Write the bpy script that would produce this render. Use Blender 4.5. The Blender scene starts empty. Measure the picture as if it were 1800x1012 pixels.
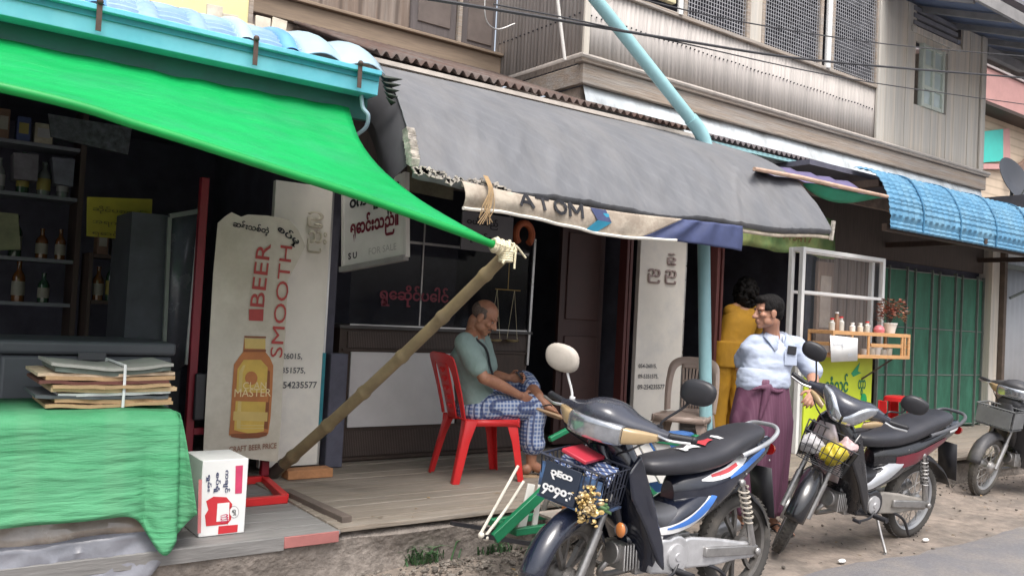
import bpy, bmesh, math, random
from mathutils import Vector, Matrix, noise as mnoise
random.seed(7)
R = math.radians
V = Vector
scene = bpy.context.scene
col = scene.collection

# ---------------------------------------------------------------- camera
CAM_H, FPX, IW, IH = 1.47, 1500.0, 1800.0, 1012.0
_y, _p, _r = R(53.8), R(1.75), R(3.0)
CF = V((math.cos(_y) * math.cos(_p), math.sin(_y) * math.cos(_p), math.sin(_p)))
_rt = V((math.sin(_y), -math.cos(_y), 0))
_up = _rt.cross(CF)
CR = _rt * math.cos(_r) + _up * math.sin(_r)
CU = -_rt * math.sin(_r) + _up * math.cos(_r)
CO = V((0, 0, CAM_H))
cam = bpy.data.cameras.new("camera")
cam.sensor_width = 36.0
cam.lens = 36.0 * FPX / IW
cam.clip_start, cam.clip_end = 0.05, 500
cam_ob = bpy.data.objects.new("camera", cam)
col.objects.link(cam_ob)
cam_ob.matrix_world = Matrix(((CR.x, CU.x, -CF.x, CO.x), (CR.y, CU.y, -CF.y, CO.y), (CR.z, CU.z, -CF.z, CO.z), (0, 0, 0, 1)))
scene.camera = cam_ob

# ---------------------------------------------------------------- light
SUN_EL, SUN_AZ = 62.0, 250.0        # high, over the street on the camera's side, behind cloud
world = bpy.data.worlds.new("World")
scene.world = world
world.use_nodes = True
wn = world.node_tree
bg = wn.nodes["Background"]
sky = wn.nodes.new("ShaderNodeTexSky")
sky.sky_type = 'NISHITA'
sky.sun_disc = False
sky.sun_elevation = R(SUN_EL)
sky.sun_rotation = R(90 - SUN_AZ)
sky.air_density, sky.dust_density, sky.ozone_density = 1.0, 6.0, 1.0
hs = wn.nodes.new("ShaderNodeHueSaturation")
hs.inputs['Saturation'].default_value = 0.45
wn.links.new(sky.outputs[0], hs.inputs['Color'])
wn.links.new(hs.outputs[0], bg.inputs['Color'])
bg.inputs['Strength'].default_value = 0.15
sun = bpy.data.lights.new("sun", 'SUN')
sun.energy, sun.angle, sun.color = 0.9, R(28), (1.0, 0.965, 0.92)
sun_ob = bpy.data.objects.new("sun", sun)
col.objects.link(sun_ob)
_d = V((math.cos(R(SUN_EL)) * math.cos(R(SUN_AZ)), math.cos(R(SUN_EL)) * math.sin(R(SUN_AZ)), math.sin(R(SUN_EL))))
sun_ob.rotation_euler = (-_d).to_track_quat('-Z', 'Y').to_euler()
sun_ob.location = _d * 30
scene.view_settings.view_transform = 'Standard'
scene.view_settings.look = 'None'
scene.view_settings.exposure = 0.90
scene.view_settings.gamma = 1.0
scene.cycles.max_bounces = 8
scene.cycles.diffuse_bounces = 4
scene.cycles.transparent_max_bounces = 12
scene.cycles.use_denoising = True

# ---------------------------------------------------------------- measuring the place: a photo pixel on a known plane
def ray(x, y): return CF + CR * ((x - IW / 2) / FPX) - CU * ((y - IH / 2) / FPX)
def at(x, y, Y=None, Z=None, X=None):
    d = ray(x, y)
    if Y is not None: return CO + d * (Y / d.y)
    if Z is not None: return CO + d * ((Z - CAM_H) / d.z)
    return CO + d * (X / d.x)
def lerp(a, b, t): return a + (b - a) * t

# ---------------------------------------------------------------- materials
def M(name, c, rough=0.6, metal=0.0, var=0.18, scale=6.0, bump=0.0, bscale=40.0, stretch=(1, 1, 1), c2=None, c2amt=0.5, c2scale=2.5,
      island=0.0, spec=0.5, coat=0.0, trans=0.0, sub=0.0, extra=None, alpha=1.0):
    m = bpy.data.materials.new(name)
    m.use_nodes = True
    nt = m.node_tree
    b = nt.nodes["Principled BSDF"]
    N, L = nt.nodes.new, nt.links.new
    tc = N("ShaderNodeTexCoord")
    mp = N("ShaderNodeMapping"); mp.inputs['Scale'].default_value = stretch
    L(tc.outputs['Object'], mp.inputs['Vector'])
    n1 = N("ShaderNodeTexNoise"); n1.inputs['Scale'].default_value = scale; n1.inputs['Detail'].default_value = 6; n1.inputs['Roughness'].default_value = 0.65
    L(mp.outputs[0], n1.inputs['Vector'])
    rr = N("ShaderNodeMapRange"); rr.inputs['From Min'].default_value = 0.3; rr.inputs['From Max'].default_value = 0.7
    rr.inputs['To Min'].default_value = 1 - var; rr.inputs['To Max'].default_value = 1 + var
    L(n1.outputs['Fac'], rr.inputs['Value'])
    base = None
    if c2 is not None:
        n2 = N("ShaderNodeTexNoise"); n2.inputs['Scale'].default_value = c2scale; n2.inputs['Detail'].default_value = 8; n2.inputs['Roughness'].default_value = 0.7
        L(mp.outputs[0], n2.inputs['Vector'])
        cr = N("ShaderNodeMapRange"); cr.inputs['From Min'].default_value = 0.62 - 0.35 * c2amt; cr.inputs['From Max'].default_value = 0.82 - 0.35 * c2amt
        L(n2.outputs['Fac'], cr.inputs['Value'])
        mx = N("ShaderNodeMix"); mx.data_type = 'RGBA'
        mx.inputs[6].default_value = (*c, 1); mx.inputs[7].default_value = (*c2, 1)
        L(cr.outputs[0], mx.inputs[0])
        base = mx.outputs[2]
    if extra is not None:
        base = extra(nt, tc, base, c)
    val = rr.outputs[0]
    if island:
        g = N("ShaderNodeNewGeometry")
        ir = N("ShaderNodeMapRange"); ir.inputs['To Min'].default_value = 1 - island; ir.inputs['To Max'].default_value = 1 + island
        L(g.outputs['Random Per Island'], ir.inputs['Value'])
        ml = N("ShaderNodeMath"); ml.operation = 'MULTIPLY'
        L(val, ml.inputs[0]); L(ir.outputs[0], ml.inputs[1]); val = ml.outputs[0]
    sc = N("ShaderNodeVectorMath"); sc.operation = 'SCALE'
    if base is None: sc.inputs[0].default_value = c
    else: L(base, sc.inputs[0])
    L(val, sc.inputs['Scale'])
    L(sc.outputs[0], b.inputs['Base Color'])
    b.inputs['Roughness'].default_value = rough
    b.inputs['Metallic'].default_value = metal
    b.inputs['Specular IOR Level'].default_value = spec
    b.inputs['Coat Weight'].default_value = coat
    b.inputs['Coat Roughness'].default_value = 0.08
    b.inputs['Transmission Weight'].default_value = trans
    if sub:
        b.inputs['Subsurface Weight'].default_value = sub
        b.inputs['Subsurface Radius'].default_value = (0.012, 0.005, 0.003)
        b.inputs['Subsurface Scale'].default_value = 1.0
    if alpha < 1: b.inputs['Alpha'].default_value = alpha
    # roughness breakup
    r2 = N("ShaderNodeMapRange"); r2.inputs['To Min'].default_value = max(0, rough - 0.12); r2.inputs['To Max'].default_value = min(1, rough + 0.12)
    L(n1.outputs['Fac'], r2.inputs['Value']); L(r2.outputs[0], b.inputs['Roughness'])
    if bump:
        n3 = N("ShaderNodeTexNoise"); n3.inputs['Scale'].default_value = bscale; n3.inputs['Detail'].default_value = 5
        L(mp.outputs[0], n3.inputs['Vector'])
        bp = N("ShaderNodeBump"); bp.inputs['Strength'].default_value = bump; bp.inputs['Distance'].default_value = 0.02
        L(n3.outputs['Fac'], bp.inputs['Height']); L(bp.outputs[0], b.inputs['Normal'])
    return m

def wave_mix(c2, scale=30.0, axis='X', sharp=0.5, width=0.3, amt=1.0):
    """thin stripes of a second colour across an object (weave, checks, boards)"""
    def f(nt, tc, base, c):
        N, L = nt.nodes.new, nt.links.new
        w = N("ShaderNodeTexWave"); w.bands_direction = axis; w.inputs['Scale'].default_value = scale; w.wave_profile = 'SIN'
        w.inputs['Distortion'].default_value = 0.4; w.inputs['Detail'].default_value = 1
        L(tc.outputs['Object'], w.inputs['Vector'])
        r = N("ShaderNodeMapRange"); r.inputs['From Min'].default_value = 1 - width - 0.1; r.inputs['From Max'].default_value = 1 - width + 0.1; r.inputs['To Max'].default_value = amt
        L(w.outputs['Fac'], r.inputs['Value'])
        mx = N("ShaderNodeMix"); mx.data_type = 'RGBA'
        if base is None: mx.inputs[6].default_value = (*c, 1)
        else: L(base, mx.inputs[6])
        mx.inputs[7].default_value = (*c2, 1)
        L(r.outputs[0], mx.inputs[0])
        return mx.outputs[2]
    return f
def chain(*fs):
    def f(nt, tc, base, c):
        for g in fs: base = g(nt, tc, base, c)
        return base
    return f

def glass_mat(name, tint=(0.9, 0.95, 1.0), alpha=0.25, rough=0.06):
    m = bpy.data.materials.new(name); m.use_nodes = True
    nt = m.node_tree; N, L = nt.nodes.new, nt.links.new
    b = nt.nodes["Principled BSDF"]
    b.inputs['Base Color'].default_value = (*tint, 1); b.inputs['Roughness'].default_value = rough
    b.inputs['Alpha'].default_value = alpha
    return m

# ---------------------------------------------------------------- mesh builder
def frame_of(d):
    d = d.normalized()
    a = V((0, 0, 1)) if abs(d.z) < 0.9 else V((1, 0, 0))
    u = d.cross(a).normalized(); return u, u.cross(d).normalized()
def catmull(pts, k=6):
    pts = [V(p) for p in pts]
    if len(pts) < 3: return pts
    out = []
    P = [pts[0] * 2 - pts[1]] + pts + [pts[-1] * 2 - pts[-2]]
    for i in range(1, len(P) - 2):
        p0, p1, p2, p3 = P[i - 1], P[i], P[i + 1], P[i + 2]
        for j in range(k):
            t = j / k
            out.append(0.5 * ((2 * p1) + (p2 - p0) * t + (2 * p0 - 5 * p1 + 4 * p2 - p3) * t * t + (3 * p1 - p0 - 3 * p2 + p3) * t ** 3))
    out.append(pts[-1]); return out
def cat1(vals, k=6):
    return [v.x for v in catmull([(a, 0, 0) for a in vals], k)]

class MB:
    def __init__(s): s.bm = bmesh.new(); s.T = Matrix(); s.mi = 0
    def add(s, verts, faces):
        vs = [s.bm.verts.new(s.T @ V(v)) for v in verts]
        for f in faces:
            try:
                fc = s.bm.faces.new([vs[i] for i in f]); fc.material_index = s.mi
            except ValueError: pass
        return s
    def box(s, c, d, rot=None):
        c = V(c); m = Matrix.Translation(c)
        if rot is not None: m = m @ (rot.to_4x4() if isinstance(rot, Matrix) else Matrix.Rotation(rot, 4, 'Z'))
        x, y, z = d[0] / 2, d[1] / 2, d[2] / 2
        vs = [m @ V(p) for p in ((-x, -y, -z), (x, -y, -z), (x, y, -z), (-x, y, -z), (-x, -y, z), (x, -y, z), (x, y, z), (-x, y, z))]
        return s.add(vs, [(0, 3, 2, 1), (4, 5, 6, 7), (0, 1, 5, 4), (1, 2, 6, 5), (2, 3, 7, 6), (3, 0, 4, 7)])
    def bb(s, x0, x1, y0, y1, z0, z1): return s.box(((x0 + x1) / 2, (y0 + y1) / 2, (z0 + z1) / 2), (x1 - x0, y1 - y0, z1 - z0))
    def bar(s, a, b, w, h, up=None):
        """box beam from a to b, w wide and h high"""
        a, b = V(a), V(b); d = (b - a); L = d.length; d.normalize()
        up = V(up) if up is not None else (V((0, 0, 1)) if abs(d.z) < 0.95 else V((0, 1, 0)))
        u = d.cross(up).normalized(); v = u.cross(d).normalized()
        vs = []
        for p in (a, b):
            for i, j in ((-1, -1), (1, -1), (1, 1), (-1, 1)): vs.append(p + u * (i * w / 2) + v * (j * h / 2))
        return s.add(vs, [(3, 2, 1, 0), (4, 5, 6, 7), (0, 1, 5, 4), (1, 2, 6, 5), (2, 3, 7, 6), (3, 0, 4, 7)])
    def rings(s, rings, cap=True, closed=True):
        n = len(rings[0]); vs = [p for r in rings for p in r]; fs = []
        for i in range(len(rings) - 1):
            for j in range(n if closed else n - 1):
                k = (j + 1) % n
                fs.append((i * n + j, i * n + k, (i + 1) * n + k, (i + 1) * n + j))
        if cap and closed:
            fs.append(tuple(range(n - 1, -1, -1))); fs.append(tuple((len(rings) - 1) * n + j for j in range(n)))
        return s.add(vs, fs)
    def tube(s, path, r, n=10, cap=True):
        path = [V(p) for p in path]
        rs = r if isinstance(r, (list, tuple)) else [r] * len(path)
        d0 = path[1] - path[0]; u, v = frame_of(d0); rg = []
        for i, p in enumerate(path):
            d = (path[min(i + 1, len(path) - 1)] - path[max(i - 1, 0)]).normalized()
            u = (u - d * u.dot(d)).normalized(); v = d.cross(u)
            rg.append([p + (u * math.cos(2 * math.pi * k / n) + v * math.sin(2 * math.pi * k / n)) * rs[i] for k in range(n)])
        return s.rings(rg, cap)
    def cyl(s, a, b, r0, r1=None, n=16): return s.tube([a, b], [r0, r0 if r1 is None else r1], n)
    def lathe(s, prof, origin=(0, 0, 0), axis=(0, 0, 1), n=24, cap=True):
        ax = V(axis).normalized(); u, v = frame_of(ax); o = V(origin)
        rg = [[o + ax * z + (u * math.cos(2 * math.pi * k / n) + v * math.sin(2 * math.pi * k / n)) * max(r, 1e-4) for k in range(n)] for r, z in prof]
        return s.rings(rg, cap)
    def prism(s, poly, o, u, v, w):
        """2d outline in the frame (o,u,v) given thickness by the vector w"""
        o, u, v, w = V(o), V(u), V(v), V(w); n = len(poly)
        a = [o + u * p[0] + v * p[1] for p in poly]
        return s.add(a + [p + w for p in a], [tuple(range(n - 1, -1, -1)), tuple(range(n, 2 * n))] + [(i, (i + 1) % n, n + (i + 1) % n, n + i) for i in range(n)])
    def grid(s, rows):
        n = len(rows[0]); vs = [p for r in rows for p in r]
        return s.add(vs, [(i * n + j, i * n + j + 1, (i + 1) * n + j + 1, (i + 1) * n + j) for i in range(len(rows) - 1) for j in range(n - 1)])
    def ball(s, c, r, rot=None, nu=16, nv=10):
        c = V(c); rx, ry, rz = r if isinstance(r, (tuple, list)) else (r, r, r)
        m = rot.to_3x3() if rot is not None else Matrix.Identity(3)
        rg = []
        for i in range(nv + 1):
            t = math.pi * min(max(i / nv, 0.004), 0.996)
            rg.append([c + m @ V((rx * math.sin(t) * math.cos(2 * math.pi * k / nu), ry * math.sin(t) * math.sin(2 * math.pi * k / nu), -rz * math.cos(t))) for k in range(nu)])
        return s.rings(rg)
    def limb(s, pts, rs, n=14, k=5):
        """tapered rounded limb through the points"""
        pp = catmull(pts, k); rr = cat1(rs, k)
        s.tube(pp, rr, n)
        s.ball(pts[0], rs[0] * 0.99); s.ball(pts[-1], rs[-1] * 0.99); return s
    def loft(s, secs, n=24, cap=True, k=0):
        """secs: (centre, u, v, half_u, half_v, exponent)"""
        rg = []
        for c, u, v, a, b, e in secs:
            c, u, v = V(c), V(u), V(v); ring = []
            for i in range(n):
                t = 2 * math.pi * i / n; ct, st = math.cos(t), math.sin(t)
                ring.append(c + u * (a * math.copysign(abs(ct) ** (2 / e), ct)) + v * (b * math.copysign(abs(st) ** (2 / e), st)))
            rg.append(ring)
        if k:
            cols = [catmull([r[i] for r in rg], k) for i in range(n)]
            rg = [[cols[i][j] for i in range(n)] for j in range(len(cols[0]))]
        return s.rings(rg, cap)
    def build(s, name, mats, parent=None, smooth=True, angle=35, bevel=0.0, bseg=2, solid=0.0, sub=0, voxel=0.0, vsmooth=0, local=False, doubles=0.0):
        if doubles: bmesh.ops.remove_doubles(s.bm, verts=s.bm.verts, dist=doubles)
        bmesh.ops.recalc_face_normals(s.bm, faces=s.bm.faces)
        me = bpy.data.meshes.new(name); s.bm.to_mesh(me); s.bm.free()
        for m in (mats if isinstance(mats, (list, tuple)) else [mats]): me.materials.append(m)
        o = bpy.data.objects.new(name, me); col.objects.link(o)
        if voxel:
            q = o.modifiers.new("fuse", 'REMESH'); q.mode = 'VOXEL'; q.voxel_size = voxel; q.use_smooth_shade = True
            if vsmooth:
                q = o.modifiers.new("relax", 'SMOOTH'); q.iterations = vsmooth; q.factor = 0.5
            dg = bpy.context.evaluated_depsgraph_get(); dg.update()
            me2 = bpy.data.meshes.new_from_object(o.evaluated_get(dg)); o.modifiers.clear()
            o.data = me2; bpy.data.meshes.remove(me); me = me2; me.name = name
            if not me.materials:
                for m in (mats if isinstance(mats, (list, tuple)) else [mats]): me.materials.append(m)
        if smooth:
            me.shade_smooth()
            if not voxel: me.set_sharp_from_angle(angle=R(angle))
        if solid:
            q = o.modifiers.new("thick", 'SOLIDIFY'); q.thickness = solid; q.offset = 0
        if bevel:
            q = o.modifiers.new("edges", 'BEVEL'); q.width = bevel; q.segments = bseg; q.limit_method = 'ANGLE'; q.angle_limit = R(40)
            q.use_clamp_overlap = True; q.harden_normals = False
        if sub:
            q = o.modifiers.new("round", 'SUBSURF'); q.levels = sub; q.render_levels = sub
        if parent is not None: put_under(o, parent, local)
        return o
def put_under(o, parent, local=False):
    o.parent = parent
    o.matrix_parent_inverse = Matrix() if local else parent.matrix_basis.inverted()
def tag(o, label=None, cat=None, group=None, kind=None):
    if label: o['label'] = label
    if cat: o['category'] = cat
    if group: o['group'] = group
    if kind: o['kind'] = kind
    return o
def thing(name, label, cat, loc=(0, 0, 0), group=None, rz=0.0):
    o = bpy.data.objects.new(name, None); col.objects.link(o)
    o.location = loc; o.rotation_euler = (0, 0, rz); o.empty_display_size = 0.1
    bpy.context.view_layer.update()
    return tag(o, label, cat, group)
def copy_tree(o, parent=None):
    c = o.copy(); col.objects.link(c)
    if parent is not None: c.parent = parent; c.matrix_parent_inverse = o.matrix_parent_inverse.copy()
    for ch in list(o.children): copy_tree(ch, c)
    return c
def text(body, name, mat, parent, o, u, v, width=None, height=None, extrude=0.002, bold=0.0, local=False, align='L'):
    """lettering on a surface: o = lower left corner, u = reading direction, v = up"""
    cu = bpy.data.curves.new(name, 'FONT'); cu.body = body; cu.extrude = 0; cu.offset = bold; cu.resolution_u = 3
    ob = bpy.data.objects.new(name, cu); col.objects.link(ob)
    dg = bpy.context.evaluated_depsgraph_get(); dg.update()
    me = bpy.data.meshes.new_from_object(ob.evaluated_get(dg))
    bpy.data.objects.remove(ob); bpy.data.curves.remove(cu)
    xs = [p.co.x for p in me.vertices]; ys = [p.co.y for p in me.vertices]
    x0, x1, y0, y1 = min(xs), max(xs), min(ys), max(ys)
    sx = width / (x1 - x0) if width else None; sy = height / (y1 - y0) if height else None
    sx = sx or sy; sy = sy or sx
    o, u, v = V(o), V(u).normalized(), V(v).normalized(); w = u.cross(v)
    for p in me.vertices:
        p.co = o + u * ((p.co.x - x0) * sx) + v * ((p.co.y - y0) * sy) + w * extrude
    me.materials.clear(); me.materials.append(mat)
    t = bpy.data.objects.new(name, me); col.objects.link(t)
    if parent is not None: put_under(t, parent, local)
    return t
# ---------------------------------------------------------------- shared materials
m_dirt = M("dirt", (0.27, 0.222, 0.185), 0.95, var=0.3, scale=9, bump=0.5, bscale=30, c2=(0.17, 0.145, 0.125), c2amt=0.7, c2scale=1.3)
m_asphalt = M("asphalt", (0.175, 0.17, 0.18), 0.9, var=0.18, scale=60, bump=0.5, bscale=160, c2=(0.235, 0.215, 0.20), c2amt=0.6, c2scale=1.6)
m_concrete = M("old_concrete", (0.36, 0.32, 0.285), 0.93, var=0.34, scale=12, bump=0.9, bscale=26, c2=(0.19, 0.165, 0.145), c2amt=0.9, c2scale=2.4)
m_deckwood = M("grey_deck_wood", (0.225, 0.188, 0.15), 0.85, var=0.22, scale=5, stretch=(1, 12, 12), bump=0.35, bscale=9, c2=(0.25, 0.22, 0.185), c2amt=0.6, c2scale=2.0, island=0.10)
m_greyboard = M("grey_floor_board", (0.20, 0.195, 0.19), 0.8, var=0.2, scale=4, stretch=(1, 8, 8), bump=0.2, bscale=10, island=0.12)
m_oldwood = M("weathered_wood", (0.34, 0.275, 0.22), 0.85, var=0.22, scale=6, stretch=(0.6, 6, 14), bump=0.4, bscale=8, c2=(0.36, 0.33, 0.30), c2amt=0.6, c2scale=1.6)
m_darkwood = M("dark_wood", (0.055, 0.036, 0.028), 0.6, var=0.25, scale=8, stretch=(6, 6, 0.6))
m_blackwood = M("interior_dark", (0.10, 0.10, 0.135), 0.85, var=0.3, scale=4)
m_brownwall = M("brown_plank_wall", (0.19, 0.145, 0.118), 0.85, var=0.2, scale=5, stretch=(8, 8, 0.5), bump=0.25, bscale=5, c2=(0.25, 0.215, 0.19), c2amt=0.5, c2scale=1.2, extra=wave_mix((0.085, 0.065, 0.055), 1.75, 'X', width=0.05))
m_zinc = M("weathered_zinc", (0.47, 0.435, 0.41), 0.7, metal=0.0, var=0.15, scale=4.0, stretch=(10, 10, 0.2), c2=(0.37, 0.345, 0.325), c2amt=0.5, c2scale=1.6)
m_zincrust = M("rusty_zinc", (0.13, 0.11, 0.10), 0.8, metal=0.0, var=0.3, scale=7, c2=(0.10, 0.06, 0.048), c2amt=0.7, c2scale=3)
m_boardwall = M("pale_board_wall", (0.62, 0.55, 0.46), 0.85, var=0.16, scale=3, stretch=(8, 8, 0.3), c2=(0.50, 0.475, 0.43), c2amt=0.75, c2scale=0.9, bump=0.15, bscale=8)
m_flash = M("painted_flashing", (0.60, 0.65, 0.68), 0.6, var=0.14, scale=5, c2=(0.40, 0.42, 0.42), c2amt=0.4, c2scale=4, stretch=(1, 1, 0.6))
m_plaster = M("peeling_plaster", (0.42, 0.34, 0.275), 0.9, var=0.2, scale=10, bump=0.4, bscale=15, c2=(0.26, 0.21, 0.18), c2amt=0.7, c2scale=4)
m_white = M("white_paint", (0.72, 0.70, 0.66), 0.45, var=0.06, scale=4)
m_panelwhite = M("white_panel", (0.80, 0.76, 0.69), 0.42, var=0.08, scale=2.5, c2=(0.66, 0.64, 0.61), c2amt=0.35, c2scale=1.4)
m_whitemetal = M("white_metal", (0.74, 0.74, 0.73), 0.35, var=0.06)
m_alu = M("aluminium", (0.62, 0.62, 0.62), 0.3, metal=0.9, var=0.1)
m_chrome = M("chrome", (0.72, 0.72, 0.74), 0.16, metal=1.0, var=0.06)
m_steel = M("dull_steel", (0.40, 0.39, 0.38), 0.42, metal=0.85, var=0.2, scale=18)
m_enginealu = M("engine_alloy", (0.56, 0.56, 0.57), 0.42, metal=0.55, var=0.16, scale=14)
m_turq = M("turquoise_paint", (0.10, 0.46, 0.58), 0.4, var=0.10, scale=3, c2=(0.18, 0.55, 0.66), c2amt=0.5, c2scale=1)
m_pipeblue = M("pale_blue_pipe", (0.33, 0.58, 0.62), 0.4, var=0.1, scale=3)
m_bluesheet = M("blue_roof_sheet", (0.085, 0.235, 0.38), 0.55, var=0.2, scale=7, c2=(0.15, 0.31, 0.43), c2amt=0.5)
m_paleblue = M("pale_blue_sheet", (0.20, 0.34, 0.52), 0.4, var=0.12, scale=4, c2=(0.32, 0.45, 0.58), c2amt=0.6, c2scale=1.2)
m_midblue = M("mid_blue_sheet", (0.12, 0.33, 0.66), 0.4, var=0.12, scale=4)
m_frost = M("frosted_sheet", (0.36, 0.50, 0.58), 0.35, var=0.08, scale=5)
m_greentarp = M("green_tarpaulin", (0.0, 0.60, 0.17), 0.45, var=0.08, scale=3, bump=0.12, bscale=12)
m_greencloth = M("green_woven_cloth", (0.025, 0.24, 0.085), 0.78, var=0.14, scale=3, stretch=(0.6, 1, 4), bump=0.7, bscale=9, c2=(0.085, 0.33, 0.16), c2amt=0.6, c2scale=1.1, extra=chain(wave_mix((0.12, 0.33, 0.17), 0.9, "X", width=0.14, amt=0.35), wave_mix((0.10, 0.33, 0.19), 60, "X", width=0.4, amt=0.4)))
m_greytarp = M("grey_tarpaulin", (0.135, 0.14, 0.152), 0.72, var=0.12, scale=3.0, bump=0.65, bscale=4.5, stretch=(2.0, 0.9, 0.9), c2=(0.165, 0.165, 0.17), c2amt=0.5, c2scale=1.2, extra=wave_mix((0.165, 0.17, 0.18), 2.6, "DIAGONAL", width=0.05, amt=0.6))
m_tarpedge = M("tarp_worn_edge", (0.50, 0.46, 0.40), 0.8, var=0.3, scale=20, bump=0.5, bscale=30, c2=(0.2, 0.18, 0.16), c2amt=0.6, c2scale=12)
m_canvas = M("cream_canvas", (0.52, 0.46, 0.375), 0.85, var=0.16, scale=5, bump=0.5, bscale=12, c2=(0.30, 0.25, 0.20), c2amt=0.7, c2scale=5)
m_navy = M("navy_cloth", (0.05, 0.065, 0.15), 0.7, var=0.2, scale=12)
m_teal = M("teal_print", (0.03, 0.27, 0.42), 0.6, var=0.15)
m_black = M("black_print", (0.02, 0.02, 0.025), 0.6, var=0.1)
m_maroon = M("maroon_print", (0.18, 0.012, 0.03), 0.6, var=0.1)
m_redneon = M("red_lettering", (0.16, 0.012, 0.03), 0.5, var=0.2)
m_bamboo = M("bamboo", (0.27, 0.21, 0.115), 0.5, var=0.22, scale=5, stretch=(1, 1, 1), c2=(0.22, 0.17, 0.10), c2amt=0.6, c2scale=4)
m_rope = M("cream_rope", (0.66, 0.60, 0.42), 0.8, var=0.15, scale=40, bump=0.4, bscale=90)
m_red = M("red_plastic", (0.62, 0.028, 0.03), 0.38, var=0.08, scale=3, spec=0.4)
m_redmetal = M("red_painted_steel", (0.20, 0.010, 0.022), 0.4, var=0.14)
m_taupe = M("taupe_plastic", (0.37, 0.285, 0.24), 0.45, var=0.08, scale=3)
m_greenmetal = M("green_painted_steel", (0.012, 0.16, 0.07), 0.4, var=0.14, scale=8)
m_gategreen = M("green_gate_paint", (0.022, 0.115, 0.068), 0.6, var=0.2, scale=3, c2=(0.035, 0.15, 0.095), c2amt=0.5, c2scale=1.5, stretch=(3, 3, 0.8))
m_gatesteel = M("gate_grey_steel", (0.15, 0.17, 0.155), 0.6, var=0.2, scale=10)
m_lime = M("lime_board", (0.55, 0.66, 0.035), 0.45, var=0.06, scale=3)
m_greenpaint = M("green_lettering", (0.01, 0.16, 0.07), 0.5, var=0.1)
m_orangewood = M("orange_slat_wood", (0.55, 0.30, 0.13), 0.55, var=0.18, scale=8, stretch=(1, 8, 8), island=0.12)
m_card = M("brown_cardboard", (0.46, 0.31, 0.17), 0.85, var=0.14, scale=8, island=0.1)
m_paper = M("white_paper", (0.76, 0.76, 0.75), 0.7, var=0.04)
m_brick = M("orange_brick", (0.46, 0.22, 0.10), 0.9, var=0.2, scale=14, bump=0.5, bscale=30)
m_plasticsheet = M("clear_grey_plastic", (0.20, 0.205, 0.235), 0.22, var=0.2, scale=3, coat=0.6, c2=(0.15, 0.155, 0.18), c2amt=0.5, c2scale=2, bump=0.5, bscale=5, spec=0.8)
m_rubber = M("tyre_rubber", (0.062, 0.058, 0.054), 0.9, var=0.25, scale=10, c2=(0.15, 0.135, 0.115), c2amt=0.45, c2scale=3)
m_blackplastic = M("black_plastic", (0.022, 0.022, 0.026), 0.42, var=0.2, scale=8)
m_greyplastic = M("grey_plastic", (0.085, 0.088, 0.098), 0.45, var=0.15, scale=6)
m_seat = M("seat_vinyl", (0.030, 0.030, 0.036), 0.38, var=0.15, scale=10, bump=0.1, bscale=160)
m_skin = M("brown_skin", (0.36, 0.175, 0.105), 0.5, var=0.12, scale=16, sub=0.12, c2=(0.28, 0.125, 0.078), c2amt=0.5, c2scale=9, bump=0.05, bscale=120)
m_skin2 = M("tan_skin", (0.40, 0.205, 0.135), 0.5, var=0.12, scale=16, sub=0.12, bump=0.05, bscale=120)
m_hair = M("black_hair", (0.010, 0.009, 0.009), 0.75, spec=0.15, var=0.3, scale=30, stretch=(1, 1, 0.4), bump=0.6, bscale=60)
m_glass = glass_mat("dark_glass", (0.02, 0.022, 0.028), 0.30, 0.05)
m_clearglass = glass_mat("clear_glass", (0.3, 0.32, 0.35), 0.05, 0.03)
# ================================================================ ground
def bumpy(p, s, a): return a * mnoise.fractal(V(p) * s, 1.0, 2.0, 4)
g = MB()
xs = [-60, -20, -6, -2] + [i * 0.12 for i in range(0, 110)] + [14, 18, 25, 60, 120]
ys = [-60, -20, -6, -2, 0.5] + [1.5 + i * 0.1 for i in range(0, 30)] + [4.6, 6, 20, 60, 150]
g.grid([[V((x, y, (bumpy((x, y, 0), 1.6, 0.012) + bumpy((x, y, 3), 7, 0.006) + 0.05 * max(0, 1 - abs(y - 4.12) / 0.45) * (0.7 + 0.5 * mnoise.noise(V((x * 1.5, 7, 2)))) ) if 0 <= x <= 13.2 and 1.4 < y < 4.4 else 0)) for x in xs] for y in ys])
tag(g.build("ground", m_dirt), kind='structure')
g = MB()                                   # asphalt street, its broken edge along the dirt verge
rows = []
xr = [-60, -20, -5] + [i * 0.15 for i in range(0, 110)] + [20, 40, 120]
edge = [3.17 + 0.10 * mnoise.noise(V((x * 0.7, 0, 0))) + 0.06 * mnoise.noise(V((x * 3.1, 4, 0))) + (x - 6) * 0.0 if 0 <= x <= 16 else 3.17 for x in xr]
for t in (0, 0.02, 0.06, 0.2, 1.0):
    rows.append([V((x, lerp(e, -8.0, t), 0.022 if t > 0 else -0.03)) for x, e in zip(xr, edge)])
g.grid(rows)
tag(g.build("road", m_asphalt), kind='structure')

# raised pavement under the shops
g = MB()
xs2 = [-4, -1] + [i * 0.1 for i in range(0, 135)] + [16, 20]
prof = [(-0.05, -0.2), (0.02, 0.06), (0.0, 0.16), (-0.015, 0.225), (0.03, 0.25), (0.2, 0.255), (5.0, 0.255)]
rows = []
for dy, z in prof:
    rows.append([V((x, 4.19 + dy + (0.035 * mnoise.fractal(V((x * 1.7, z * 5, 1)), 1, 2, 4) if dy < 0.1 else 0), z + (0.012 * mnoise.noise(V((x * 3, dy * 9, 5))) if 0 < z < 0.254 else 0))) for x in xs2])
g.grid(rows)
tag(g.build("pavement", m_concrete), kind='structure')

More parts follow.
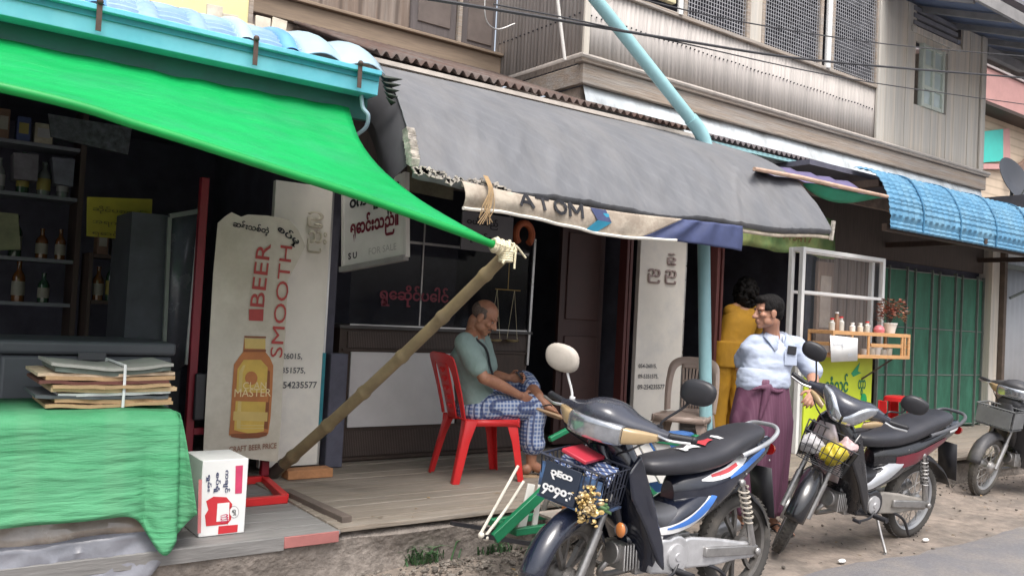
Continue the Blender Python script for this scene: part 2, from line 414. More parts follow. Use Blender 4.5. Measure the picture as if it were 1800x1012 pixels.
# grey board floor of the left shop front and plank deck in front of the middle shop
g = MB()
for i in range(9):
    y0 = 4.17 + i * 0.165
    g.bb(-1.5, 2.02 - 0.02 * random.random(), y0, y0 + 0.158, 0.262, 0.285 + random.random() * 0.003)
g.mi = 1; g.bb(1.70, 2.0, 4.158, 4.168, 0.225, 0.283); g.mi = 0
g.bb(-1.5, 1.70, 4.158, 4.168, 0.215, 0.285)
tag(g.build("shop_floor", [m_greyboard, M("dull_red_board", (0.34, 0.13, 0.12), 0.8)], bevel=0.003), kind='structure')
g = MB()
for i in range(12):
    y0 = 4.165 + i * 0.146
    x = 2.0
    while x < 13.0:
        L = random.uniform(1.7, 3.2); x1 = min(x + L, 13.0)
        jx = random.uniform(0, 0.03) if i == 0 else 0
        g.bb(x, x1 - 0.006, y0 + (random.uniform(-0.025, 0.01) if i == 0 else 0), y0 + 0.140, 0.268, 0.298 + random.uniform(-0.003, 0.003))
        x = x1
tag(g.build("deck", m_deckwood, bevel=0.004), kind='structure')

# ================================================================ sky is the world; buildings follow
# ---- the timber house with the zinc upper storey (right) and the shop fronts under it
HX0, HX1, HY = 4.56, 11.42, 5.40
house = thing("timber_house", "two storey house with grey zinc and board upper wall above the shop fronts", "house", (8, 5.4, 0.26))
def corr_wall(mb, a, b, z0, z1, pitch, amp, zr=None):
    """vertical corrugated sheeting from a to b"""
    a, b = V(a), V(b); L = (b - a).length; d = (b - a) / L; nrm = d.cross(V((0, 0, 1)))
    n = int(L / pitch * 4); rows = [[], []]
    for i in range(n + 1):
        s_ = L * i / n; q = amp * math.sin(2 * math.pi * s_ / pitch)
        p = a + d * s_ + nrm * q
        rows[0].append(V((p.x, p.y, z0))); rows[1].append(V((p.x, p.y, (zr(s_) if zr else z1))))
    mb.grid(rows)
w = MB()
corr_wall(w, (HX0 + .02, HY, 0), (8.96, HY, 0), 3.6, 4.24, 0.052, 0.0045)
corr_wall(w, (HX0, 6.7, 0), (HX0, HY + .02, 0), 3.6, 5.9, 0.052, 0.0045)
w.build("zinc_wall", m_zinc, house, solid=0.004)
w = MB()                                            # nail dots
for i in range(74):
    x = 4.62 + i * 0.058
    w.ball((x, HY - .012, 4.00 + 0.004 * math.sin(x * 9)), 0.0085, nu=6, nv=4)
for i in range(19):
    w.ball((HX0 - .012, 5.46 + i * 0.064, 4.02), 0.0085, nu=6, nv=4)
w.build("nails", m_black, house)
w = MB()                                            # upright boards of the right end
x = 8.98
while x < HX1 - .02:
    bw = random.uniform(0.16, 0.22); x1 = min(x + bw, HX1)
    top = 6.8 if x > 8.98 else 6.8
    if x1 < 9.86 or x > 10.38: w.bb(x, x1 - .004, HY - .012 - random.random() * .006, HY + .02, 3.6, 5.12 if 9.6 < x < 10.7 else 5.40)
    else:
        w.bb(x, x1 - .004, HY - .012, HY + .02, 3.6, 4.22); w.bb(x, x1 - .004, HY - .012, HY + .02, 4.98, 5.12)
    x = x1
w.bb(HX1 - .0, HX1 + .03, HY, 9.0, 3.6, 5.4)
w.build("board_wall", m_boardwall, house)
for x0, x1, y0, y1, z0, z1 in ((8.9, 9.04, HY - .045, HY - .014, 3.6, 5.4), (HX1 - .11, HX1 + .012, HY - .045, HY - .021, 3.6, 5.4), (9.6, 10.75, HY - .04, HY - .021, 5.06, 5.14), (HX0 - .03, HX0 + .035, HY - .035, HY - .012, 3.62, 5.4)):
    w = MB(); w.bb(x0, x1, y0, y1, z0, z1); w.build("corner_board", m_boardwall, house, bevel=.004)
# ledge beam and rail
w = MB()
w.bb(HX0 - .05, HX1 + .04, HY - .07, HY - .022, 3.40, 3.565)
w.bb(HX0 - .05, HX0 + .0, HY - .02, 6.72, 3.40, 3.565)
w.bb(HX0 - .09, HX1 + .06, HY - .10, HY + .0, 3.568, 3.592)
w.build("ledge_beam", m_oldwood, house, bevel=.006)
w = MB(); w.tube([(HX0 - .10, 6.7, 3.615), (HX0 - .10, HY - .10, 3.615), (HX1 + .06, HY - .10, 3.615)], 0.022, 8)
w.build("ledge_rail", M("pale_old_rail", (0.44, 0.40, 0.36), .8, var=.2, scale=9), house)
# flashing strip under the ledge
w = MB(); rows = []
for k in range(5):
    z = 3.40 - k * 0.085
    rows.append([V((HX0 + i * 0.14, HY - .02 - 0.028 * k + 0.012 * mnoise.noise(V((i * .5, k, 2))), z + 0.01 * mnoise.noise(V((i * .4, k, 9))))) for i in range(50)])
w.grid(rows); w.build("flashing", m_flash, house, solid=.004)
w = MB(); w.bb(HX0 + .06, HX1, HY + .03, HY + .08, 2.9, 3.42)
w.build("upper_beam", m_plaster, house)
w = MB(); w.bb(HX0 + .0, HX0 + .05, HY + .02, 6.7, 2.9, 3.39)
w.build("side_plaster", m_plaster, house)
# sill and upper windows of wire mesh, dark room behind
w = MB(); w.bb(HX0, 8.96, HY - .035, HY + .04, 4.24, 4.275)
w.build("window_sill", m_oldwood, house, bevel=.004)
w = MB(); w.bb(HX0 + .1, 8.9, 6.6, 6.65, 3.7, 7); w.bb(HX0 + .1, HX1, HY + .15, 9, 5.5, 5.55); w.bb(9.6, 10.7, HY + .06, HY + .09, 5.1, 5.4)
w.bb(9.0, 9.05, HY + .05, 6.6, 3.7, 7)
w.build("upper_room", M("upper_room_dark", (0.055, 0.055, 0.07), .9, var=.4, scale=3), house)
def mesh_window(x0, x1, z0, z1):
    f = MB()
    for a, b in ((x0, x0 + .05), (x1 - .05, x1)): f.bb(a, b, HY - .02, HY + .04, z0, z1)
    f.bb(x0 + .05, x1 - .05, HY - .018, HY + .038, z1 - .05, z1)
    o = f.build("mesh_window", m_oldwood, house, bevel=.004)
    m_ = MB()
    n = int((x1 - x0 - .1) / .038)
    for i in range(n + 1):
        x = x0 + .05 + (x1 - x0 - .1) * i / n
        m_.bb(x - .0028, x + .0028, HY + .002, HY + .007, z0, z1 - .05)
    n = int((z1 - z0) / .038)
    for i in range(1, n):
        z = z0 + (z1 - z0) * i / n
        m_.bb(x0 + .05, x1 - .05, HY + .0072, HY + .012, z - .0028, z + .0028)
    m_.build("wire_mesh", M("mesh_wire", (0.42, 0.425, 0.45), .6, metal=.3, var=.2), o, smooth=False)
mesh_window(5.72, 6.66, 4.276, 5.4); mesh_window(6.84, 7.86, 4.276, 5.4); mesh_window(8.02, 8.93, 4.276, 5.4)
w = MB(); w.bb(6.661, 6.838, HY - .02, HY + .05, 4.276, 5.4)
w.build("window_post", m_boardwall, house, bevel=.006)
for x, r_ in ((7.94, .035), (5.66, .028)):
    w = MB(); w.tube([(x, HY - .03, 4.26), (x, HY - .03, 5.36)], r_, 10); w.build("white_pipe", m_whitemetal, house)
w = MB(); w.bb(HX0 + .1, 5.6, HY - .03, HY + .02, 4.35, 5.4)
w.build("cream_shutter", M("cream_board", (0.62, 0.57, 0.36), .7, var=.15, scale=6, c2=(.4, .36, .26), c2amt=.4), house)
w = MB(); n = 3
for i in range(n): w.bb(9.64, 10.68, HY - .03, HY + .01, 5.16 + i * .085, 5.16 + i * .085 + .05)
w.build("louvre", M("louvre_grey", (.22, .22, .24), .7), house)
# glazed casement in the board wall
f = MB()
for a, b in ((9.86, 9.91), (10.09, 10.14), (10.33, 10.38)): f.bb(a, b, HY - .04, HY + .02, 4.22, 4.98)
for z in (4.22, 4.44, 4.69, 4.93):
    f.bb(9.911, 10.089, HY - .035, HY + .015, z, z + .045); f.bb(10.141, 10.329, HY - .035, HY + .015, z, z + .045)
cw = f.build("casement_window", M("pale_green_paint", (.50, .54, .47), .6, var=.12), house, bevel=.004)
f = MB(); f.bb(9.9, 10.35, HY - .012, HY - .004, 4.25, 4.96)
f.build("pane", M("pale_pane", (.48, .56, .55), .15, var=.08, spec=.8), cw)
# roof eave, seen from below
w = MB()
w.prism([(8.9, 0), (12.6, 0), (12.6, 4.2), (8.9, 4.2)], (0, 4.32, 5.04), (1, 0, 0), V((0, 1, .372)).normalized(), (0, 0, .03))
ro = w.build("eave_roof", M("blue_grey_soffit", (.13, .165, .25), .7, var=.2, scale=5), house)
w = MB()
for i in range(5): w.bar((9.0 + i * .83, 4.36, 5.00), (9.0 + i * .83, 6.0, 5.61), .05, .07)
w.bb(8.9, 12.6, 4.28, 4.317, 4.95, 5.08); w.bar((12.56, 4.32, 5.0), (12.56, 8.2, 6.44), .05, .15)
w.bb(11.46, 12.5, 5.35, 5.42, 5.18, 5.30)
w.build("rafter", M("grey_rafter", (.24, .235, .235), .8, var=.2, scale=6), ro, bevel=.004)

# ---- ground floor of that house: dark rooms behind the shop fronts
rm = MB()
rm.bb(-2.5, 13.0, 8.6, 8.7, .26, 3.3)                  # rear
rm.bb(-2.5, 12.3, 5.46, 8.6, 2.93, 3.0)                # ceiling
rm.bb(2.56, 2.70, 5.90, 8.6, .26, 2.95); rm.bb(5.66, 5.74, 5.92, 8.6, .26, 2.95); rm.bb(8.2, 8.3, 5.7, 8.6, .26, 2.95); rm.bb(8.3, 12.3, 5.74, 5.78, .26, 2.95); rm.bb(-2.6, -2.5, 4.5, 8.7, .26, 3)  # includes a board added behind the gate to close a light leak
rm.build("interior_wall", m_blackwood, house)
# lintel band above the openings, dark
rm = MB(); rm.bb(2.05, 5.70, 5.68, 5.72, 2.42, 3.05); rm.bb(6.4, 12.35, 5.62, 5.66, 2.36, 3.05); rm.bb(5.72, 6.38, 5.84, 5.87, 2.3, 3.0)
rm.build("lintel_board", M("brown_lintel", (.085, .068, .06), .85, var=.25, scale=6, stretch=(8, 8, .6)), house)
rm = MB()
x = 8.32
while x < 9.5:
    rm.bb(x, x + .135, 5.63, 5.66, .3, 2.36); x += .14
rm.build("plank_wall", m_brownwall, house)
rm = MB(); rm.bb(12.10, 12.32, 5.50, 5.68, .28, 2.95)
rm.build("corner_post", m_boardwall, house, bevel=.01)
rm = MB()
rm.bb(5.50, 5.535, 5.74, 5.84, .30, 2.42); rm.bb(5.565, 5.60, 5.76, 5.84, .30, 2.42); rm.bb(6.60, 6.64, 5.6, 5.7, .3, 2.36); rm.bb(6.67, 6.70, 5.6, 5.7, .3, 2.36)
rm.build("door_post", M("dark_red_wood", (.10, .028, .026), .5, var=.2, stretch=(6, 6, .6)), house, bevel=.004)
# folding gate, green leaves with grey stiles
gate = MB()
npan = 9; x0, x1 = 9.42, 12.09; pw = (x1 - x0) / npan
for i in range(npan):
    s_ = .03 if i % 2 else -.03
    a = V((x0 + i * pw + .012, 5.59 + s_, 0)); b = V((x0 + (i + 1) * pw - .012, 5.59 - s_, 0))
    gate.bar(a + V((0, 0, 1.29)), b + V((0, 0, 1.29)), .012, 1.94)
fg = gate.build("folding_gate", m_gategreen, house)
gate = MB()
for i in range(npan + 1):
    s_ = -.03 if i % 2 else .03
    gate.bb(x0 + i * pw - .007, x0 + i * pw + .007, 5.578 - s_ - .02, 5.578 - s_ + .02, .3, 2.3)
for z in (.34, .98, 1.56, 2.26):
    for i in range(npan):
        s_ = .03 if i % 2 else -.03
        gate.bar((x0 + i * pw + .014, 5.578 + s_, z), (x0 + (i + 1) * pw - .014, 5.578 - s_, z), .012, .014)
gate.build("stile", m_gatesteel, fg, bevel=.002)

# ---- brown timber house, upper left
bh = thing("brown_house", "dark brown plank upper storey set back above the left shops", "house", (1, 6.9, 3))
w = MB(); w.bb(-4, HX0 - .01, 6.72, 6.78, 3.9, 7.2); w.build("plank_wall", m_brownwall, bh)
w = MB(); w.bb(-4, HX0 - .01, 6.58, 6.719, 3.72, 3.88); w.bb(-4, HX0 - .01, 6.54, 6.71, 3.882, 3.91)
w.build("ledge_beam", M("tan_beam", (.27, .205, .15), .85, var=.2, scale=6, stretch=(.6, 6, 10)), bh, bevel=.006)
w = MB(); w.bb(1.0, HX0 - .02, 6.62, 6.7, 3.2, 3.71); w.build("wall_base", m_plaster, bh)
w = MB()
for a, b in ((3.62, 4.10), (4.16, 4.54)):
    w.bb(a, b, 6.69, 6.719, 3.96, 5.6)
sh = w.build("shutter", M("dark_shutter", (.11, .095, .095), .75, var=.2, scale=6, stretch=(6, 6, .5)), bh, bevel=.008)
w = MB(); w.bb(3.69, 4.03, 6.678, 6.689, 4.05, 4.5); w.bb(4.22, 4.5, 6.678, 6.689, 4.0, 5.0); w.build("raised_panel", M("dark_shutter_panel", (.14, .115, .105), .75, var=.2), sh, bevel=.008)
w = MB(); w.bb(4.115, 4.15, 6.67, 6.71, 3.92, 5.6); w.build("batten", m_oldwood, bh)
w = MB(); w.bb(3.95, 4.5, 5.5, 6.0, 4.72, 4.80); 
w.build("eave_board", m_oldwood, bh)
# ================================================================ roofs and awnings
def fr(p, s, a): return a * mnoise.fractal(V(p) * s, 1.0, 2.0, 4)
# ---- pale blue moulded sheet roof over the left shop, with its turquoise gutter
def pan_roof(mb, x0, x1, prof, pitch, amp, step, stepamp, mats=None):
    """sheet with round pans across x and small tile steps down the slope; prof = (y, z) from top to eave"""
    pts = catmull([(0, y, z) for y, z in prof], 8)
    n = int((x1 - x0) / pitch * 8); m_ = []
    L = 0; ds = [0]
    for i in range(1, len(pts)): L += (pts[i] - pts[i - 1]).length; ds.append(L)
    k = int(L / 0.02); rows = []
    for j in range(k + 1):
        s_ = L * j / k
        i = max(i for i in range(len(ds)) if ds[i] <= s_ + 1e-9); i = min(i, len(pts) - 2)
        t = (s_ - ds[i]) / (ds[i + 1] - ds[i]); p = pts[i].lerp(pts[i + 1], t); d = (pts[i + 1] - pts[i]).normalized(); nr = V((0, d.z, -d.y)); nr = nr if nr.z > 0 else -nr
        h2 = stepamp * (1 - (s_ / step) % 1.0)
        row = []
        for q in range(n + 1):
            x = x0 + (x1 - x0) * q / n
            a_ = abs(math.sin(math.pi * (x - x0) / pitch))
            row.append(V((x, 0, 0)) + p + nr * (amp * a_ - h2))
        rows.append(row)
    mb.grid(rows); return n, k
def rib_roof(mb, x0, x1, prof, pitch, rw, amp, step, stepamp, off=0.0, only=None):
    """flat stepped panels between round ribs"""
    pts = catmull([(0, y, z) for y, z in prof], 8); ds = [0]
    for i in range(1, len(pts)): ds.append(ds[-1] + (pts[i] - pts[i - 1]).length)
    L = ds[-1]; kk = int(L / .0125); n = int((x1 - x0) / .0125); rows = []
    for j in range(kk + 1):
        s_ = L * j / kk; i = min(max(i for i in range(len(ds)) if ds[i] <= s_ + 1e-9), len(pts) - 2)
        t = (s_ - ds[i]) / (ds[i + 1] - ds[i]); p = pts[i].lerp(pts[i + 1], t); d = (pts[i + 1] - pts[i]).normalized(); nr = V((0, d.z, -d.y)); nr = nr if nr.z > 0 else -nr
        row = []
        for q in range(n + 1):
            x = x0 + (x1 - x0) * q / n; e = abs(((x - off + pitch / 2) % pitch) - pitch / 2)
            rib = amp * math.sqrt(max(0, 1 - (e / rw) ** 2)) if e < rw else 0
            stp = stepamp * ((s_ / step) % 1.0) * (1 if e >= rw else .15)
            row.append(V((x, 0, 0)) + p + nr * (rib + stp + .010 * math.sin(math.pi * ((x - off) / pitch))**2))
        rows.append(row)
    mb.grid(rows)
roofL = thing("moulded_sheet_roof", "pale blue and white moulded plastic sheet roof above the turquoise gutter", "roof", (1.0, 5.0, 2.9))
prof = [(5.5, 3.0), (5.2, 3.04), (4.95, 3.035), (4.78, 3.0), (4.62, 2.93), (4.50, 2.82)]
a = MB(); rib_roof(a, -1.6, 1.78, prof, .245, .045, .028, .048, .016); a.build("roof_sheet", m_paleblue, roofL, angle=30)
for x in (.735, 1.47, 1.715):
    a = MB(); pp = catmull([(x, y, z + .012) for y, z in prof], 8); rows = [[p + V((.048 * math.cos(t), 0, 0)) + V((0, -.5, .85)) * (.034 * math.sin(t)) for t in [math.pi * q / 10 for q in range(11)]] for p in pp]
    a.grid(rows); a.build("blue_rib", m_midblue if x != 1.47 else m_frost, roofL)
a = MB(); a.T = Matrix.Translation((0, 0, .012)); pan_roof(a, 1.77, 2.29, prof, .26, .05, .075, .0025); a.T = Matrix()
a.build("end_sheet", m_frost, roofL, solid=.004)
a = MB()                                                   # broken cream ridge boards along the top
for i in range(7):
    x = 1.6 + i * .105; a.box((x, 5.58, 3.22 + random.uniform(-.02, .03)), (.10, .02, .20 + random.uniform(-.05, .05)), Matrix.Rotation(random.uniform(-.08, .08), 3, 'Y'))
for i in range(5):
    x = 2.34 + i * .2; a.box((x, 5.60, 3.20 + random.uniform(-.02, .02)), (.19, .02, .13), Matrix.Rotation(random.uniform(-.05, .05), 3, 'Y'))
a.build("ridge_board", M("chipped_cream_board", (.62, .55, .44), .8, var=.2, scale=9, c2=(.4, .33, .25), c2amt=.4), roofL, bevel=.003)

gut = thing("gutter", "turquoise square gutter along the left eave with rusty straps", "gutter", (1, 4.4, 2.7))
def gutter_sec(x): return [V((x, y, z)) for y, z in ((4.50, 2.80), (4.50, 2.672), (4.385, 2.672), (4.375, 2.776), (4.345, 2.780), (4.345, 2.806), (4.395, 2.806), (4.40, 2.69), (4.485, 2.69), (4.485, 2.80))]
a = MB(); a.rings([gutter_sec(-1.6), gutter_sec(2.19)])
a.build("trough", m_turq, gut, bevel=.003, smooth=False)
a = MB(); a.bb(-1.6, 2.19, 4.51, 4.56, 2.55, 2.80); a.build("fascia", M("dark_teal_fascia", (.01, .10, .085), .6), gut)
a = MB(); a.bb(-1.6, 2.185, 4.368, 4.3745, 2.748, 2.777); a.build("groove_shade", M("teal_groove_shade", (.0, .20, .24), .5), gut)  # flat strip, its dark colour painting the shade of the groove under the lip
for x in (.72, 1.46, 2.05):
    a = MB(); a.bb(x - .012, x + .012, 4.335, 4.341, 2.68, 2.825); a.bb(x - .012, x + .012, 4.341, 4.40, 2.812, 2.818); a.ball((x, 4.335, 2.818), .016, nu=8, nv=6)
    a.build("strap", M("rusty_strap", (.10, .065, .055), .75, metal=.3, var=.3, scale=30), gut)
a = MB(); a.tube(catmull([(2.12, 4.45, 2.67), (2.13, 4.44, 2.6), (2.16, 4.43, 2.56), (2.17, 4.47, 2.50), (2.15, 4.55, 2.46)]), .012, 8)
a.build("drip_pipe", m_frost, gut)
a = MB()                                                   # torn dark scrap at the gutter's end
for i in range(5):
    x = 2.20 + i * .012; a.add([(x, 4.40, 2.80 - i * .03), (x + .02, 4.37, 2.78 - i * .03), (x + .13 - .02 * i, 4.36, 2.79 - i * .035), (x + .05, 4.42, 2.76 - i * .03)], [(0, 1, 2, 3)])
a.build("torn_scrap", M("dark_scrap", (.06, .07, .06), .8), gut, solid=.003)

# yellow billboard standing on the roof
yb = thing("billboard", "cream yellow board standing above the moulded roof at the top left", "sign board", (1.6, 5.9, 3.4))
a = MB(); a.bb(.1, 1.93, 5.88, 5.91, 3.37, 4.4); a.build("face", M("cream_yellow_face", (.74, .68, .36), .5, var=.05), yb)
a = MB(); a.bb(.1, 1.93, 5.865, 5.879, 3.35, 3.375); a.bb(1.91, 1.94, 5.865, 5.879, 3.376, 4.4); a.bb(.4, .44, 5.92, 5.96, 3.0, 4.2); a.bb(1.6, 1.64, 5.92, 5.96, 3.0, 4.2); a.build("frame", m_oldwood, yb)

# ---- green tarpaulin awning: hung below the gutter, held out by the bamboo prop
GT = at(866, 424, Y=3.72); GL = V((-1.4, 3.72, 2.30))
gre = thing("green_awning", "bright green tarpaulin awning stretched from under the turquoise gutter", "awning", (1, 4, 2.2))
top = [V((-1.4, 4.52, 2.60)), V((.4, 4.52, 2.60)), V((1.3, 4.52, 2.595)), V((2.12, 4.50, 2.60))]
bot = [GL, at(0, 146, Y=3.72), at(250, 216, Y=3.72), at(450, 280, Y=3.71), at(640, 342, Y=3.71), GT]
top = catmull(top, 17)[:51]; bot = catmull(bot, 10)
rows = []
nT = 16
for j in range(nT + 1):
    t = j / nT; row = []
    for i in range(len(top)):
        sx = i / (len(top) - 1)
        p = top[i].lerp(bot[i], t)
        sag = math.sin(math.pi * t) * (.035 + .02 * math.sin(sx * 9)) * (1 - .3 * sx)
        p += V((0, 0, -sag + .007 * mnoise.noise(V((sx * 11 + t * 2, t * 3, 1))) + .004 * mnoise.noise(V((sx * 40 + t * 9, t * 7, 6))) * math.sin(math.pi * t))); p += V((0, 0, .004 * math.sin(sx * 60 + t * 4) * (1 - t)))
        p += V((-.20 * math.sin(math.pi * t) * max(0, (sx - .7) / .3) ** 2, 0, 0))     # the free edge pulls in
        row.append(p)
    rows.append(row)
a = MB(); a.grid(rows)
def tarp_trans(name, c, tcol):
    m = M(name, c, .6, var=.14, scale=2.2, bump=.8, bscale=9, stretch=(.6, 1.8, 1.8), c2=(0.02, .43, .15), c2amt=.5, c2scale=3, extra=wave_mix((0.0, .50, .14), 70, "X", width=.4, amt=.35))
    nt = m.node_tree; b = nt.nodes["Principled BSDF"]; out = nt.nodes["Material Output"]
    tr = nt.nodes.new("ShaderNodeBsdfTranslucent"); tr.inputs[0].default_value = (*tcol, 1)
    mx = nt.nodes.new("ShaderNodeMixShader"); mx.inputs[0].default_value = .35
    nt.links.new(b.outputs[0], mx.inputs[1]); nt.links.new(tr.outputs[0], mx.inputs[2]); nt.links.new(mx.outputs[0], out.inputs['Surface'])
    return m
m_greentarp = tarp_trans("green_tarpaulin", (0.0, .50, .125), (0.0, .50, .07))
a.build("sheet", m_greentarp, gre, solid=.003)
hem = [p + V((0, -.012, -.018)) for p in bot]
a = MB(); a.tube(hem, [.021] * len(hem), 12); a.build("hem", M("green_hem", (0.0, .30, .055), .45, var=.12, scale=5), gre)
a = MB()
d = (bot[-1] - bot[-4]).normalized()
for i in range(9):
    c = bot[-1] + d * (i * .011) + V((0, -.012, -.018)); u, v = frame_of(d)
    ring = [c + (u * math.cos(t) + v * math.sin(t)) * (.030 + .006 * math.sin(i * 2)) for t in [k * .5236 for k in range(13)]]
    a.tube(ring, .010, 6)
for k in range(9):
    e = bot[-1] + d * .10 + V((random.uniform(-.09, .12), random.uniform(-.05, .03), random.uniform(-.12, .05)))
    a.tube(catmull([bot[-1] + d * .06 + V((0, -.01, -.02)), bot[-1] + d * .10 + V((random.uniform(-.03, .03), -.03, random.uniform(-.05, .03))), e]), .006, 6)
tipc = bot[-1] + d * .085 + V((0, -.012, -.05))
for i in range(5):
    ring = [tipc + V((.034 * math.cos(t), .034 * math.sin(t), .012 * i - .03)) for t in [k * .5236 for k in range(13)]]
    a.tube(ring, .009, 6)
a.build("rope_tie", m_rope, gre)

# ---- bamboo prop
pb = at(474, 838, Z=.30); pt = bot[-1] + d * .11 + V((.02, -.01, .0))
bam = thing("bamboo_pole", "leaning bamboo prop from the deck up to the green awning's tip", "pole", pb)
path, rad = [], []
for i in range(121):
    t = i / 120; p = pb.lerp(pt, t) + V((.018 * math.sin(t * 3.1), 0, -.012 * math.sin(t * 3.1)))
    k = (t * 6.3 + .3) % 1; node = max(0, 1 - min(k, 1 - k) / .09)
    path.append(p); rad.append((.040 - .006 * t) * (1 + .26 * node))
a = MB(); a.tube(path, rad, 14); a.build("culm", m_bamboo, bam)
a = MB(); u = (pt - pb).normalized(); a.tube([pb.lerp(pt, .0) , pb.lerp(pt, .07)], [.0415, .0412], 14); 
a.build("dark_foot", M("dark_bamboo", (.07, .055, .045), .6), bam)  # darker sleeve round the lowest stretch of the pole

# ---- rusty corrugated zinc over the middle shop, grey tarpaulin below it
cz = thing("corrugated_roof", "rusty corrugated zinc sheet over the middle shop with its wavy edge showing", "roof", (4.2, 5.4, 3.2))
def corr_sheet(mb, x0, x1, y0, z0, y1, z1, pitch, amp):
    n = int((x1 - x0) / pitch * 8)
    rows = []
    for t in (0, .5, 1):
        rows.append([V((x0 + (x1 - x0) * i / n, lerp(y0, y1, t), lerp(z0, z1, t) + amp * math.sin(2 * math.pi * i / 8))) for i in range(n + 1)])
    mb.grid(rows)
a = MB(); corr_sheet(a, 2.50, 4.45, 5.10, 3.155, 6.6, 3.72, .076, .020)
a.build("sheet", m_zincrust, cz, solid=.003)
a = MB(); corr_sheet(a, 4.45, 5.72, 5.10, 3.165, 5.37, 3.25, .076, .018)
a.build("sheet", m_zincrust, cz, solid=.003)
a = MB(); a.bar((2.5, 5.13, 3.105), (5.85, 5.13, 3.115), .05, .03); a.build("batten", M("white_batten", (.50, .45, .40), .8, var=.2), cz)
cz2 = thing("corrugated_roof", "dark corrugated sheet beside the blue pipe, under the pale flashing strip", "roof", (6.6, 5.2, 3.1))
a = MB(); corr_sheet(a, 5.85, 7.55, 5.10, 3.145, 5.37, 3.24, .076, .018); a.build("sheet", M("dark_zinc", (.10, .085, .09), .7, var=.3), cz2, solid=.003)
a = MB(); a.bar((5.85, 5.14, 3.10), (7.6, 5.14, 3.11), .04, .03); a.build("batten", m_pipeblue, cz2)

gt = thing("grey_awning", "large sagging grey tarpaulin awning over the middle shop deck", "awning", (4, 4.6, 2.7))
def tarp_pt(s, t):
    # s along the eave 0..1, t from the roof edge (0) to the lip (1)
    x0 = lerp(2.50, 5.90, s); x1 = lerp(2.26, 6.14, s)
    y = lerp(5.12, 4.06, t ** 0.92); z0 = lerp(3.075, 3.105, s); z1 = lerp(2.235, 2.30, s) - .035 * math.sin(math.pi * s)
    z = lerp(z0, z1, t) + .165 * math.sin(math.pi * min(1, t ** 1.25)) * (.7 + .3 * s)
    if t > .93: z -= 0
    x = lerp(x0, x1, t)
    z += .010 * mnoise.noise(V((x * 1.3, y * 2, 0))) + .007 * math.sin(x * 5 + t * 3) * t
    w_ = max(0, (t - .45) / .55)
    e_ = w_ * (1 - .75 * max(0, (t - .85) / .15)); z += .042 * min(1, e_ * 1.5) * max(0, .55 - 2.2 * abs(mnoise.noise(V((x * 3.2 + t * 2.6, x * .7 - t * 1.3, 6))))) + .028 * e_ * max(0, .5 - 2.4 * abs(mnoise.noise(V((x * 6.5 - t * 4.5, x * 1.1 + t * 2, 11))))); z += .011 * e_ * math.sin((x * 9 - t * 14) + 2.5 * mnoise.noise(V((x, t * 3, 4)))) + .012 * e_ * (.5 - abs(mnoise.noise(V((x * 5 - t * 4, t * 7, 2))))) + .006 * e_ * mnoise.noise(V((x * 17 - t * 9, t * 9, 2)))
    return V((x, y, z))
ns, nt_ = 300, 60
rows = [[tarp_pt(i / ns, j / nt_) for i in range(ns + 1)] for j in range(nt_ + 1)]
last = rows[-1]
rows.append([p + V((0, -.012, -.03)) for p in last]); rows.append([p + V((0, .0, -.070 - .006 * mnoise.noise(V((p.x * 5, 0, 0))))) for p in last])
a = MB(); a.grid(rows); a.build("sheet", m_greytarp, gt, solid=.004)
a = MB()                                                  # frayed worn hem at the left corner
for i in range(46):
    s_ = (i / 46) ** 1.2 * .17; p = tarp_pt(s_, .985)
    a.box(p + V((0, -.03, -.045 + random.uniform(-.02, .02))), (random.uniform(.012, .05), .012, random.uniform(.01, .035)), Matrix.Rotation(random.uniform(-.8, .8), 3, 'Y'))
for i in range(14):
    p = tarp_pt(0.002, .86 + .14 * i / 14); a.box(p + V((-.01, -.015, 0)), (.05, .05, random.uniform(.03, .06)), Matrix.Rotation(random.uniform(-.5, .5), 3, 'X'))
p = tarp_pt(1, 1); a.box(p + V((0.01, -.01, -.03)), (.03, .02, .16), Matrix.Rotation(.15, 3, 'Y'))
a.build("frayed_hem", m_tarpedge, gt)
a = MB(); lip = [tarp_pt(s_ / 30, 1) + V((0, .02, -.085)) for s_ in range(3, 31)]
a.tube(lip, .016, 8); a.build("front_batten", M("pale_batten", (.52, .45, .36), .8, var=.25, scale=14), gt)
a = MB()                                                 # dark side curtain at the left end
rows = []
for j in range(9):
    t = j / 8; p = tarp_pt(0, t * .98); rows.append([p + V((.01, 0, -.004)), p + V((-.10 + .05 * t, .10, -.10 - .10 * math.sin(math.pi * t))), p + V((-.03, .18, -.26 - .05 * t))])
a.grid(rows); a.build("side_flap", M("dark_flap", (.03, .03, .034), .8), gt, solid=.003)

# ---- rolled cloth banner with letters, hung under the grey awning's lip
bn = thing("cloth_banner", "cream and navy cloth banner with ATOM lettering tied under the grey awning", "banner", (3.9, 4.15, 2.1))
BY = 4.03
bl = [at(x, y, Y=BY) for x, y in ((812, 318), (900, 338), (1000, 358), (1100, 374), (1200, 385), (1306, 397))]
bb_ = [at(x, y, Y=BY) for x, y in ((812, 366), (900, 376), (1000, 398), (1080, 415), (1200, 424), (1306, 437))]
bl, bb_ = catmull(bl, 10), catmull(bb_, 10)
def ban(s, t):
    f_ = s * (len(bl) - 1); i = min(int(f_), len(bl) - 2); q = f_ - i
    p = bl[i].lerp(bl[i + 1], q).lerp(bb_[i].lerp(bb_[i + 1], q), t)
    return p + V((0, .012 * math.sin(p.x * 21 + t * 2) * t - .03 * math.sin(math.pi * t) * (1 - s) , 0))
sb_ = lambda t: .80 - .13 * t
a = MB(); a.grid([[ban(sb_(j / 10) * i / 70, j / 10) for i in range(71)] for j in range(11)]); a.build("cloth", m_canvas, bn, solid=.002)
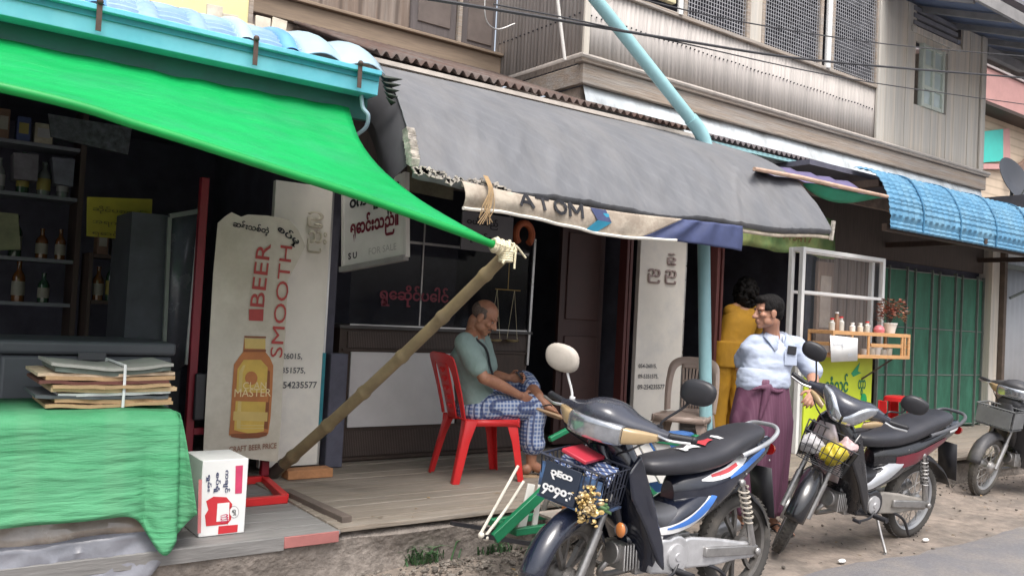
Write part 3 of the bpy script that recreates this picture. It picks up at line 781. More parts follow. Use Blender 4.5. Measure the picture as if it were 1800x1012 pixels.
a = MB(); a.grid([[ban(lerp(sb_(j / 10), 1, i / 24), j / 10 * (1.0 + .10 * i / 24)) + V((0, .010 * math.sin(i * .9), 0)) for i in range(25)] for j in range(11)]); a.build("navy_end", m_navy, bn, solid=.002)
a = MB(); a.tube([ban(s_ / 40, 1) + V((0, -.008, 0)) for s_ in range(0, 32)], .011, 7); a.build("rolled_edge", M("white_edge", (.70, .67, .60), .8, var=.15), bn)
# letters, half rolled under at the lip
def on_ban(s0, s1, t0, t1, poly, name, mat):
    q = MB(); pts = [ban(lerp(s0, s1, x), lerp(t0, t1, 1 - y)) + V((0, -.012, 0)) for x, y in poly]
    q.add(pts, [tuple(range(len(pts)))]); return q.build(name, mat, bn, smooth=False, solid=.001)
def word(s0, t0, t1, w_, s_):
    for ch in s_:
        p0, p1 = ban(s0, t1), ban(s0 + w_, t1); pu = ban(s0, t0)
        if ch != ' ': text(ch, "lettering", m_black, bn, p0 + V((0, -.03, 0)), p1 - p0, pu - p0, width=(p1 - p0).length * .86, height=(pu - p0).length, bold=.008)
        s0 += w_
def stroke(s0, t0, s1, t1, w_):
    """one bold stroke of a printed letter, in banner coordinates"""
    n_ = V((-(t1 - t0), (s1 - s0) * 9, 0)); n_ = n_.normalized() if n_.length else V((0, 1, 0))
    return [(s0 + n_.x * w_ / 9 * 1.0, t0 + n_.y * w_), (s1 + n_.x * w_ / 9, t1 + n_.y * w_), (s1 - n_.x * w_ / 9, t1 - n_.y * w_), (s0 - n_.x * w_ / 9, t0 - n_.y * w_)]
LT = {'A': [(0, 1, .5, 0), (.5, 0, 1, 1), (.22, .66, .78, .66)], 'T': [(0, .06, 1, .06), (.5, 0, .5, 1)], 'M': [(.04, 1, .04, 0), (.04, 0, .5, .7), (.5, .7, .96, 0), (.96, 0, .96, 1)],
      'O': [(.5 + .46 * math.cos(q * .7854), .5 + .46 * math.sin(q * .7854), .5 + .46 * math.cos((q + 1) * .7854), .5 + .46 * math.sin((q + 1) * .7854)) for q in range(8)]}
s0_ = .222
for ch in "ATOM":
    a = MB(); w0 = .047
    for q, (x0, y0, x1, y1) in enumerate(LT[ch]):
        aa, bb2 = ban(s0_ + x0 * w0, -.05 + y0 * .62) + V((0, -.010 - .0006 * q, 0)), ban(s0_ + x1 * w0, -.05 + y1 * .62) + V((0, -.010 - .0006 * q, 0))
        a.bar(aa, bb2, .020, .003, up=(0, 1, 0))
    a.build("lettering", m_black, bn); s0_ += .058
on_ban(.47, .56, .02, .50, [(0, 1), (.62, 1), (1, 0), (.38, 0)], "chevron", m_navy)
on_ban(.47, .56, .50, .96, [(.38, 1), (1, 1), (.62, 0), (0, 0)], "chevron", m_teal)
on_ban(.49, .555, .16, .50, [(.45, 1), (.75, 1), (1, 0), (.7, 0)], "chevron", m_teal)
a = MB()
for k in range(11):
    p = ban(.085 + .004 * (k % 5), .0); a.tube(catmull([p + V((0, .0, .06)), p + V((.01, -.045, -.02)), p + V((random.uniform(-.03, .03), -.04, -.12)), p + V((random.uniform(-.05, .07), -.02, -.16 - random.uniform(0, .08)))]), .003, 5)
a.build("twine", M("tan_twine", (.42, .29, .16), .9, var=.2), bn)

# ---- blue sheet roof on the right with small open left end
br = thing("blue_sheet_roof", "bright blue moulded sheet roof with a rounded eave over the right shops", "roof", (9.5, 4.7, 2.8))
profR = [(4.86, 3.12), (4.64, 3.04), (4.52, 2.88), (4.46, 2.70), (4.46, 2.48)]
a = MB(); pan_roof(a, 7.70, 14.0, profR, .115, .016, .055, .015); a.build("roof_sheet", m_bluesheet, br, solid=.004)
for x in (8.3, 9.05, 9.85, 10.7):
    a = MB(); pp = catmull([(x, y - .012, z + .012) for y, z in profR], 6); a.tube(pp, .009, 6); a.build("seam", M("dark_blue_seam", (.045, .17, .30), .5), br)
a = MB(); a.bb(7.72, 14, 4.50, 4.55, 2.46, 2.53); a.bb(7.72, 7.78, 4.6, 5.3, 2.90, 2.97); a.bb(9.6, 9.66, 4.45, 5.6, 2.5, 2.56); a.bb(11.9, 11.96, 4.45, 5.6, 2.5, 2.56); a.build("purlin", m_darkwood, br)
a = MB(); a.bb(7.0, 13.6, 4.88, 5.36, 3.04, 3.09); a.build("shade_filler", m_blackwood, br)  # dark filler board added to stand in for the roof's shaded underside
# small purple/green cloth with its bamboo rod at the roof's open end
pc = thing("cloth_awning", "small purple and green cloth shade slung on a bamboo rod between the awnings", "awning", (7, 4.3, 2.6))
A, B = at(1322, 300, Y=4.25), at(1556, 348, Y=4.42)
C1, D1 = at(1340, 286, Y=4.7), at(1500, 322, Y=4.7)
rows = []
for j in range(7):
    rows.append([C1.lerp(D1, i / 14).lerp(A.lerp(B, i / 14), j / 6) + V((0, 0, -.03 * math.sin(math.pi * j / 6) + .01 * math.sin(i * 2.1))) for i in range(15)])
a = MB(); a.grid(rows); a.build("cloth", M("purple_cloth", (.13, .11, .22), .7, var=.2, scale=7), pc, solid=.003)
rows = []
E1, F1 = at(1425, 322, Y=4.32), at(1552, 348, Y=4.42)
for j in range(5):
    rows.append([E1.lerp(F1, i / 12) + V((0, .02 * j, -(.105 * math.sin(math.pi * (i / 12) ** .8)) * j / 4)) for i in range(13)])
a = MB(); a.grid(rows); a.build("green_cloth", M("green_cloth", (.01, .26, .15), .6, var=.2), pc, solid=.003)
a = MB(); a.tube([A + V((0, -.02, .012)), A.lerp(B, .3) + V((0, -.02, .02)), A.lerp(B, .65) + V((0, -.02, .012)), B + V((0, -.02, .012))], [.016, .02, .02, .016], 8); a.build("bamboo_rod", M("pale_bamboo", (.52, .36, .27), .6, var=.25, scale=9), pc)

# ---- pale blue down pipe: leaning run, elbow, upright
dp = thing("down_pipe", "thick pale blue plastic pipe leaning down to the grey awning then dropping to the deck", "pipe", at(1247, 838, Z=.30))
e0 = at(1232, 232, Y=4.93); e1 = at(1243, 262, Y=4.93); tpp = at(1035, -16, Y=5.05)
b0 = V((at(1247, 838, Y=4.6).x, 4.6, .30))
b0 = V((5.30, 4.62, .30))
e1b = at(1237, 420, Y=4.80)
a = MB(); a.tube([tpp, e0.lerp(tpp, .06)], .052, 18); a.build("leaning_run", m_pipeblue, dp)
a = MB(); a.tube(catmull([e0.lerp(tpp, .10), e0.lerp(tpp, .03), e0.lerp(e1, .5), e1 + V((0, 0, -.05)), e1 + V((0, 0, -.10))], 6), .060, 18); a.build("elbow", m_pipeblue, dp)
a = MB(); a.tube([e1 + V((0, 0, -.08)), e1b, V((5.42, 4.62, .30))], .052, 18); a.build("upright", m_pipeblue, dp)

# ---- thin white pole against the zinc side wall, wires across the street front
wp = thing("white_stick", "thin white stick leaning on the zinc side wall of the timber house", "pole", at(993, 105, Y=5.6))
a = MB(); a.tube([at(993, 106, Y=5.34), at(979, -8, Y=5.34)], .014, 8); a.build("stick", m_white, wp)
for lab, pts, r in (("black overhead cable crossing the mesh windows and the leaning pipe", ((700, -10), (900, 22), (1200, 72), (1450, 108), (1810, 138)), .010),
                    ("thin grey wire sagging low over the zinc wall", ((868, 8), (1000, 33), (1180, 72), (1500, 140), (1810, 185)), .005),
                    ("thin wire along the top over the mesh windows", ((1080, -12), (1300, 38), (1560, 78), (1810, 100)), .005)):
    p = catmull([at(x, y, Y=4.0 + .1 * i) for i, (x, y) in enumerate(pts)], 8)
    a = MB(); a.tube(p, r, 6); tag(a.build("cable", M("cable_sheath", (.05, .05, .055), .7), None), lab, "cable")
p = catmull([at(x, y, Y=5.2) for x, y in ((853, -10), (852, 20), (858, 42), (876, 52), (905, 42))], 8)
a = MB(); a.tube(p, .006, 6); tag(a.build("cable", m_steel, None), "looped loose wire beside the dark brown shutter", "cable")
# ================================================================ left shop: table, goods, stand, panels
tb = thing("stall_table", "table of the left shop hidden under a green woven cloth", "table", (.2, 4.5, .285))
a = MB(); a.bb(-1.2, 1.10, 4.22, 4.86, .885, .915); a.build("tabletop", m_oldwood, tb)
for x in (-1.1, 1.03):
    for y in (4.27, 4.8):
        a = MB(); a.bb(x - .025, x + .025, y - .025, y + .025, .285, .884); a.build("leg", m_oldwood, tb)
cl = thing("table_cloth", "green woven plastic cloth hanging over the front of the stall table", "cloth", (.2, 4.2, .9))
rows = []
def cloth_x(i): return -1.25 + i * .015
nx = 161
prof = [(4.86, .925), (4.6, .93), (4.35, .928), (4.21, .925), (4.165, .90)] + [(4.155 - .0018 * q, .88 - .0205 * q) for q in range(21)]
for j, (y, z) in enumerate(prof):
    row = []
    for i in range(nx):
        x = cloth_x(i); dn = max(0, (.92 - z) / .45)
        yy = y + dn * (.012 * math.sin(x * 13 + 1) + .018 * mnoise.noise(V((x * 2.2, z * 3, 0))) + .009 * mnoise.noise(V((x * 4, z * 26, 3))) + .006 * mnoise.noise(V((x * 9, z * 55, 7))) - .05 * math.exp(-((x - 1.10) / .06) ** 2) + .03 * math.exp(-((x - 1.02) / .03) ** 2))
        zz = z - dn * .19 * math.exp(-((x - 1.10) / .085) ** 2) + (.03 * dn * ((x - .3) * .12 + .4 * mnoise.noise(V((x * 1.1, 0, 4))))) + (.02 * mnoise.noise(V((x * 3, y * 3, 1))) if z > .9 and y < 4.8 else 0)
        row.append(V((x, yy, zz)))
    rows.append(row)
a = MB(); a.grid(rows)
# right corner: gathered folds that drop lower than the front
rows2 = []
for j in range(14):
    t = j / 13; row = []
    for i in range(22):
        s_ = i / 21
        z = lerp(.922, (.475 - .19 * math.exp(-((s_ + .15) / .22) ** 2)), t)
        fold = math.sin(s_ * 17) * .028 * t
        x = 1.15 + (.11 * math.sin(min(1, s_ * 2.4) * 1.57)) * t ** .8 + fold * .4
        y = lerp(4.165, 4.12, t) - .05 * t * math.sin(min(1, s_ * 3) * 3.14) + max(0, s_ - .25) * .75 + fold
        row.append(V((x, y, z)))
    rows2.append(row)
a.grid(rows2)
a.build("cloth", m_greencloth, cl, solid=.003)
# clear plastic and old boards below
pl = thing("plastic_cover", "crumpled grey plastic sheeting tucked around the foot of the stall table", "plastic sheet", (.2, 4.1, 0))
rows = []
for j in range(22):
    t = j / 21; row = []
    for i in range(90):
        x = -1.2 + i * .027
        z = lerp(.60, -.01, t) + .02 * mnoise.noise(V((x * 3, t * 4, 8)))
        lim = 1.22 - .50 * max(0, t - .35) ** 1.2
        y = 4.19 - .02 * t - .16 * max(0, t - .45) + .04 * mnoise.noise(V((x * 2.3, t * 3, 2))) + .03 * abs(mnoise.noise(V((x * 6 + t * 5, t * 6, 5)))) + .014 * abs(mnoise.noise(V((x * 15 - t * 6, t * 12, 5))))
        xx = -1.2 + (x + 1.2) * (lim + 1.2) / 2.43
        row.append(V((xx, y, z)))
    rows.append(row)
a = MB(); a.grid(rows[8:]); a.mi = 1; a.grid(rows[:9]); a.build("sheet", [m_plasticsheet, M("brownish_plastic", (.27, .225, .19), .25, var=.2, scale=4, bump=.5, bscale=6, coat=.6, c2=(.36, .33, .30), c2amt=.4)], pl, solid=.002)
bx = thing("storage_crate", "low wooden crate under the stall table behind the plastic", "crate", (.2, 4.5, .285))
a = MB(); a.bb(-1.1, 1.0, 4.30, 4.75, .286, .56); a.build("body", m_oldwood, bx, bevel=.01)
a = MB(); a.bb(-1.12, 1.02, 4.285, 4.77, .561, .585); a.build("lid", m_oldwood, bx, bevel=.004)

# tied bundle of flattened cartons
cb = thing("cardboard_bundle", "bundle of flattened cardboard cartons tied with string on the green cloth", "cardboard", (.8, 4.5, .93))
random.seed(21)
z = .935
tones = [m_card, m_card, M("grey_board", (.09, .10, .11), .8), m_paper, M("light_card", (.58, .42, .25), .85), m_card, M("maroon_card", (.13, .05, .04), .8), m_card, M("buff_card", (.60, .47, .33), .85), M("green_grey_card", (.13, .16, .14), .8), M("pale_grey_card", (.36, .36, .33), .8)]
L0 = at(58, 720, Y=4.38).x; L1 = at(306, 700, Y=4.38).x
for i, mt in enumerate(tones):
    h = random.choice([.014, .018, .022]); x0 = L0 + random.uniform(0, .10); x1 = L1 - random.uniform(0, .04)
    rows = []
    bend = .026 if i >= 9 else .007; yo_ = random.uniform(-.03, .05); tilt_ = random.uniform(-.0010, .0010)
    for k in range(2):
        zz = z + k * h
        rows.append([V((lerp(x0, x1, q / 12), 4.34 + yo_ + .02 * mnoise.noise(V((q * .5, i * 5, 2))), zz + tilt_ * (q - 6) + bend * abs(q / 12 - .5) * 2 - (bend if i >= 9 else 0) * .5 + .007 * mnoise.noise(V((q * .4, i * 3, 0))))) for q in range(13)])
    a = MB(); top = rows[1]; botm = rows[0]
    back = [p + V((0, .42, 0)) for p in top]; backb = [p + V((0, .42, 0)) for p in botm]
    a.rings([[botm[q], top[q], back[q], backb[q]] for q in range(13)])
    a.build("board", mt, cb, smooth=False); z += h + .002
a = MB(); xm = lerp(L0, L1, .60)
a.tube([(xm, 4.76, .93), (xm, 4.76, z + .002), (xm, 4.332, z + .0), (xm, 4.328, z - .10), (xm, 4.332, .935)], .007, 6)
a.build("string", M("white_string", (.66, .68, .68), .6), cb)

# chest freezer behind the table, shelf racks with bottles, glass door, notices
fz = thing("chest_freezer", "dim grey chest freezer with a ribbed lid behind the cardboard bundle", "freezer", (.95, 5.5, .26))
m_fz = M("freezer_grey", (.085, .092, .105), .5, var=.12)
a = MB(); a.bb(.50, 1.36, 5.15, 5.75, .28, 1.12); a.build("body", m_fz, fz, bevel=.02)
a = MB(); a.bb(.485, 1.375, 5.13, 5.76, 1.125, 1.20); a.build("lid", m_fz, fz, bevel=.02, bseg=3)
a = MB(); a.bb(.86, 1.0, 5.118, 5.13, 1.10, 1.14); a.build("handle", m_greyplastic, fz)
def bottle(mb, x, y, z, h, r):
    mb.lathe([(r, 0), (r, h * .58), (r * .85, h * .66), (r * .36, h * .78), (r * .34, h * .94), (r * .42, h * .95), (r * .42, h)], (x, y, z), n=12)
sh = thing("shelf_rack", "dark shelf rack with rows of bottles at the back of the left shop", "shelf", (0, 7.0, .26))
zs = [.55, at(60, 530, Y=6.9).z, at(60, 452, Y=6.9).z, at(60, 340, Y=6.9).z, at(60, 250, Y=6.9).z]
xL, xR = -2.2, at(128, 450, Y=6.9).x
for z_ in zs:
    a = MB(); a.bb(xL, xR, 6.88, 7.18, z_ - .03, z_ - .004); a.build("shelf", M("shelf_board", (.16, .17, .19), .6, var=.1), sh)
for x in (xL - .02, xR + .02):
    a = MB(); a.bb(x - .018, x + .018, 6.86, 7.2, .26, 2.8); a.build("side_panel", m_darkwood, sh)
gl = [("amber", (.13, .05, .012)), ("dark green", (.02, .055, .03)), ("clear", (.16, .17, .17)), ("brown", (.07, .03, .018))]
gm = {k: M("bottle_" + k.replace(" ", "_"), c, .2, var=.1, spec=.8) for k, c in gl}
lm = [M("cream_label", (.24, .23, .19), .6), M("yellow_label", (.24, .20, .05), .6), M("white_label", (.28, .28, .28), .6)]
shelf_word = {1: "lower", 2: "middle", 3: "upper"}
random.seed(5)
sizes = ["small", "tall", "stout", "slim"]
for li in (1, 2, 3):
    x = at(-14, 500, Y=6.95).x; n = 0
    while x < xR - .05:
        k = random.randrange(4); h = random.uniform(.20, .30); r = random.uniform(.032, .045); lb = random.randrange(3)
        b_ = thing("bottle", "bottle", "bottle", (x, 6.96, zs[li] - .003), "bottles on the back shelves of the left shop")
        n += 1
        b_['label'] = "%s bottle with %s label, %s from the left on the rack's %s shelf" % (gl[k][0], ["cream", "yellow", "white"][lb], ["first", "second", "third", "fourth", "fifth", "sixth", "seventh", "eighth", "ninth", "tenth"][min(n - 1, 9)], shelf_word[li])
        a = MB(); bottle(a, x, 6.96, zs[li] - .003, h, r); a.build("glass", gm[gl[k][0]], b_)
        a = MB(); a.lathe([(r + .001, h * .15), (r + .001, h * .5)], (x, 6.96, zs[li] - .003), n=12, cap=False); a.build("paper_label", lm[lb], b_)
        x += r * 2 + random.uniform(.03, .10)
# second, lower rack to the right
sh2 = thing("shelf_rack", "narrow dark rack of bottles below the yellow notice in the left shop", "shelf", (1.1, 6.8, .26))
x0, x1 = at(160, 500, Y=6.7).x, at(248, 500, Y=6.7).x
for z_ in (at(200, 528, Y=6.7).z, at(200, 448, Y=6.7).z):
    a = MB(); a.bb(x0, x1, 6.66, 6.96, z_ - .03, z_ - .004); a.build("shelf", m_darkwood, sh2)
for x in (x0 - .015, x1 + .015):
    a = MB(); a.bb(x - .012, x + .012, 6.66, 6.96, .26, 1.75); a.build("side_panel", m_darkwood, sh2)
for n in range(4):
    x = x0 + .05 + n * .085; h = .24 + .05 * (n % 2); z_ = at(200, 528, Y=6.7).z - .003; k = n % 4
    b_ = thing("bottle", ["amber", "dark green", "clear", "brown"][k] + " bottle standing on the narrow rack under the yellow notice", "bottle", (x, 6.72, z_), "bottles on the narrow rack")
    a = MB(); bottle(a, x, 6.72, z_, h, .036); a.build("glass", gm[gl[k][0]], b_)
    a = MB(); a.lathe([(.037, h * .15), (.037, h * .5)], (x, 6.72, z_), n=12, cap=False); a.build("paper_label", lm[n % 3], b_)
def hung(name, lab, cat, px, Y, mat, th=.006, frame=None):
    q = [at(x, y, Y=Y) for x, y in px]
    a = MB(); a.add(q + [p + V((0, th, 0)) for p in q], [(0, 1, 2, 3), (7, 6, 5, 4), (0, 4, 5, 1), (1, 5, 6, 2), (2, 6, 7, 3), (3, 7, 4, 0)])
    o = a.build(name, mat, None, smooth=False); tag(o, lab, cat); return o, q
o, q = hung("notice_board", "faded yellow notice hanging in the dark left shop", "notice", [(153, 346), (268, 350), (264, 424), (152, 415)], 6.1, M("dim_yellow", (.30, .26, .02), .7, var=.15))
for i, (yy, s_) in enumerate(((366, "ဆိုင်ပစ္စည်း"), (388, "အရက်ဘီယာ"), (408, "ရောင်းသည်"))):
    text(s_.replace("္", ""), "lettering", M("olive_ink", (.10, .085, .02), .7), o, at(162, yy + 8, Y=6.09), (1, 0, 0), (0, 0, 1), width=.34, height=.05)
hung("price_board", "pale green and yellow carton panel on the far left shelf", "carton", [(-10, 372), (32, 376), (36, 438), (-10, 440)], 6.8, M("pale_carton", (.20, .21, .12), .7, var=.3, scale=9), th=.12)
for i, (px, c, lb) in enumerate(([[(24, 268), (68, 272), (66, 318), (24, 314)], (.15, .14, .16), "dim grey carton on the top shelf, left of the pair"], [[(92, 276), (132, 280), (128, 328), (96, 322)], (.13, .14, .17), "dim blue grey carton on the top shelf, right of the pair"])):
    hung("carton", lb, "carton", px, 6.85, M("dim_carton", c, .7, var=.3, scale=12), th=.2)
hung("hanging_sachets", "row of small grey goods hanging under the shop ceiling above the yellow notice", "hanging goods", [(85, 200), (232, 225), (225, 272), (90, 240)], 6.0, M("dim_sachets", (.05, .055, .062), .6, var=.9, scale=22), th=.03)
random.seed(31)
pk_c = [("dull red", (.16, .03, .03)), ("dim blue", (.04, .06, .15)), ("cream", (.30, .27, .20)), ("brown", (.14, .08, .05)), ("grey", (.14, .14, .15))]
pk_m = {k: M("packet_" + k.replace(" ", "_"), c, .6, var=.3, scale=14) for k, c in pk_c}
ordn = ["first", "second", "third", "fourth", "fifth", "sixth", "seventh", "eighth", "ninth", "tenth", "eleventh", "twelfth"]
for li, (z_, yy, xa, xb, lab) in enumerate(((zs[4] - .003, 6.90, xL + 1.6, xR - .08, "packet on the topmost shelf of the dark rack"), (zs[0] - .003, 6.90, xL + 1.8, xR - .05, "packet on the bottom shelf of the dark rack"), (at(200, 448, Y=6.7).z - .003, 6.68, x0 + .02, x1 - .06, "packet on the narrow rack's upper board"))):
    x = xa; n = 0
    while x < xb and n < 12:
        k = random.choice(pk_c)[0]; w_, h_ = random.uniform(.07, .14), random.uniform(.12, .24)
        pt_ = thing("packet", "%s %s, %s from the left" % (k, lab, ordn[n]), "packet", (x, yy, z_), "packets on the left shop's shelves")
        a = MB(); a.bb(x, x + w_, yy, yy + .14, z_, z_ + h_); a.build("box", pk_m[k], pt_, bevel=.004)
        a = MB(); a.bb(x + w_ * .15, x + w_ * .85, yy - .002, yy - .0005, z_ + h_ * .3, z_ + h_ * .75); a.build("paper_label", lm[n % 3], pt_)
        x += w_ + random.uniform(.012, .05); n += 1
gd = thing("glass_cabinet", "tall glass fronted cabinet with a white edge beside the red post", "cabinet", (1.4, 5.7, .26))
q = [at(x, y, Y=5.62) for x, y in ((300, 380), (352, 370), (330, 640), (290, 660))]
a = MB(); a.bar(at(353, 370, Y=5.62), at(329, 640, Y=5.62), .035, .04); a.build("white_stile", m_whitemetal, gd)
a = MB(); a.bar(at(298, 380, Y=5.62), at(351, 371, Y=5.62), .03, .03); a.bar(at(298, 382, Y=5.62), at(286, 660, Y=5.62), .022, .03); a.build("frame", m_gatesteel, gd)
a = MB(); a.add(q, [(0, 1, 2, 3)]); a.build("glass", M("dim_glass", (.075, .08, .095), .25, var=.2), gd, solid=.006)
a = MB(); a.bb(1.20, 1.55, 5.66, 6.2, .28, 1.98); a.build("body", M("cabinet_back", (.05, .055, .065), .8, var=.3), gd)

# red steel stand with the drinks banner
st = thing("banner_stand", "red steel stand with a rectangular foot carrying the drinks banner", "stand", (1.8, 5.2, .285))
a = MB()
for p0, p1 in (((1.50, 4.86), (1.985, 4.86)), ((1.50, 5.45), (2.06, 5.45)), ((1.50, 4.885), (1.50, 5.425)), ((1.985, 4.885), (2.06, 5.425))):
    a.bar((*p0, .31), (*p1, .31), .045, .045)
a.build("foot", m_red, st, bevel=.004)
for x, zt in ((1.565, 2.22), (2.062, .5)):
    a = MB(); a.bb(x - .025, x + .025, 5.43, 5.48, .335, zt); a.build("upright", m_redmetal, st, bevel=.004)
a = MB(); a.bb(1.592, 2.10, 5.435, 5.47, .62, .66); a.build("cross_bar", m_redmetal, st)
a = MB(); q = at(352, 690, Y=5.40); a.bb(q.x - .035, q.x + .035, 5.39, 5.42, q.z - .17, q.z + .12); a.build("dark_tag", m_blackplastic, st, bevel=.01)
bn2 = thing("drinks_banner", "worn cream drinks banner with a printed amber bottle and red BEER SMOOTH lettering", "banner", (1.85, 5.38, .45))
BYY = 5.37
outl = [(357, 802), (362, 700), (368, 600), (375, 480), (383, 392), (395, 381), (407, 373), (424, 381), (436, 377), (470, 379), (508, 386), (524, 404), (537, 432), (522, 462), (506, 492), (503, 560), (498, 650), (494, 740), (488, 812), (440, 806), (400, 806)]
pts = [at(x, y, Y=BYY) for x, y in outl]
def on_banner(px, name, mat, dy=-.004, parent=bn2, Y=BYY):
    a = MB(); q = [at(x, y, Y=Y) + V((0, dy, 0)) for x, y in px]; a.add(q, [tuple(range(len(q)))])
    return a.build(name, mat, parent, smooth=False)
a = MB(); a.add(pts + [p + V((0, .006, 0)) for p in pts], [tuple(range(len(pts)))[::-1], tuple(range(len(pts), 2 * len(pts)))] + [(i, (i + 1) % len(pts), len(pts) + (i + 1) % len(pts), len(pts) + i) for i in range(len(pts))])
a.build("cloth", M("cream_banner", (.62, .57, .49), .6, var=.1, scale=3, c2=(.50, .45, .37), c2amt=.6, c2scale=2.2, bump=.2, bscale=5), bn2, smooth=False)
m_amber = M("amber_print", (.60, .40, .08), .5, var=.14, scale=7); m_amber2 = M("dark_amber_print", (.44, .16, .05), .5, var=.15, scale=9); m_gold = M("gold_print", (.58, .42, .14), .5, var=.1); m_redprint = M("faded_red_print", (.40, .055, .05), .6, var=.15, scale=8)
on_banner([(402, 764), (405, 730), (408, 680), (411, 640), (420, 627), (427, 618), (429, 594), (466, 595), (466, 618), (474, 628), (480, 642), (478, 690), (475, 735), (471, 762), (455, 769), (425, 770)], "bottle_print", m_amber2)
on_banner([(411, 755), (414, 700), (417, 648), (428, 632), (458, 632), (470, 645), (467, 700), (463, 757), (440, 762)], "bottle_glow", m_amber, -.006)
on_banner([(429, 594), (466, 595), (466, 613), (430, 612)], "cap_print", m_gold, -.0065)
on_banner([(411, 688), (472, 690), (471, 706), (410, 704)], "label_band", m_amber2, -.0072)
on_banner([(410, 722), (470, 724), (469, 740), (409, 738)], "label_band", m_gold, -.0072)
m_hl = M("pale_amber_print", (.60, .45, .16), .5, var=.1); m_sh = M("brown_amber_print", (.22, .07, .025), .5, var=.15)
on_banner([(415, 750), (418, 700), (420, 652), (427, 641), (431, 641), (426, 655), (424, 700), (422, 752)], "highlight_print", m_hl, -.0068)
on_banner([(463, 752), (468, 700), (470, 650), (474, 652), (473, 700), (470, 754)], "dark_edge_print", m_sh, -.0068)
on_banner([(404, 762), (470, 759), (468, 765), (452, 769), (424, 770), (406, 767)], "base_print", m_sh, -.0066)
on_banner([(429, 590), (467, 591), (467, 594), (429, 593)], "cap_edge", m_sh, -.007)
on_banner([(428, 614), (467, 614), (467, 618), (428, 618)], "neck_ring", m_sh, -.0072)
for yy in (746, 751): on_banner([(416, yy), (463, yy), (463, yy + 2), (416, yy + 2)], "label_line", m_hl, -.0072)
ring = [(441 + 11 * math.cos(t), 664 + 12 * math.sin(t)) for t in [k * .4 for k in range(16)]]
on_banner(ring, "crest", m_amber2, -.0074)
def bt(s, x, y, w_px, h_px, mat, rot=0.0, bold=.01, parent=bn2, Y=BYY, dy=-.009, wide=None):
    """lettering placed at a point of the banner, rot in degrees in its plane"""
    o_ = at(x, y, Y=Y) + V((0, dy, 0)); sc = FPX / (o_ - CO).dot(CF)
    u = V((math.cos(R(rot)), 0, math.sin(R(rot)))); v = V((-math.sin(R(rot)), 0, math.cos(R(rot))))
    return text(s, "lettering", mat, parent, o_, u, v, width=w_px / sc, height=h_px / sc, extrude=0, bold=bold)
m_ltprint = M("pale_gold_letter", (.74, .60, .34), .5)
bt("CLAN", 426, 683, 42, 12, m_ltprint, bold=.0); bt("MASTER", 411, 697, 66, 14, m_ltprint, bold=.0)
bt("BEER", 463, 540, 112, 25, m_redprint, rot=87, bold=.004)
on_banner([(437, 543), (463, 543), (462, 564), (437, 563)], "print_block", m_redprint, -.005)
bt("SMOOTH", 495, 628, 196, 22, m_redprint, rot=88, bold=.0)
bt("ဆန်းသစ်တဲ့", 407, 404, 66, 20, m_black, rot=-6, bold=.03); bt("စပ်မှု", 482, 410, 46, 22, m_black, rot=-30, bold=.03)
bt("CRAFT BEER PRICE", 402, 794, 86, 10, M("brown_letter", (.25, .12, .08), .6), rot=2, bold=.012)
bt("© Gold", 370, 776, 28, 10, m_redprint, rot=18, bold=.01) if False else None

# white panels with telephone numbers
m_ink = M("grey_ink", (.11, .11, .12), .6)
def panel(x0, x1, y, z0, z1, label, tx, cut):
    p = thing("sign_panel", label, "sign panel", ((x0 + x1) / 2, y, z0), "white panels with telephone numbers")
    a = MB(); a.bb(x0, x1, y, y + .05, z0, z1); a.build("board", m_panelwhite, p, bevel=.004)
    a = MB(); a.bb(x1 - .012, x1 + .002, y - .003, y + .052, z0, z1); a.build("edge_strip", m_alu, p)
    for i, s_ in enumerate(("054-26015,", "09-5351575,", "09-254235577")):
        text(s_, "lettering", m_ink, p, (tx, y - .004, cut - i * .098), (1, 0, 0), (0, 0, 1), height=.046, bold=.015)
    return p
P1 = panel(2.10, 2.53, 5.66, .34, 2.30, "white panel right of the drinks banner with telephone numbers half hidden", 2.12, 1.075)
P2 = panel(5.72, 6.36, 5.79, .31, 2.28, "white panel behind the taupe chair with three telephone numbers", 5.76, 1.02)
a = MB(); q0, q1 = at(571, 620, Y=5.65), at(564, 770, Y=5.65); a.bb(q0.x - .012, q0.x + .012, 5.655, 5.659, q1.z, q0.z); a.build("teal_stripe", M("teal_ink", (.02, .20, .25), .5), P1)
m_raised = M("raised_cream_letter", (.60, .55, .44), .4, var=.06)
for (s_, x, y, w_, h_, pp, Yp) in (("ဥ", 538, 400, 30, 30, P1, 5.655), ("ညး", 538, 444, 36, 40, P1, 5.655)):
    bt(s_, x, y, w_, h_, m_raised, bold=.015, parent=pp, Y=Yp, dy=-.02).modifiers.new("thick", "SOLIDIFY").thickness = .007
for (s_, x, y, w_, h_) in (("ဦ", 1172, 466, 22, 22), ("ည", 1138, 497, 30, 26), ("ည", 1168, 499, 28, 26)):
    bt(s_, x, y, w_, h_, M("dull_red_letter", (.42, .33, .31), .5), bold=.03, parent=P2, Y=5.785, dy=-.012).modifiers.new("thick", "SOLIDIFY").thickness = .014

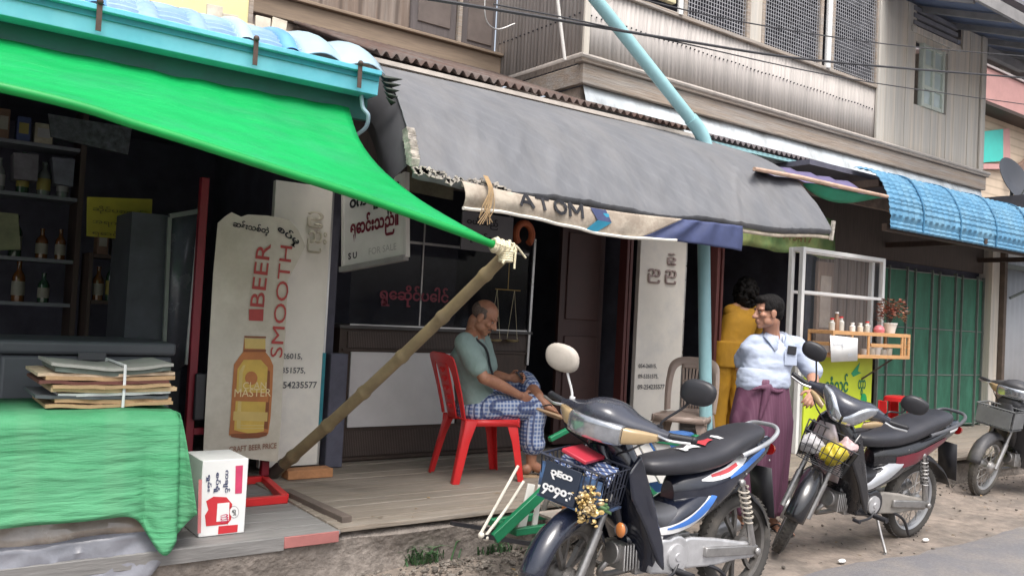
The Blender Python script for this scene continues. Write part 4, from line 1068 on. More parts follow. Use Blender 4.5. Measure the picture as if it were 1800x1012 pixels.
# brick blocks, batten, carton
b0 = at(540, 838, Z=.30)
a = MB(); a.bb(b0.x - .16, b0.x + .16, b0.y - .06, b0.y + .06, .30, .36); tag(a.build("brick", m_brick, None, bevel=.006), "orange brick lying under the foot of the white panel", "brick")
a = MB(); q0, q1 = at(503, 864, Z=.31), at(610, 913, Z=.31); a.bar(q0, q1, .06, .04); tag(a.build("wood_batten", M("dark_batten", (.12, .095, .08), .85, var=.25), None, bevel=.004), "loose dark wooden batten lying across the deck's left end", "batten")
ct = thing("carton", "white carton with red print standing beside the green cloth", "box", (1.42, 4.45, .285))
a = MB(); a.bb(1.315, 1.545, 4.31, 4.60, .288, .665); a.build("box", m_paper, ct, bevel=.004)
m_pink = M("pink_print", (.55, .05, .13), .5); m_cred = M("red_print", (.55, .03, .04), .5, var=.1)
def cbx(px, name, mat, dy=-.002): on_banner(px, name, mat, dy, ct, 4.31)
cbx([(414, 818), (427, 817), (425, 866), (413, 867)], "pink_label", m_pink)
cbx([(362, 880), (375, 872), (398, 873), (408, 885), (406, 912), (400, 920), (362, 924), (360, 905), (366, 895)], "red_print", m_cred)
cbx([(382, 884), (403, 882), (402, 914), (380, 916)], "white_patch", m_paper, -.003)
cbx([(384, 924), (418, 921), (417, 934), (383, 938)], "red_print", m_cred)
cbx([(349, 842), (355, 842), (353, 936), (347, 937)], "red_print", M("pale_red_print", (.6, .2, .2), .5))
for s_, x, y, w_, h_ in (("ကချင်", 392, 826, 40, 13), ("စပ်ရုံ", 376, 830, 36, 12), ("ရှမ်း", 362, 834, 30, 10)):
    bt(s_, x, y, w_, h_, M("navy_print", (.05, .06, .13), .5), rot=-88, parent=ct, Y=4.31, dy=-.004, bold=.03)
ring = [(411 + 9 * math.cos(t), 899 + 11 * math.sin(t)) for t in [k * .4 for k in range(16)]]
cbx(ring, "round_mark", M("grey_ring", (.45, .42, .44), .5)); ring = [(411 + 7.6 * math.cos(t), 899 + 9.6 * math.sin(t)) for t in [k * .4 for k in range(16)]]; cbx(ring, "mark_centre", m_paper, -.003)
bt("ရှ", 407, 905, 8, 10, m_black, parent=ct, Y=4.31, dy=-.005); bt("ကာ", 386, 905, 14, 14, m_pink, rot=-80, parent=ct, Y=4.31, dy=-.006)
# ================================================================ middle shop: counter cabinet, signs
cab = thing("display_counter", "dark wooden shop counter with a white front panel and glass case above", "counter", (3.6, 6.1, .3))
a = MB(); a.bb(2.74, 4.50, 5.88, 6.45, .30, 1.30); a.build("carcass", m_darkwood, cab)
q0, q1 = at(618, 618, Y=5.86), at(790, 744, Y=5.86)
a = MB(); a.bb(q0.x, 3.78, 5.862, 5.879, q1.z, q0.z); a.build("white_panel", M("grey_white_laminate", (.62, .60, .60), .4, var=.05), cab)
a = MB(); a.bb(3.80, 4.46, 5.862, 5.879, q1.z, q0.z); a.build("brown_panel", m_darkwood, cab)
m_reed = M("reeded_brown", (.085, .06, .05), .6, var=.2, extra=wave_mix((.03, .02, .018), 22, 'X', width=.4))
a = MB(); a.bb(2.80, 4.48, 5.866, 5.879, q0.z + .03, 1.28); a.bb(2.80, 4.48, 5.866, 5.879, .345, q1.z - .03); a.build("reeded_panel", m_reed, cab)
a = MB(); a.bb(2.76, 4.5, 5.85, 5.862, .315, .335); a.bb(2.76, 4.5, 5.855, 5.865, q0.z + .004, q0.z + .022); a.build("moulding", m_darkwood, cab)
a = MB(); a.bb(2.72, 4.52, 5.84, 6.46, 1.302, 1.325); a.build("countertop", M("dark_laminate", (.06, .055, .055), .35), cab)
a = MB(); a.bb(2.80, 4.46, 5.843, 5.847, 1.326, 1.336); a.build("metal_edge", m_alu, cab)
gc = a = MB(); a.bb(2.80, 4.46, 5.87, 5.874, 1.34, 2.2); a.build("glass_front", m_glass, cab)
a = MB(); a.bar((4.49, 5.86, 1.04), at(940, 420, Y=5.86), .022, .022); a.build("aluminium_post", m_alu, cab)
a = MB(); a.bb(2.80, 4.46, 5.868, 5.876, 1.98, 2.0); a.bb(3.40, 3.412, 5.862, 5.868, 1.34, 2.3); a.build("glass_frame", m_steel, cab)
text("ရွှေဆိုင်ပေါင်", "lettering", m_redneon, cab, at(666, 537, Y=5.85), (1, 0, 0), (0, 0, 1), width=.62, height=.17, extrude=.004, bold=.03)
a = MB(); a.bb(2.60, 2.735, 5.70, 5.80, .30, 1.12); tag(a.build("dark_box", m_blackwood, None, bevel=.01), "narrow dark wooden box against the counter's left end", "box")
# hanging sign
P = at(606, 472, Y=5.45); Q = at(712, 452, Y=4.93); u = (Q - P); W = u.length; u.normalize(); nrm = u.cross(V((0, 0, 1))).normalized()
hsn = thing("hanging_sign", "white hanging sign with a maroon Burmese line below a black one", "sign", P)
H = .56
hu = -u.cross(nrm).normalized() if u.cross(nrm).z < 0 else u.cross(nrm).normalized()
hu = (hu + V((0, 0, 1)) * .8).normalized(); rot = Matrix((u, -nrm, hu)).transposed()
a = MB(); a.box(P + u * (W / 2) + hu * (H / 2), (W, .012, H), rot); a.build("board", M("sign_white", (.80, .78, .74), .45, var=.06), hsn)
a = MB(); a.box(P + u * (W / 2) + V((0, 0, -.006)) + nrm * .012, (W + .04, .05, .035), rot); a.build("bottom_rail", M("grey_rail", (.30, .29, .28), .5, var=.2), hsn)
a = MB(); a.box(P + u * (W + .012) + hu * (H / 2), (.026, .04, H), rot); a.build("side_rail", m_white, hsn); a = MB(); a.box(P + u * (-.008) + hu * (H / 2), (.016, .035, H), rot); a.build("side_rail", m_white, hsn)
for x_ in (.04, W - .04):
    a = MB(); a.tube([P + u * x_ + hu * H, P + u * x_ + hu * H + V((0, 0, .4))], .004, 5); a.build("wire", m_steel, hsn)
f_ = nrm * .010
text("ရောင်းသည်။", "lettering", m_maroon, hsn, P + u * (W * .09) + V((0, 0, .165)) + f_, u, hu, width=W * .80, height=.19, extrude=0, bold=.045)
text("ဝက်အူ ဝယ်", "lettering", m_black, hsn, P + u * (W * .05) + V((0, 0, .365)) + f_, u, hu, width=W * .84, height=.15, extrude=0, bold=.045)
text("S U", "lettering", m_black, hsn, P + u * (W * .07) + V((0, 0, .055)) + f_, u, hu, width=W * .15, height=.045, extrude=0, bold=.03)
text("FOR SALE", "lettering", M("faded_grey_ink", (.48, .46, .44), .6), hsn, P + u * (W * .42) + V((0, 0, .06)) + f_, u, hu, width=W * .45, height=.045, extrude=0, bold=.0)
# small dark-backed sign behind the rope tie
sg = thing("small_sign", "small dim grey sign with Burmese lettering behind the rope tie", "sign", at(858, 440, Y=5.6))
q0, q1 = at(810, 438, Y=5.6), at(902, 400, Y=5.6)
a = MB(); a.bb(q0.x, q1.x, 5.60, 5.615, q0.z, q1.z + .08); a.build("board", M("dim_grey_board", (.17, .165, .18), .6, var=.1), sg)
for i, s_ in enumerate(("ဝယ်သည်", "ရောင်း")):
    text(s_, "lettering", m_black, sg, (q0.x + .04, 5.595, q1.z - .04 - i * .12), (1, 0, 0), (0, 0, 1), width=.30 - .06 * i, height=.085, extrude=0, bold=.03)
for x_ in (q0.x + .03, q1.x - .03):
    a = MB(); a.tube([(x_, 5.607, q1.z + .08), (x_, 5.62, 2.6)], .004, 5); a.build("wire", m_steel, sg)
a = MB(); c = at(921, 412, Y=5.75); pts = [c + V((.085 * math.cos(t), 0, .095 * math.sin(t))) for t in [R(-50 + k * 20) for k in range(15)]]
a.tube(pts, .030, 10); tag(a.build("orange_hoop", M("orange_hoop", (.40, .10, .035), .6, var=.2), None), "orange ring hanging above the aluminium post of the counter", "ring")
# gold scales behind the seated man
sc_ = thing("balance_scale", "small brass balance with two pans hanging behind the seated man", "scales", at(890, 600, Y=5.80))
bz = at(890, 530, Y=5.80)
a = MB(); a.tube([bz + V((-.12, 0, .1)), bz + V((.14, 0, .1))], .005, 6); a.tube([bz + V((.01, 0, .1)), bz + V((.01, 0, .45))], .003, 5); a.build("beam", M("brass", (.45, .33, .14), .35, metal=.8), sc_)
for dx in (-.10, .08):
    pz = at(880, 600, Y=5.80).z
    a = MB(); a.lathe([(.05, 0), (.062, .012), (.064, .018)], (bz.x + dx, 5.80, pz), n=14); a.build("pan", M("brass_pan", (.5, .42, .25), .3, metal=.8), sc_)
    a = MB()
    for s_ in (-1, 1): a.tube([(bz.x + dx + s_ * .055, 5.80, pz + .015), (bz.x + dx, 5.80, bz.z + .1)], .002, 4)
    a.build("cord", m_rope, sc_)
a = MB(); q = at(1005, 641, Y=5.9); a.bb(q.x - .12, q.x + .06, 5.88, 5.92, q.z - .02, q.z + .02); tag(a.build("white_ledge", m_white, None, bevel=.003), "short white bar projecting beside the counter, behind the cream mirror", "bar")
# dark cupboard and framed things high up in the middle shop
o, q = hung("framed_picture", "dim framed picture high on the wall behind the frayed awning corner", "picture", [(716, 282), (800, 300), (796, 352), (716, 336)], 5.66, M("dim_picture", (.12, .11, .07), .5, var=.4, scale=9))
a = MB(); a.bb(2.72, 4.4, 6.9, 7.3, .3, 2.3); tag(a.build("dark_cupboard", m_blackwood, None, bevel=.02), "tall dark cupboard in the back of the middle shop", "cupboard")
ds = thing("door_leaf", "dark brown open door leaf beside the white numbered panel", "door", (5.3, 6.0, .3))
a = MB(); a.bb(4.95, 5.48, 6.02, 6.06, .31, 2.4); a.build("leaf", M("door_brown", (.05, .022, .02), .5, var=.2, stretch=(6, 6, .5)), ds)
a = MB(); a.bb(5.02, 5.42, 6.005, 6.019, 1.45, 2.25); a.bb(5.02, 5.42, 6.005, 6.019, .45, 1.3); a.build("raised_panel", M("door_panel", (.06, .028, .025), .5), ds, bevel=.01)
# ================================================================ right: food cart, rack, pots, stool, far houses
fc = thing("food_cart", "food cart with a lime board front and a white framed glass case", "food cart", (7.6, 5.0, .3))
CX0, CX1, CYF, CYB = 6.98, 8.36, 4.90, 5.02
m_fr = m_whitemetal
a = MB(); a.bb(CX0 + .03, CX1 - .22, CYF - .06, CYF - .045, .33, 1.24); lb = a.build("lime_board", m_lime, fc)
a = MB(); a.bb(CX0 + .02, CX1 - .22, CYF - .04, CYB, .36, 1.22); a.build("body", M("cart_body", (.45, .46, .42), .6), fc)
a = MB()
zt = 2.25
for x in (CX0, CX1):
    for y in (CYF, CYB): a.bb(x - .022, x + .022, y - .022, y + .022, .30 if x == CX0 else 1.22, zt)
for y in (CYF, CYB):
    a.bb(CX0 + .022, CX1 - .022, y - .02, y + .02, zt - .04, zt); a.bb(CX0 + .022, CX1 - .022, y - .015, y + .015, 1.81, 1.84); a.bb(CX0 + .022, CX1 - .022, y - .02, y + .02, 1.21, 1.24)
for x in (CX0, CX1): a.bb(x - .02, x + .02, CYF + .022, CYB - .022, zt - .04, zt); a.bb(x - .02, x + .02, CYF + .022, CYB - .022, 1.21, 1.24)
a.build("frame", m_fr, fc, bevel=.003)
a = MB(); a.bb(CX0 + .02, CX1 - .02, CYF - .002, CYF + .002, 1.25, 1.80); a.bb(CX0 + .02, CX1 - .02, CYF - .002, CYF + .002, 1.85, 2.2); a.build("glass", m_clearglass, fc)
a = MB(); a.bb(7.92, 8.2, 5.36, 5.40, .5, 2.2); tag(a.build("door_leaf", M("pale_brown_door", (.26, .19, .15), .6, var=.2, stretch=(5, 5, .5)), None, bevel=.004), "pale brown narrow door leaf standing behind the food cart", "door")
for z0, z1 in ((1.5, 2.05), (.9, 1.35)):
    q = MB(); q.bb(7.96, 8.15, 5.352, 5.3595, z0, z1); q.build("raised_panel", M("door_light_panel", (.42, .36, .31), .6), bpy.data.objects["door_leaf.001"] if "door_leaf.001" in bpy.data.objects else None)
for s_, x, y, w_, h_ in (("လံလင်", 1449, 690, 72, 34), ("တွာ", 1507, 695, 24, 28)):
    bt(s_, x, y, w_, h_, m_greenpaint, parent=fc, Y=CYF - .06, dy=-.004, bold=.03)
a = MB(); c = at(1518, 703, Y=CYF - .064); a.prism([(.055 * math.cos(t), .07 * math.sin(t)) for t in [k * .5236 for k in range(12)]], c, (1, 0, 0), (0, 0, 1), (0, -.003, 0)); a.build("leaf_print", M("leaf_green", (.01, .33, .10), .5), fc)
a = MB(); q = [at(x, y, Y=CYF - .064) for x, y in ((1496, 656), (1512, 636), (1508, 652), (1514, 655), (1500, 662))]; a.add(q, [(0, 1, 2, 3, 4)]); a.build("leaf_print", M("leaf_green2", (.03, .36, .16), .5), fc, smooth=False)
# slatted crate shelf on the front
rk = thing("crate_shelf", "orange slatted wooden crate shelf fixed to the front of the food cart", "shelf", (7.7, 4.75, 1.2))
RX0, RX1, RY0, RY1, RZ0, RZ1 = 7.02, 8.36, 4.58, 4.83, 1.225, 1.475
a = MB()
for y in (RY0, RY1):
    a.bb(RX0, RX1, y - .01, y + .01, RZ1 - .035, RZ1); a.bb(RX0, RX1, y - .01, y + .01, RZ0, RZ0 + .035)
for x in (RX0 + .016, RX1 - .016):
    for y in (RY0, RY1): a.bb(x - .016, x + .016, y - .0095, y + .0095, RZ0 + .036, RZ1 - .036)
    for z in (RZ0 + .017, RZ1 - .017, (RZ0 + RZ1) / 2): a.bb(x - .014, x + .014, RY0 + .011, RY1 - .011, z - .016, z + .016)
for x in (7.34, 7.62, 8.27, 8.22): a.bb(x - .014, x + .014, RY0 - .008, RY0 + .008, RZ0 + .036, RZ1 - .036)
a.bb(7.66, 8.2, RY0 - .008, RY0 + .008, 1.335, 1.37)
for i in range(5): a.bb(RX0 + .03, RX1 - .03, RY0 + .015 + i * .045, RY0 + .05 + i * .045, RZ0 + .002, RZ0 + .012)
a.build("slats", m_orangewood, rk, bevel=.002)
a = MB(); a.bar((7.95, 4.84, 1.0), (8.12, 4.62, 1.22), .016, .016); a.build("bracket", m_darkwood, rk)
pn = thing("paper_notice", "white handwritten paper notice pinned to the crate shelf", "notice", at(1480, 635, Y=4.56))
q = [at(x, y, Y=4.562) for x, y in ((1459, 589), (1508, 594), (1507, 634), (1461, 636))]
a = MB(); a.add(q, [(0, 1, 2, 3)]); a.build("sheet", m_paper, pn, solid=.002)
m_pencil = M("pencil", (.42, .44, .48), .6)
bt("ဟင်းချို", 1464, 610, 32, 12, m_pencil, parent=pn, Y=4.555, dy=-.002); bt("၅၀၀", 1490, 630, 14, 9, m_pencil, parent=pn, Y=4.555, dy=-.002)
# jars and cups in and on the shelf
random.seed(11)
jar_m = [M("cream_ceramic", (.62, .58, .50), .35), M("white_ceramic", (.72, .71, .69), .35), M("pale_glass_jar", (.50, .50, .46), .25), M("brown_jar", (.22, .12, .07), .35)]
names = ["cream", "white", "pale glass", "brown"]
for i, (px, k) in enumerate(((7.72, 1), (7.83, 0), (7.93, 1), (8.04, 2), (8.14, 0))):
    z0 = RZ0 + .013; h = .075 + .012 * (i % 3)
    j = thing("jar", "%s cup inside the crate shelf, %s from the paper notice" % (names[k], ["nearest", "second", "third", "fourth", "farthest"][i]), "cup", (px, 4.68, z0), "cups in the crate shelf")
    a = MB(); a.lathe([(.030, 0), (.040, h * .4), (.042, h), (.036, h), (.030, h * .5)], (px, 4.68, z0), n=14); a.build("cup", jar_m[k], j)
for i, (xx, yy, k, h) in enumerate(((1462, 583, 2, .10), (1470, 583, 3, .16), (1478, 583, 2, .12), (1498, 584, 1, .07), (1512, 584, 0, .07), (1524, 585, 2, .09))):
    p = at(xx, yy, Y=4.70); z0 = RZ1 + .002
    j = thing("jar", "%s jar on top of the crate shelf, %s along from the man" % (names[k], ["first", "second", "third", "fourth", "fifth", "sixth"][i]), "jar", (p.x, 4.70, z0), "jars on top of the crate shelf")
    a = MB(); a.lathe([(.026, 0), (.028, h * .7), (.016, h * .82), (.016, h)], (p.x, 4.70, z0), n=12); a.build("body", jar_m[k], j)
    a = MB(); a.lathe([(.018, h), (.018, h + .014)], (p.x, 4.70, z0), n=10); a.build("lid", m_red if k == 2 else m_paper, j)
a = MB(); a.bb(RX0 + .01, RX1 - .01, RY0 + .012, RY1 - .012, RZ1 - .03, RZ1 + .0015); a.build("top_board", m_orangewood, rk)
p = at(1545, 584, Y=4.68)
a = MB(); a.lathe([(.05, 0), (.055, .03), (.04, .06), (.012, .075)], (p.x, 4.68, RZ1 + .002), n=16); tag(a.build("pink_bowl", M("pink_plastic", (.55, .16, .18), .45), None), "pink upturned bowl on the crate shelf beside the red leaved plant", "bowl")
# potted plant with red leaves
pp = thing("potted_plant", "potted plant with rust red leaves on the end of the crate shelf", "plant", (8.27, 4.72, RZ1))
cx, cy = 8.20, 4.70
a = MB(); a.lathe([(.045, 0), (.065, .09), (.07, .09), (.07, .105), (.058, .105), (.05, .08)], (cx, cy, RZ1 + .002), n=16); a.build("pot", m_white, pp)
a = MB()
for i in range(16):
    t = i * 2.4; rr_ = random.uniform(.03, .16); a.tube(catmull([(cx, cy, RZ1 + .1), (cx + rr_ * .4 * math.cos(t), cy + rr_ * .4 * math.sin(t), RZ1 + .19), (cx + rr_ * math.cos(t) + .02, cy + rr_ * math.sin(t), RZ1 + random.uniform(.2, .36))], 3), .003, 4)
a.build("stem", m_darkwood, pp)
m_leaf = M("red_leaf", (.26, .065, .04), .5, var=.3, island=.45, c2=(.16, .11, .05), c2amt=.5, c2scale=8)
a = MB()
for i in range(520):
    t = random.uniform(0, 6.283); f_ = random.random() ** .6; ph = random.uniform(-.9, 1.4)
    c = V((cx + .03 + .19 * f_ * math.cos(t) * math.cos(ph * .8), cy + .16 * f_ * math.sin(t) * math.cos(ph * .8), RZ1 + .22 + .14 * f_ * math.sin(ph)))
    m_ = Matrix.Rotation(random.uniform(0, 6.28), 3, 'Z') @ Matrix.Rotation(random.uniform(-1.2, 1.2), 3, 'X'); s_ = random.uniform(.010, .019)
    a.add([c + m_ @ V(q) * s_ for q in ((-1.3, 0, 0), (0, -.6, .1), (1.3, 0, -.1), (0, .6, .1))], [(0, 1, 2, 3)])
a.build("leaves", m_leaf, pp, smooth=False)
# red stool by the green gate
def plastic_stool(c, w, h, name, lab, rz):
    t = thing(name, lab, "stool", c, rz=rz)
    a = MB(); a.lathe([(w * .44, h - .035), (w * .47, h - .03), (w * .47, h - .008), (w * .44, h), (.01, h)], n=4)
    a = MB(); a.loft([((0, 0, h - .05), (1, 0, 0), (0, 1, 0), w * .5, w * .5, 6), ((0, 0, h - .01), (1, 0, 0), (0, 1, 0), w * .48, w * .48, 6), ((0, 0, h), (1, 0, 0), (0, 1, 0), w * .45, w * .45, 6)], 28); a.build("seat", m_red, t, local=True)
    for sx, sy in ((1, 1), (1, -1), (-1, 1), (-1, -1)):
        a = MB(); k = w * .5
        a.prism([(-.02, 0), (.09, 0), (.075, h - .052), (-.02, h - .052)], (sx * (k + .02), sy * (k + .02), 0), (-sx, 0, 0), V((-sx * .0, 0, 1)), (0, -sy * .012, 0))
        a.prism([(-.02, 0), (.09, 0), (.075, h - .052), (-.02, h - .052)], (sx * (k + .02), sy * (k + .008), 0), (0, -sy, 0), V((0, 0, 1)), (-sx * .012, 0, 0))
        a.build("leg", m_red, t, local=True, bevel=.004)
    return t
q = at(1587, 700, Y=4.95)
plastic_stool(V((q.x, 4.95, .30)), .34, .50, "plastic_stool", "red plastic stool standing before the green folding gate", .2)
# green printed cloth sign above the cart
gs = thing("cloth_sign", "faded olive green cloth sign with a telephone number above the food cart", "sign", (7.4, 5.3, 2.2))
rows = []
for j in range(8):
    rows.append([V((lerp(6.56, 8.13, i / 30), 5.33 + .02 * math.sin(i * .9 + j * .5), lerp(2.70, 2.24, j / 7) - (.03 * (1 - j / 7)) + .012 * math.sin(i * .4))) for i in range(31)])
a = MB(); a.grid(rows); a.build("cloth", M("olive_cloth", (.24, .28, .10), .6, var=.25, scale=4, c2=(.11, .20, .07), c2amt=.6, c2scale=2.5), gs, solid=.002)
text("09-77715417", "lettering", M("brown_ink", (.13, .07, .03), .6), gs, (6.80, 5.295, 2.36), (1, 0, 0), (0, 0, .0) if False else (0, 0, 1), width=.9, height=.085, extrude=0, bold=.02)

# ---- far right: grey shed wall, bar sign, dish, pink house
gw = thing("grey_shed", "pale grey metal clad shed next to the corner post at the right edge", "shed", (14, 5.5, 0))
a = MB(); corr_wall(a, (12.42, 5.50, 0), (18, 5.50, 0), .26, 2.62, .15, .006); a.build("clad_wall", M("pale_grey_cladding", (.42, .43, .45), .5, var=.1, scale=2), gw, solid=.005)
a = MB(); a.bb(12.33, 12.41, 5.44, 5.56, .26, 2.9); a.build("post", M("brown_strip", (.12, .09, .07), .8, var=.3), gw)
a = MB(); a.bb(12.42, 18, 5.46, 5.495, 2.46, 2.52); a.bar((12.5, 5.44, 2.05), (13.4, 5.0, 2.52), .03, .03); a.build("bracket", m_gatesteel, gw)
a = MB(); a.bb(12.42, 18, 5.52, 5.56, 2.53, 2.98); a.build("lit_opening_panel", M("lit_opening_white", (.62, .60, .56), .6, var=.1), gw)  # pale panel whose colour stands in for a brightly lit opening
a = MB(); a.bb(13.4, 22, 5.6, 8, 3.42, 3.62); a.build("roof", M("dark_grey_roof", (.10, .10, .115), .7, var=.2), gw)
sd = thing("satellite_dish", "dark grey satellite dish on the shed roof against the cream wall", "satellite dish", at(1775, 345, Y=6.2))
c = at(1776, 322, Y=6.2); ax = V((-.10, -1, .42)).normalized()
a = MB(); prof = [(.0 + .40 * (k / 8), .10 * (k / 8) ** 2) for k in range(9)]
a.lathe([(r_, z_) for r_, z_ in prof] + [(.40, .108), (.36, .095), (.2, .035), (.0, .01)], c, ax, n=28, cap=False); a.build("dish", M("dish_grey", (.045, .05, .062), .5, var=.1), sd)
a = MB(); a.tube([c - ax * .02, c + V((.12, .03, -.1)), V((c.x + .12, c.y + .03, 3.6))], .025, 8); a.build("mast", m_gatesteel, sd)
a = MB(); a.tube([c + V((0, 0, -.38)) + ax * .1, c + ax * .42], .010, 6); a.ball(c + ax * .43, .035); a.build("feed_arm", m_gatesteel, sd)
ph = thing("pink_house", "pink and cream house with a turquoise shutter beyond the shed", "house", (20, 8.2, 0))
PY = 8.0
def wallpx(px, name, mat, dy=0, th=.08, parent=None, Y=PY):
    a = MB(); q = [at(x, y, Y=Y) + V((0, dy, 0)) for x, y in px]; n = len(q)
    a.add(q + [p + V((0, th, 0)) for p in q], [tuple(range(n))[::-1], tuple(range(n, 2 * n))] + [(i, (i + 1) % n, n + (i + 1) % n, n + i) for i in range(n)])
    return a.build(name, mat, parent, smooth=False)
m_pinkw = M("pink_wall", (.56, .31, .29), .8, var=.1, scale=3); m_cream = M("cream_wall", (.62, .50, .38), .8, var=.1, scale=3, extra=wave_mix((.48, .38, .28), 2.0, 'Z', width=.12)); m_pb = M("pale_blue_wall", (.50, .55, .58), .8, var=.1)
X0, X1 = 15.2, 26
a = MB(); a.bb(X0, X1, PY, PY + .2, 0, 5.84); a.build("cream_wall", m_cream, ph)
a = MB(); a.bb(X0, 18.2, PY - .25, PY + .2, 5.90, 6.60); a.build("pink_wall", m_pinkw, ph)
a = MB(); a.bb(18.2, X1, PY - .25, PY + .2, 5.90, 6.60); a.build("blue_wall", m_pb, ph)
a = MB(); a.bb(X0, X1, PY - .4, PY + .3, 5.83, 5.895); a.build("eave_strip", m_darkwood, ph)
a = MB(); a.bar((17.9, PY - .15, 4.75), (19.9, PY - .15, 5.82), .1, .14); a.build("brace", M("brown_brace", (.20, .13, .10), .8), ph)
ts = wallpx([(1714, 233), (1756, 228), (1756, 284), (1714, 287)], "shutter", M("turquoise_shutter", (.06, .55, .47), .5, var=.08), -.08, .05, ph)
wallpx([(1757, 228), (1768, 226), (1770, 290), (1757, 292)], "frame", m_pinkw, -.07, .05, ts); wallpx([(1710, 289), (1768, 289), (1768, 298), (1710, 298)], "sill", m_pinkw, -.1, .08, ts)
a = MB(); a.bb(X0, X1, PY + 1.0, PY + 1.2, 6.5, 8.6); a.build("upper_wall", M("upper_dim_wall", (.20, .18, .18), .8, var=.3, scale=1.2), ph)
for i, x in enumerate((16.6, 18.0, 19.6)):
    a = MB(); a.bb(x, x + .5, PY + .9, PY + .99, 6.6, 7.5); a.build("post", M("pale_post", (.40, .39, .34), .7), ph)
a = MB(); a.prism([(0, 0), (12, 0), (12, 2.4), (0, 2.4)], (X0 - .3, PY - .9, 7.6), (1, 0, 0), V((0, 1, .35)).normalized(), (0, 0, .08)); a.build("roof", M("grey_roof", (.20, .20, .22), .7, var=.2), ph)
a = MB(); a.prism([(0, 0), (12, 0), (12, 1.0), (0, 1.0)], (X0, PY - .3, 6.61), (1, 0, 0), V((0, 1, .25)).normalized(), (0, 0, .04)); a.build("lean_roof", M("pale_roof", (.52, .46, .45), .7, var=.1), ph)
# ================================================================ motorbikes (local frame: x forward, y to the rider's left, rear axle above the origin)
WR = .288
def wheel(root, cx, steerM, mats, width, cast, lab=None):
    """tyre with rim, hub and spokes; returns the wheel part"""
    m_t, m_r, m_s = mats
    w_ = width / 2
    a = MB(); a.T = steerM @ Matrix.Translation((cx, 0, WR))
    prof = [(.220, -w_ * .75), (.240, -w_ * 1.0), (.262, -w_ * .95), (.280, -w_ * .55), (.288, 0), (.280, w_ * .55), (.262, w_ * .95), (.240, w_ * 1.0), (.220, w_ * .75)]
    a.lathe(prof, (0, 0, 0), (0, 1, 0), n=56, cap=False)
    for k in range(56):                                         # tread blocks
        t = 2 * math.pi * k / 56
        for s_ in (-1, 1):
            c = V((math.cos(t + s_ * .02) * .2835, s_ * w_ * .42, math.sin(t + s_ * .02) * .2835))
            a.box(c, (.007, w_ * .5, .014), Matrix.Rotation(-t, 3, 'Y') @ Matrix.Rotation(s_ * .5, 3, 'X'))
    tyre = a.build("wheel", m_t, root, local=True, angle=50)
    a = MB(); a.T = steerM @ Matrix.Translation((cx, 0, WR))
    a.lathe([(.205, -w_ * .55), (.218, -w_ * .70), (.226, -w_ * .78), (.228, -w_ * .62), (.214, -w_ * .45), (.208, 0), (.214, w_ * .45), (.228, w_ * .62), (.226, w_ * .78), (.218, w_ * .70), (.205, w_ * .55), (.200, 0), (.205, -w_ * .55)], (0, 0, 0), (0, 1, 0), n=56, cap=False)
    a.build("rim", m_r, tyre, local=True)
    a = MB(); a.T = steerM @ Matrix.Translation((cx, 0, WR))
    a.lathe([(.02, -.075), (.03, -.07), (.055, -.055), (.06, -.03), (.045, -.02), (.045, .02), (.06, .03), (.055, .055), (.03, .07), (.02, .075)], (0, 0, 0), (0, 1, 0), n=24)
    if cast:
        for k in range(5):
            t0 = k * 1.2566
            for s_ in (-1, 1):
                p = [V((math.cos(t0 + s_ * .14 * q) * r_, .004, math.sin(t0 + s_ * .14 * q) * r_)) for q, r_ in ((.2, .05), (1, .11), (1.5, .16), (1.25, .207))]
                for i in range(3): a.bar(p[i], p[i + 1], .022, .020, up=(0, 1, 0))
    else:
        for k in range(32):
            t0 = k * 2 * math.pi / 32; s_ = 1 if k % 2 else -1; d_ = .5 if (k // 2) % 2 else -.5
            a.tube([V((math.cos(t0 + d_) * .05, s_ * .035, math.sin(t0 + d_) * .05)), V((math.cos(t0) * .206, s_ * .004, math.sin(t0) * .206))], .0026, 5, cap=False)
    a.build("spokes", m_s, tyre, local=True)
    return tyre
def xsec(x, z, hw, hh, e=2.6, y=0, tilt=0): return ((x, y, z), (0, 1, 0), V((math.sin(tilt), 0, math.cos(tilt))), hw, hh, e)
TAIL = [(.56, .585, .045, .09), (.50, .590, .085, .13), (.38, .610, .122, .135), (.22, .655, .135, .115), (.04, .715, .125, .085), (-.14, .770, .105, .065), (-.32, .815, .072, .045), (-.42, .840, .030, .025)]
COWL = [(.86, .405, .035, .035), (.78, .420, .085, .06), (.66, .465, .125, .075), (.52, .520, .135, .085), (.36, .570, .130, .08), (.22, .625, .105, .055)]
def surf_y(tab, x, z, e=2.6):
    tab = sorted(tab)
    for i in range(len(tab) - 1):
        if tab[i][0] <= x <= tab[i + 1][0]:
            t = (x - tab[i][0]) / (tab[i + 1][0] - tab[i][0]); cz, hw, hh = (lerp(tab[i][k], tab[i + 1][k], t) for k in (1, 2, 3))
            q = min(.97, abs(z - cz) / hh); return hw * (1 - q ** e) ** (1 / e)
    return .05
def decal(name, tab, up, lo, mat, root, off=.004, n=14, m=4):
    """printed graphic between two edge lines, laid on the bodywork"""
    u_ = catmull([(x, 0, z) for x, z in up], 6); l_ = catmull([(x, 0, z) for x, z in lo], 6)
    rows = []
    for i in range(n + 1):
        f_ = i / n; a_ = u_[min(int(f_ * (len(u_) - 1)), len(u_) - 1)]; b_ = l_[min(int(f_ * (len(l_) - 1)), len(l_) - 1)]
        rows.append([V((p.x, surf_y(tab, p.x, p.z) + off, p.z)) for p in (a_.lerp(b_, j / m) for j in range(m + 1))])
    q = MB(); q.grid(rows); return q.build(name, mat, root, local=True)
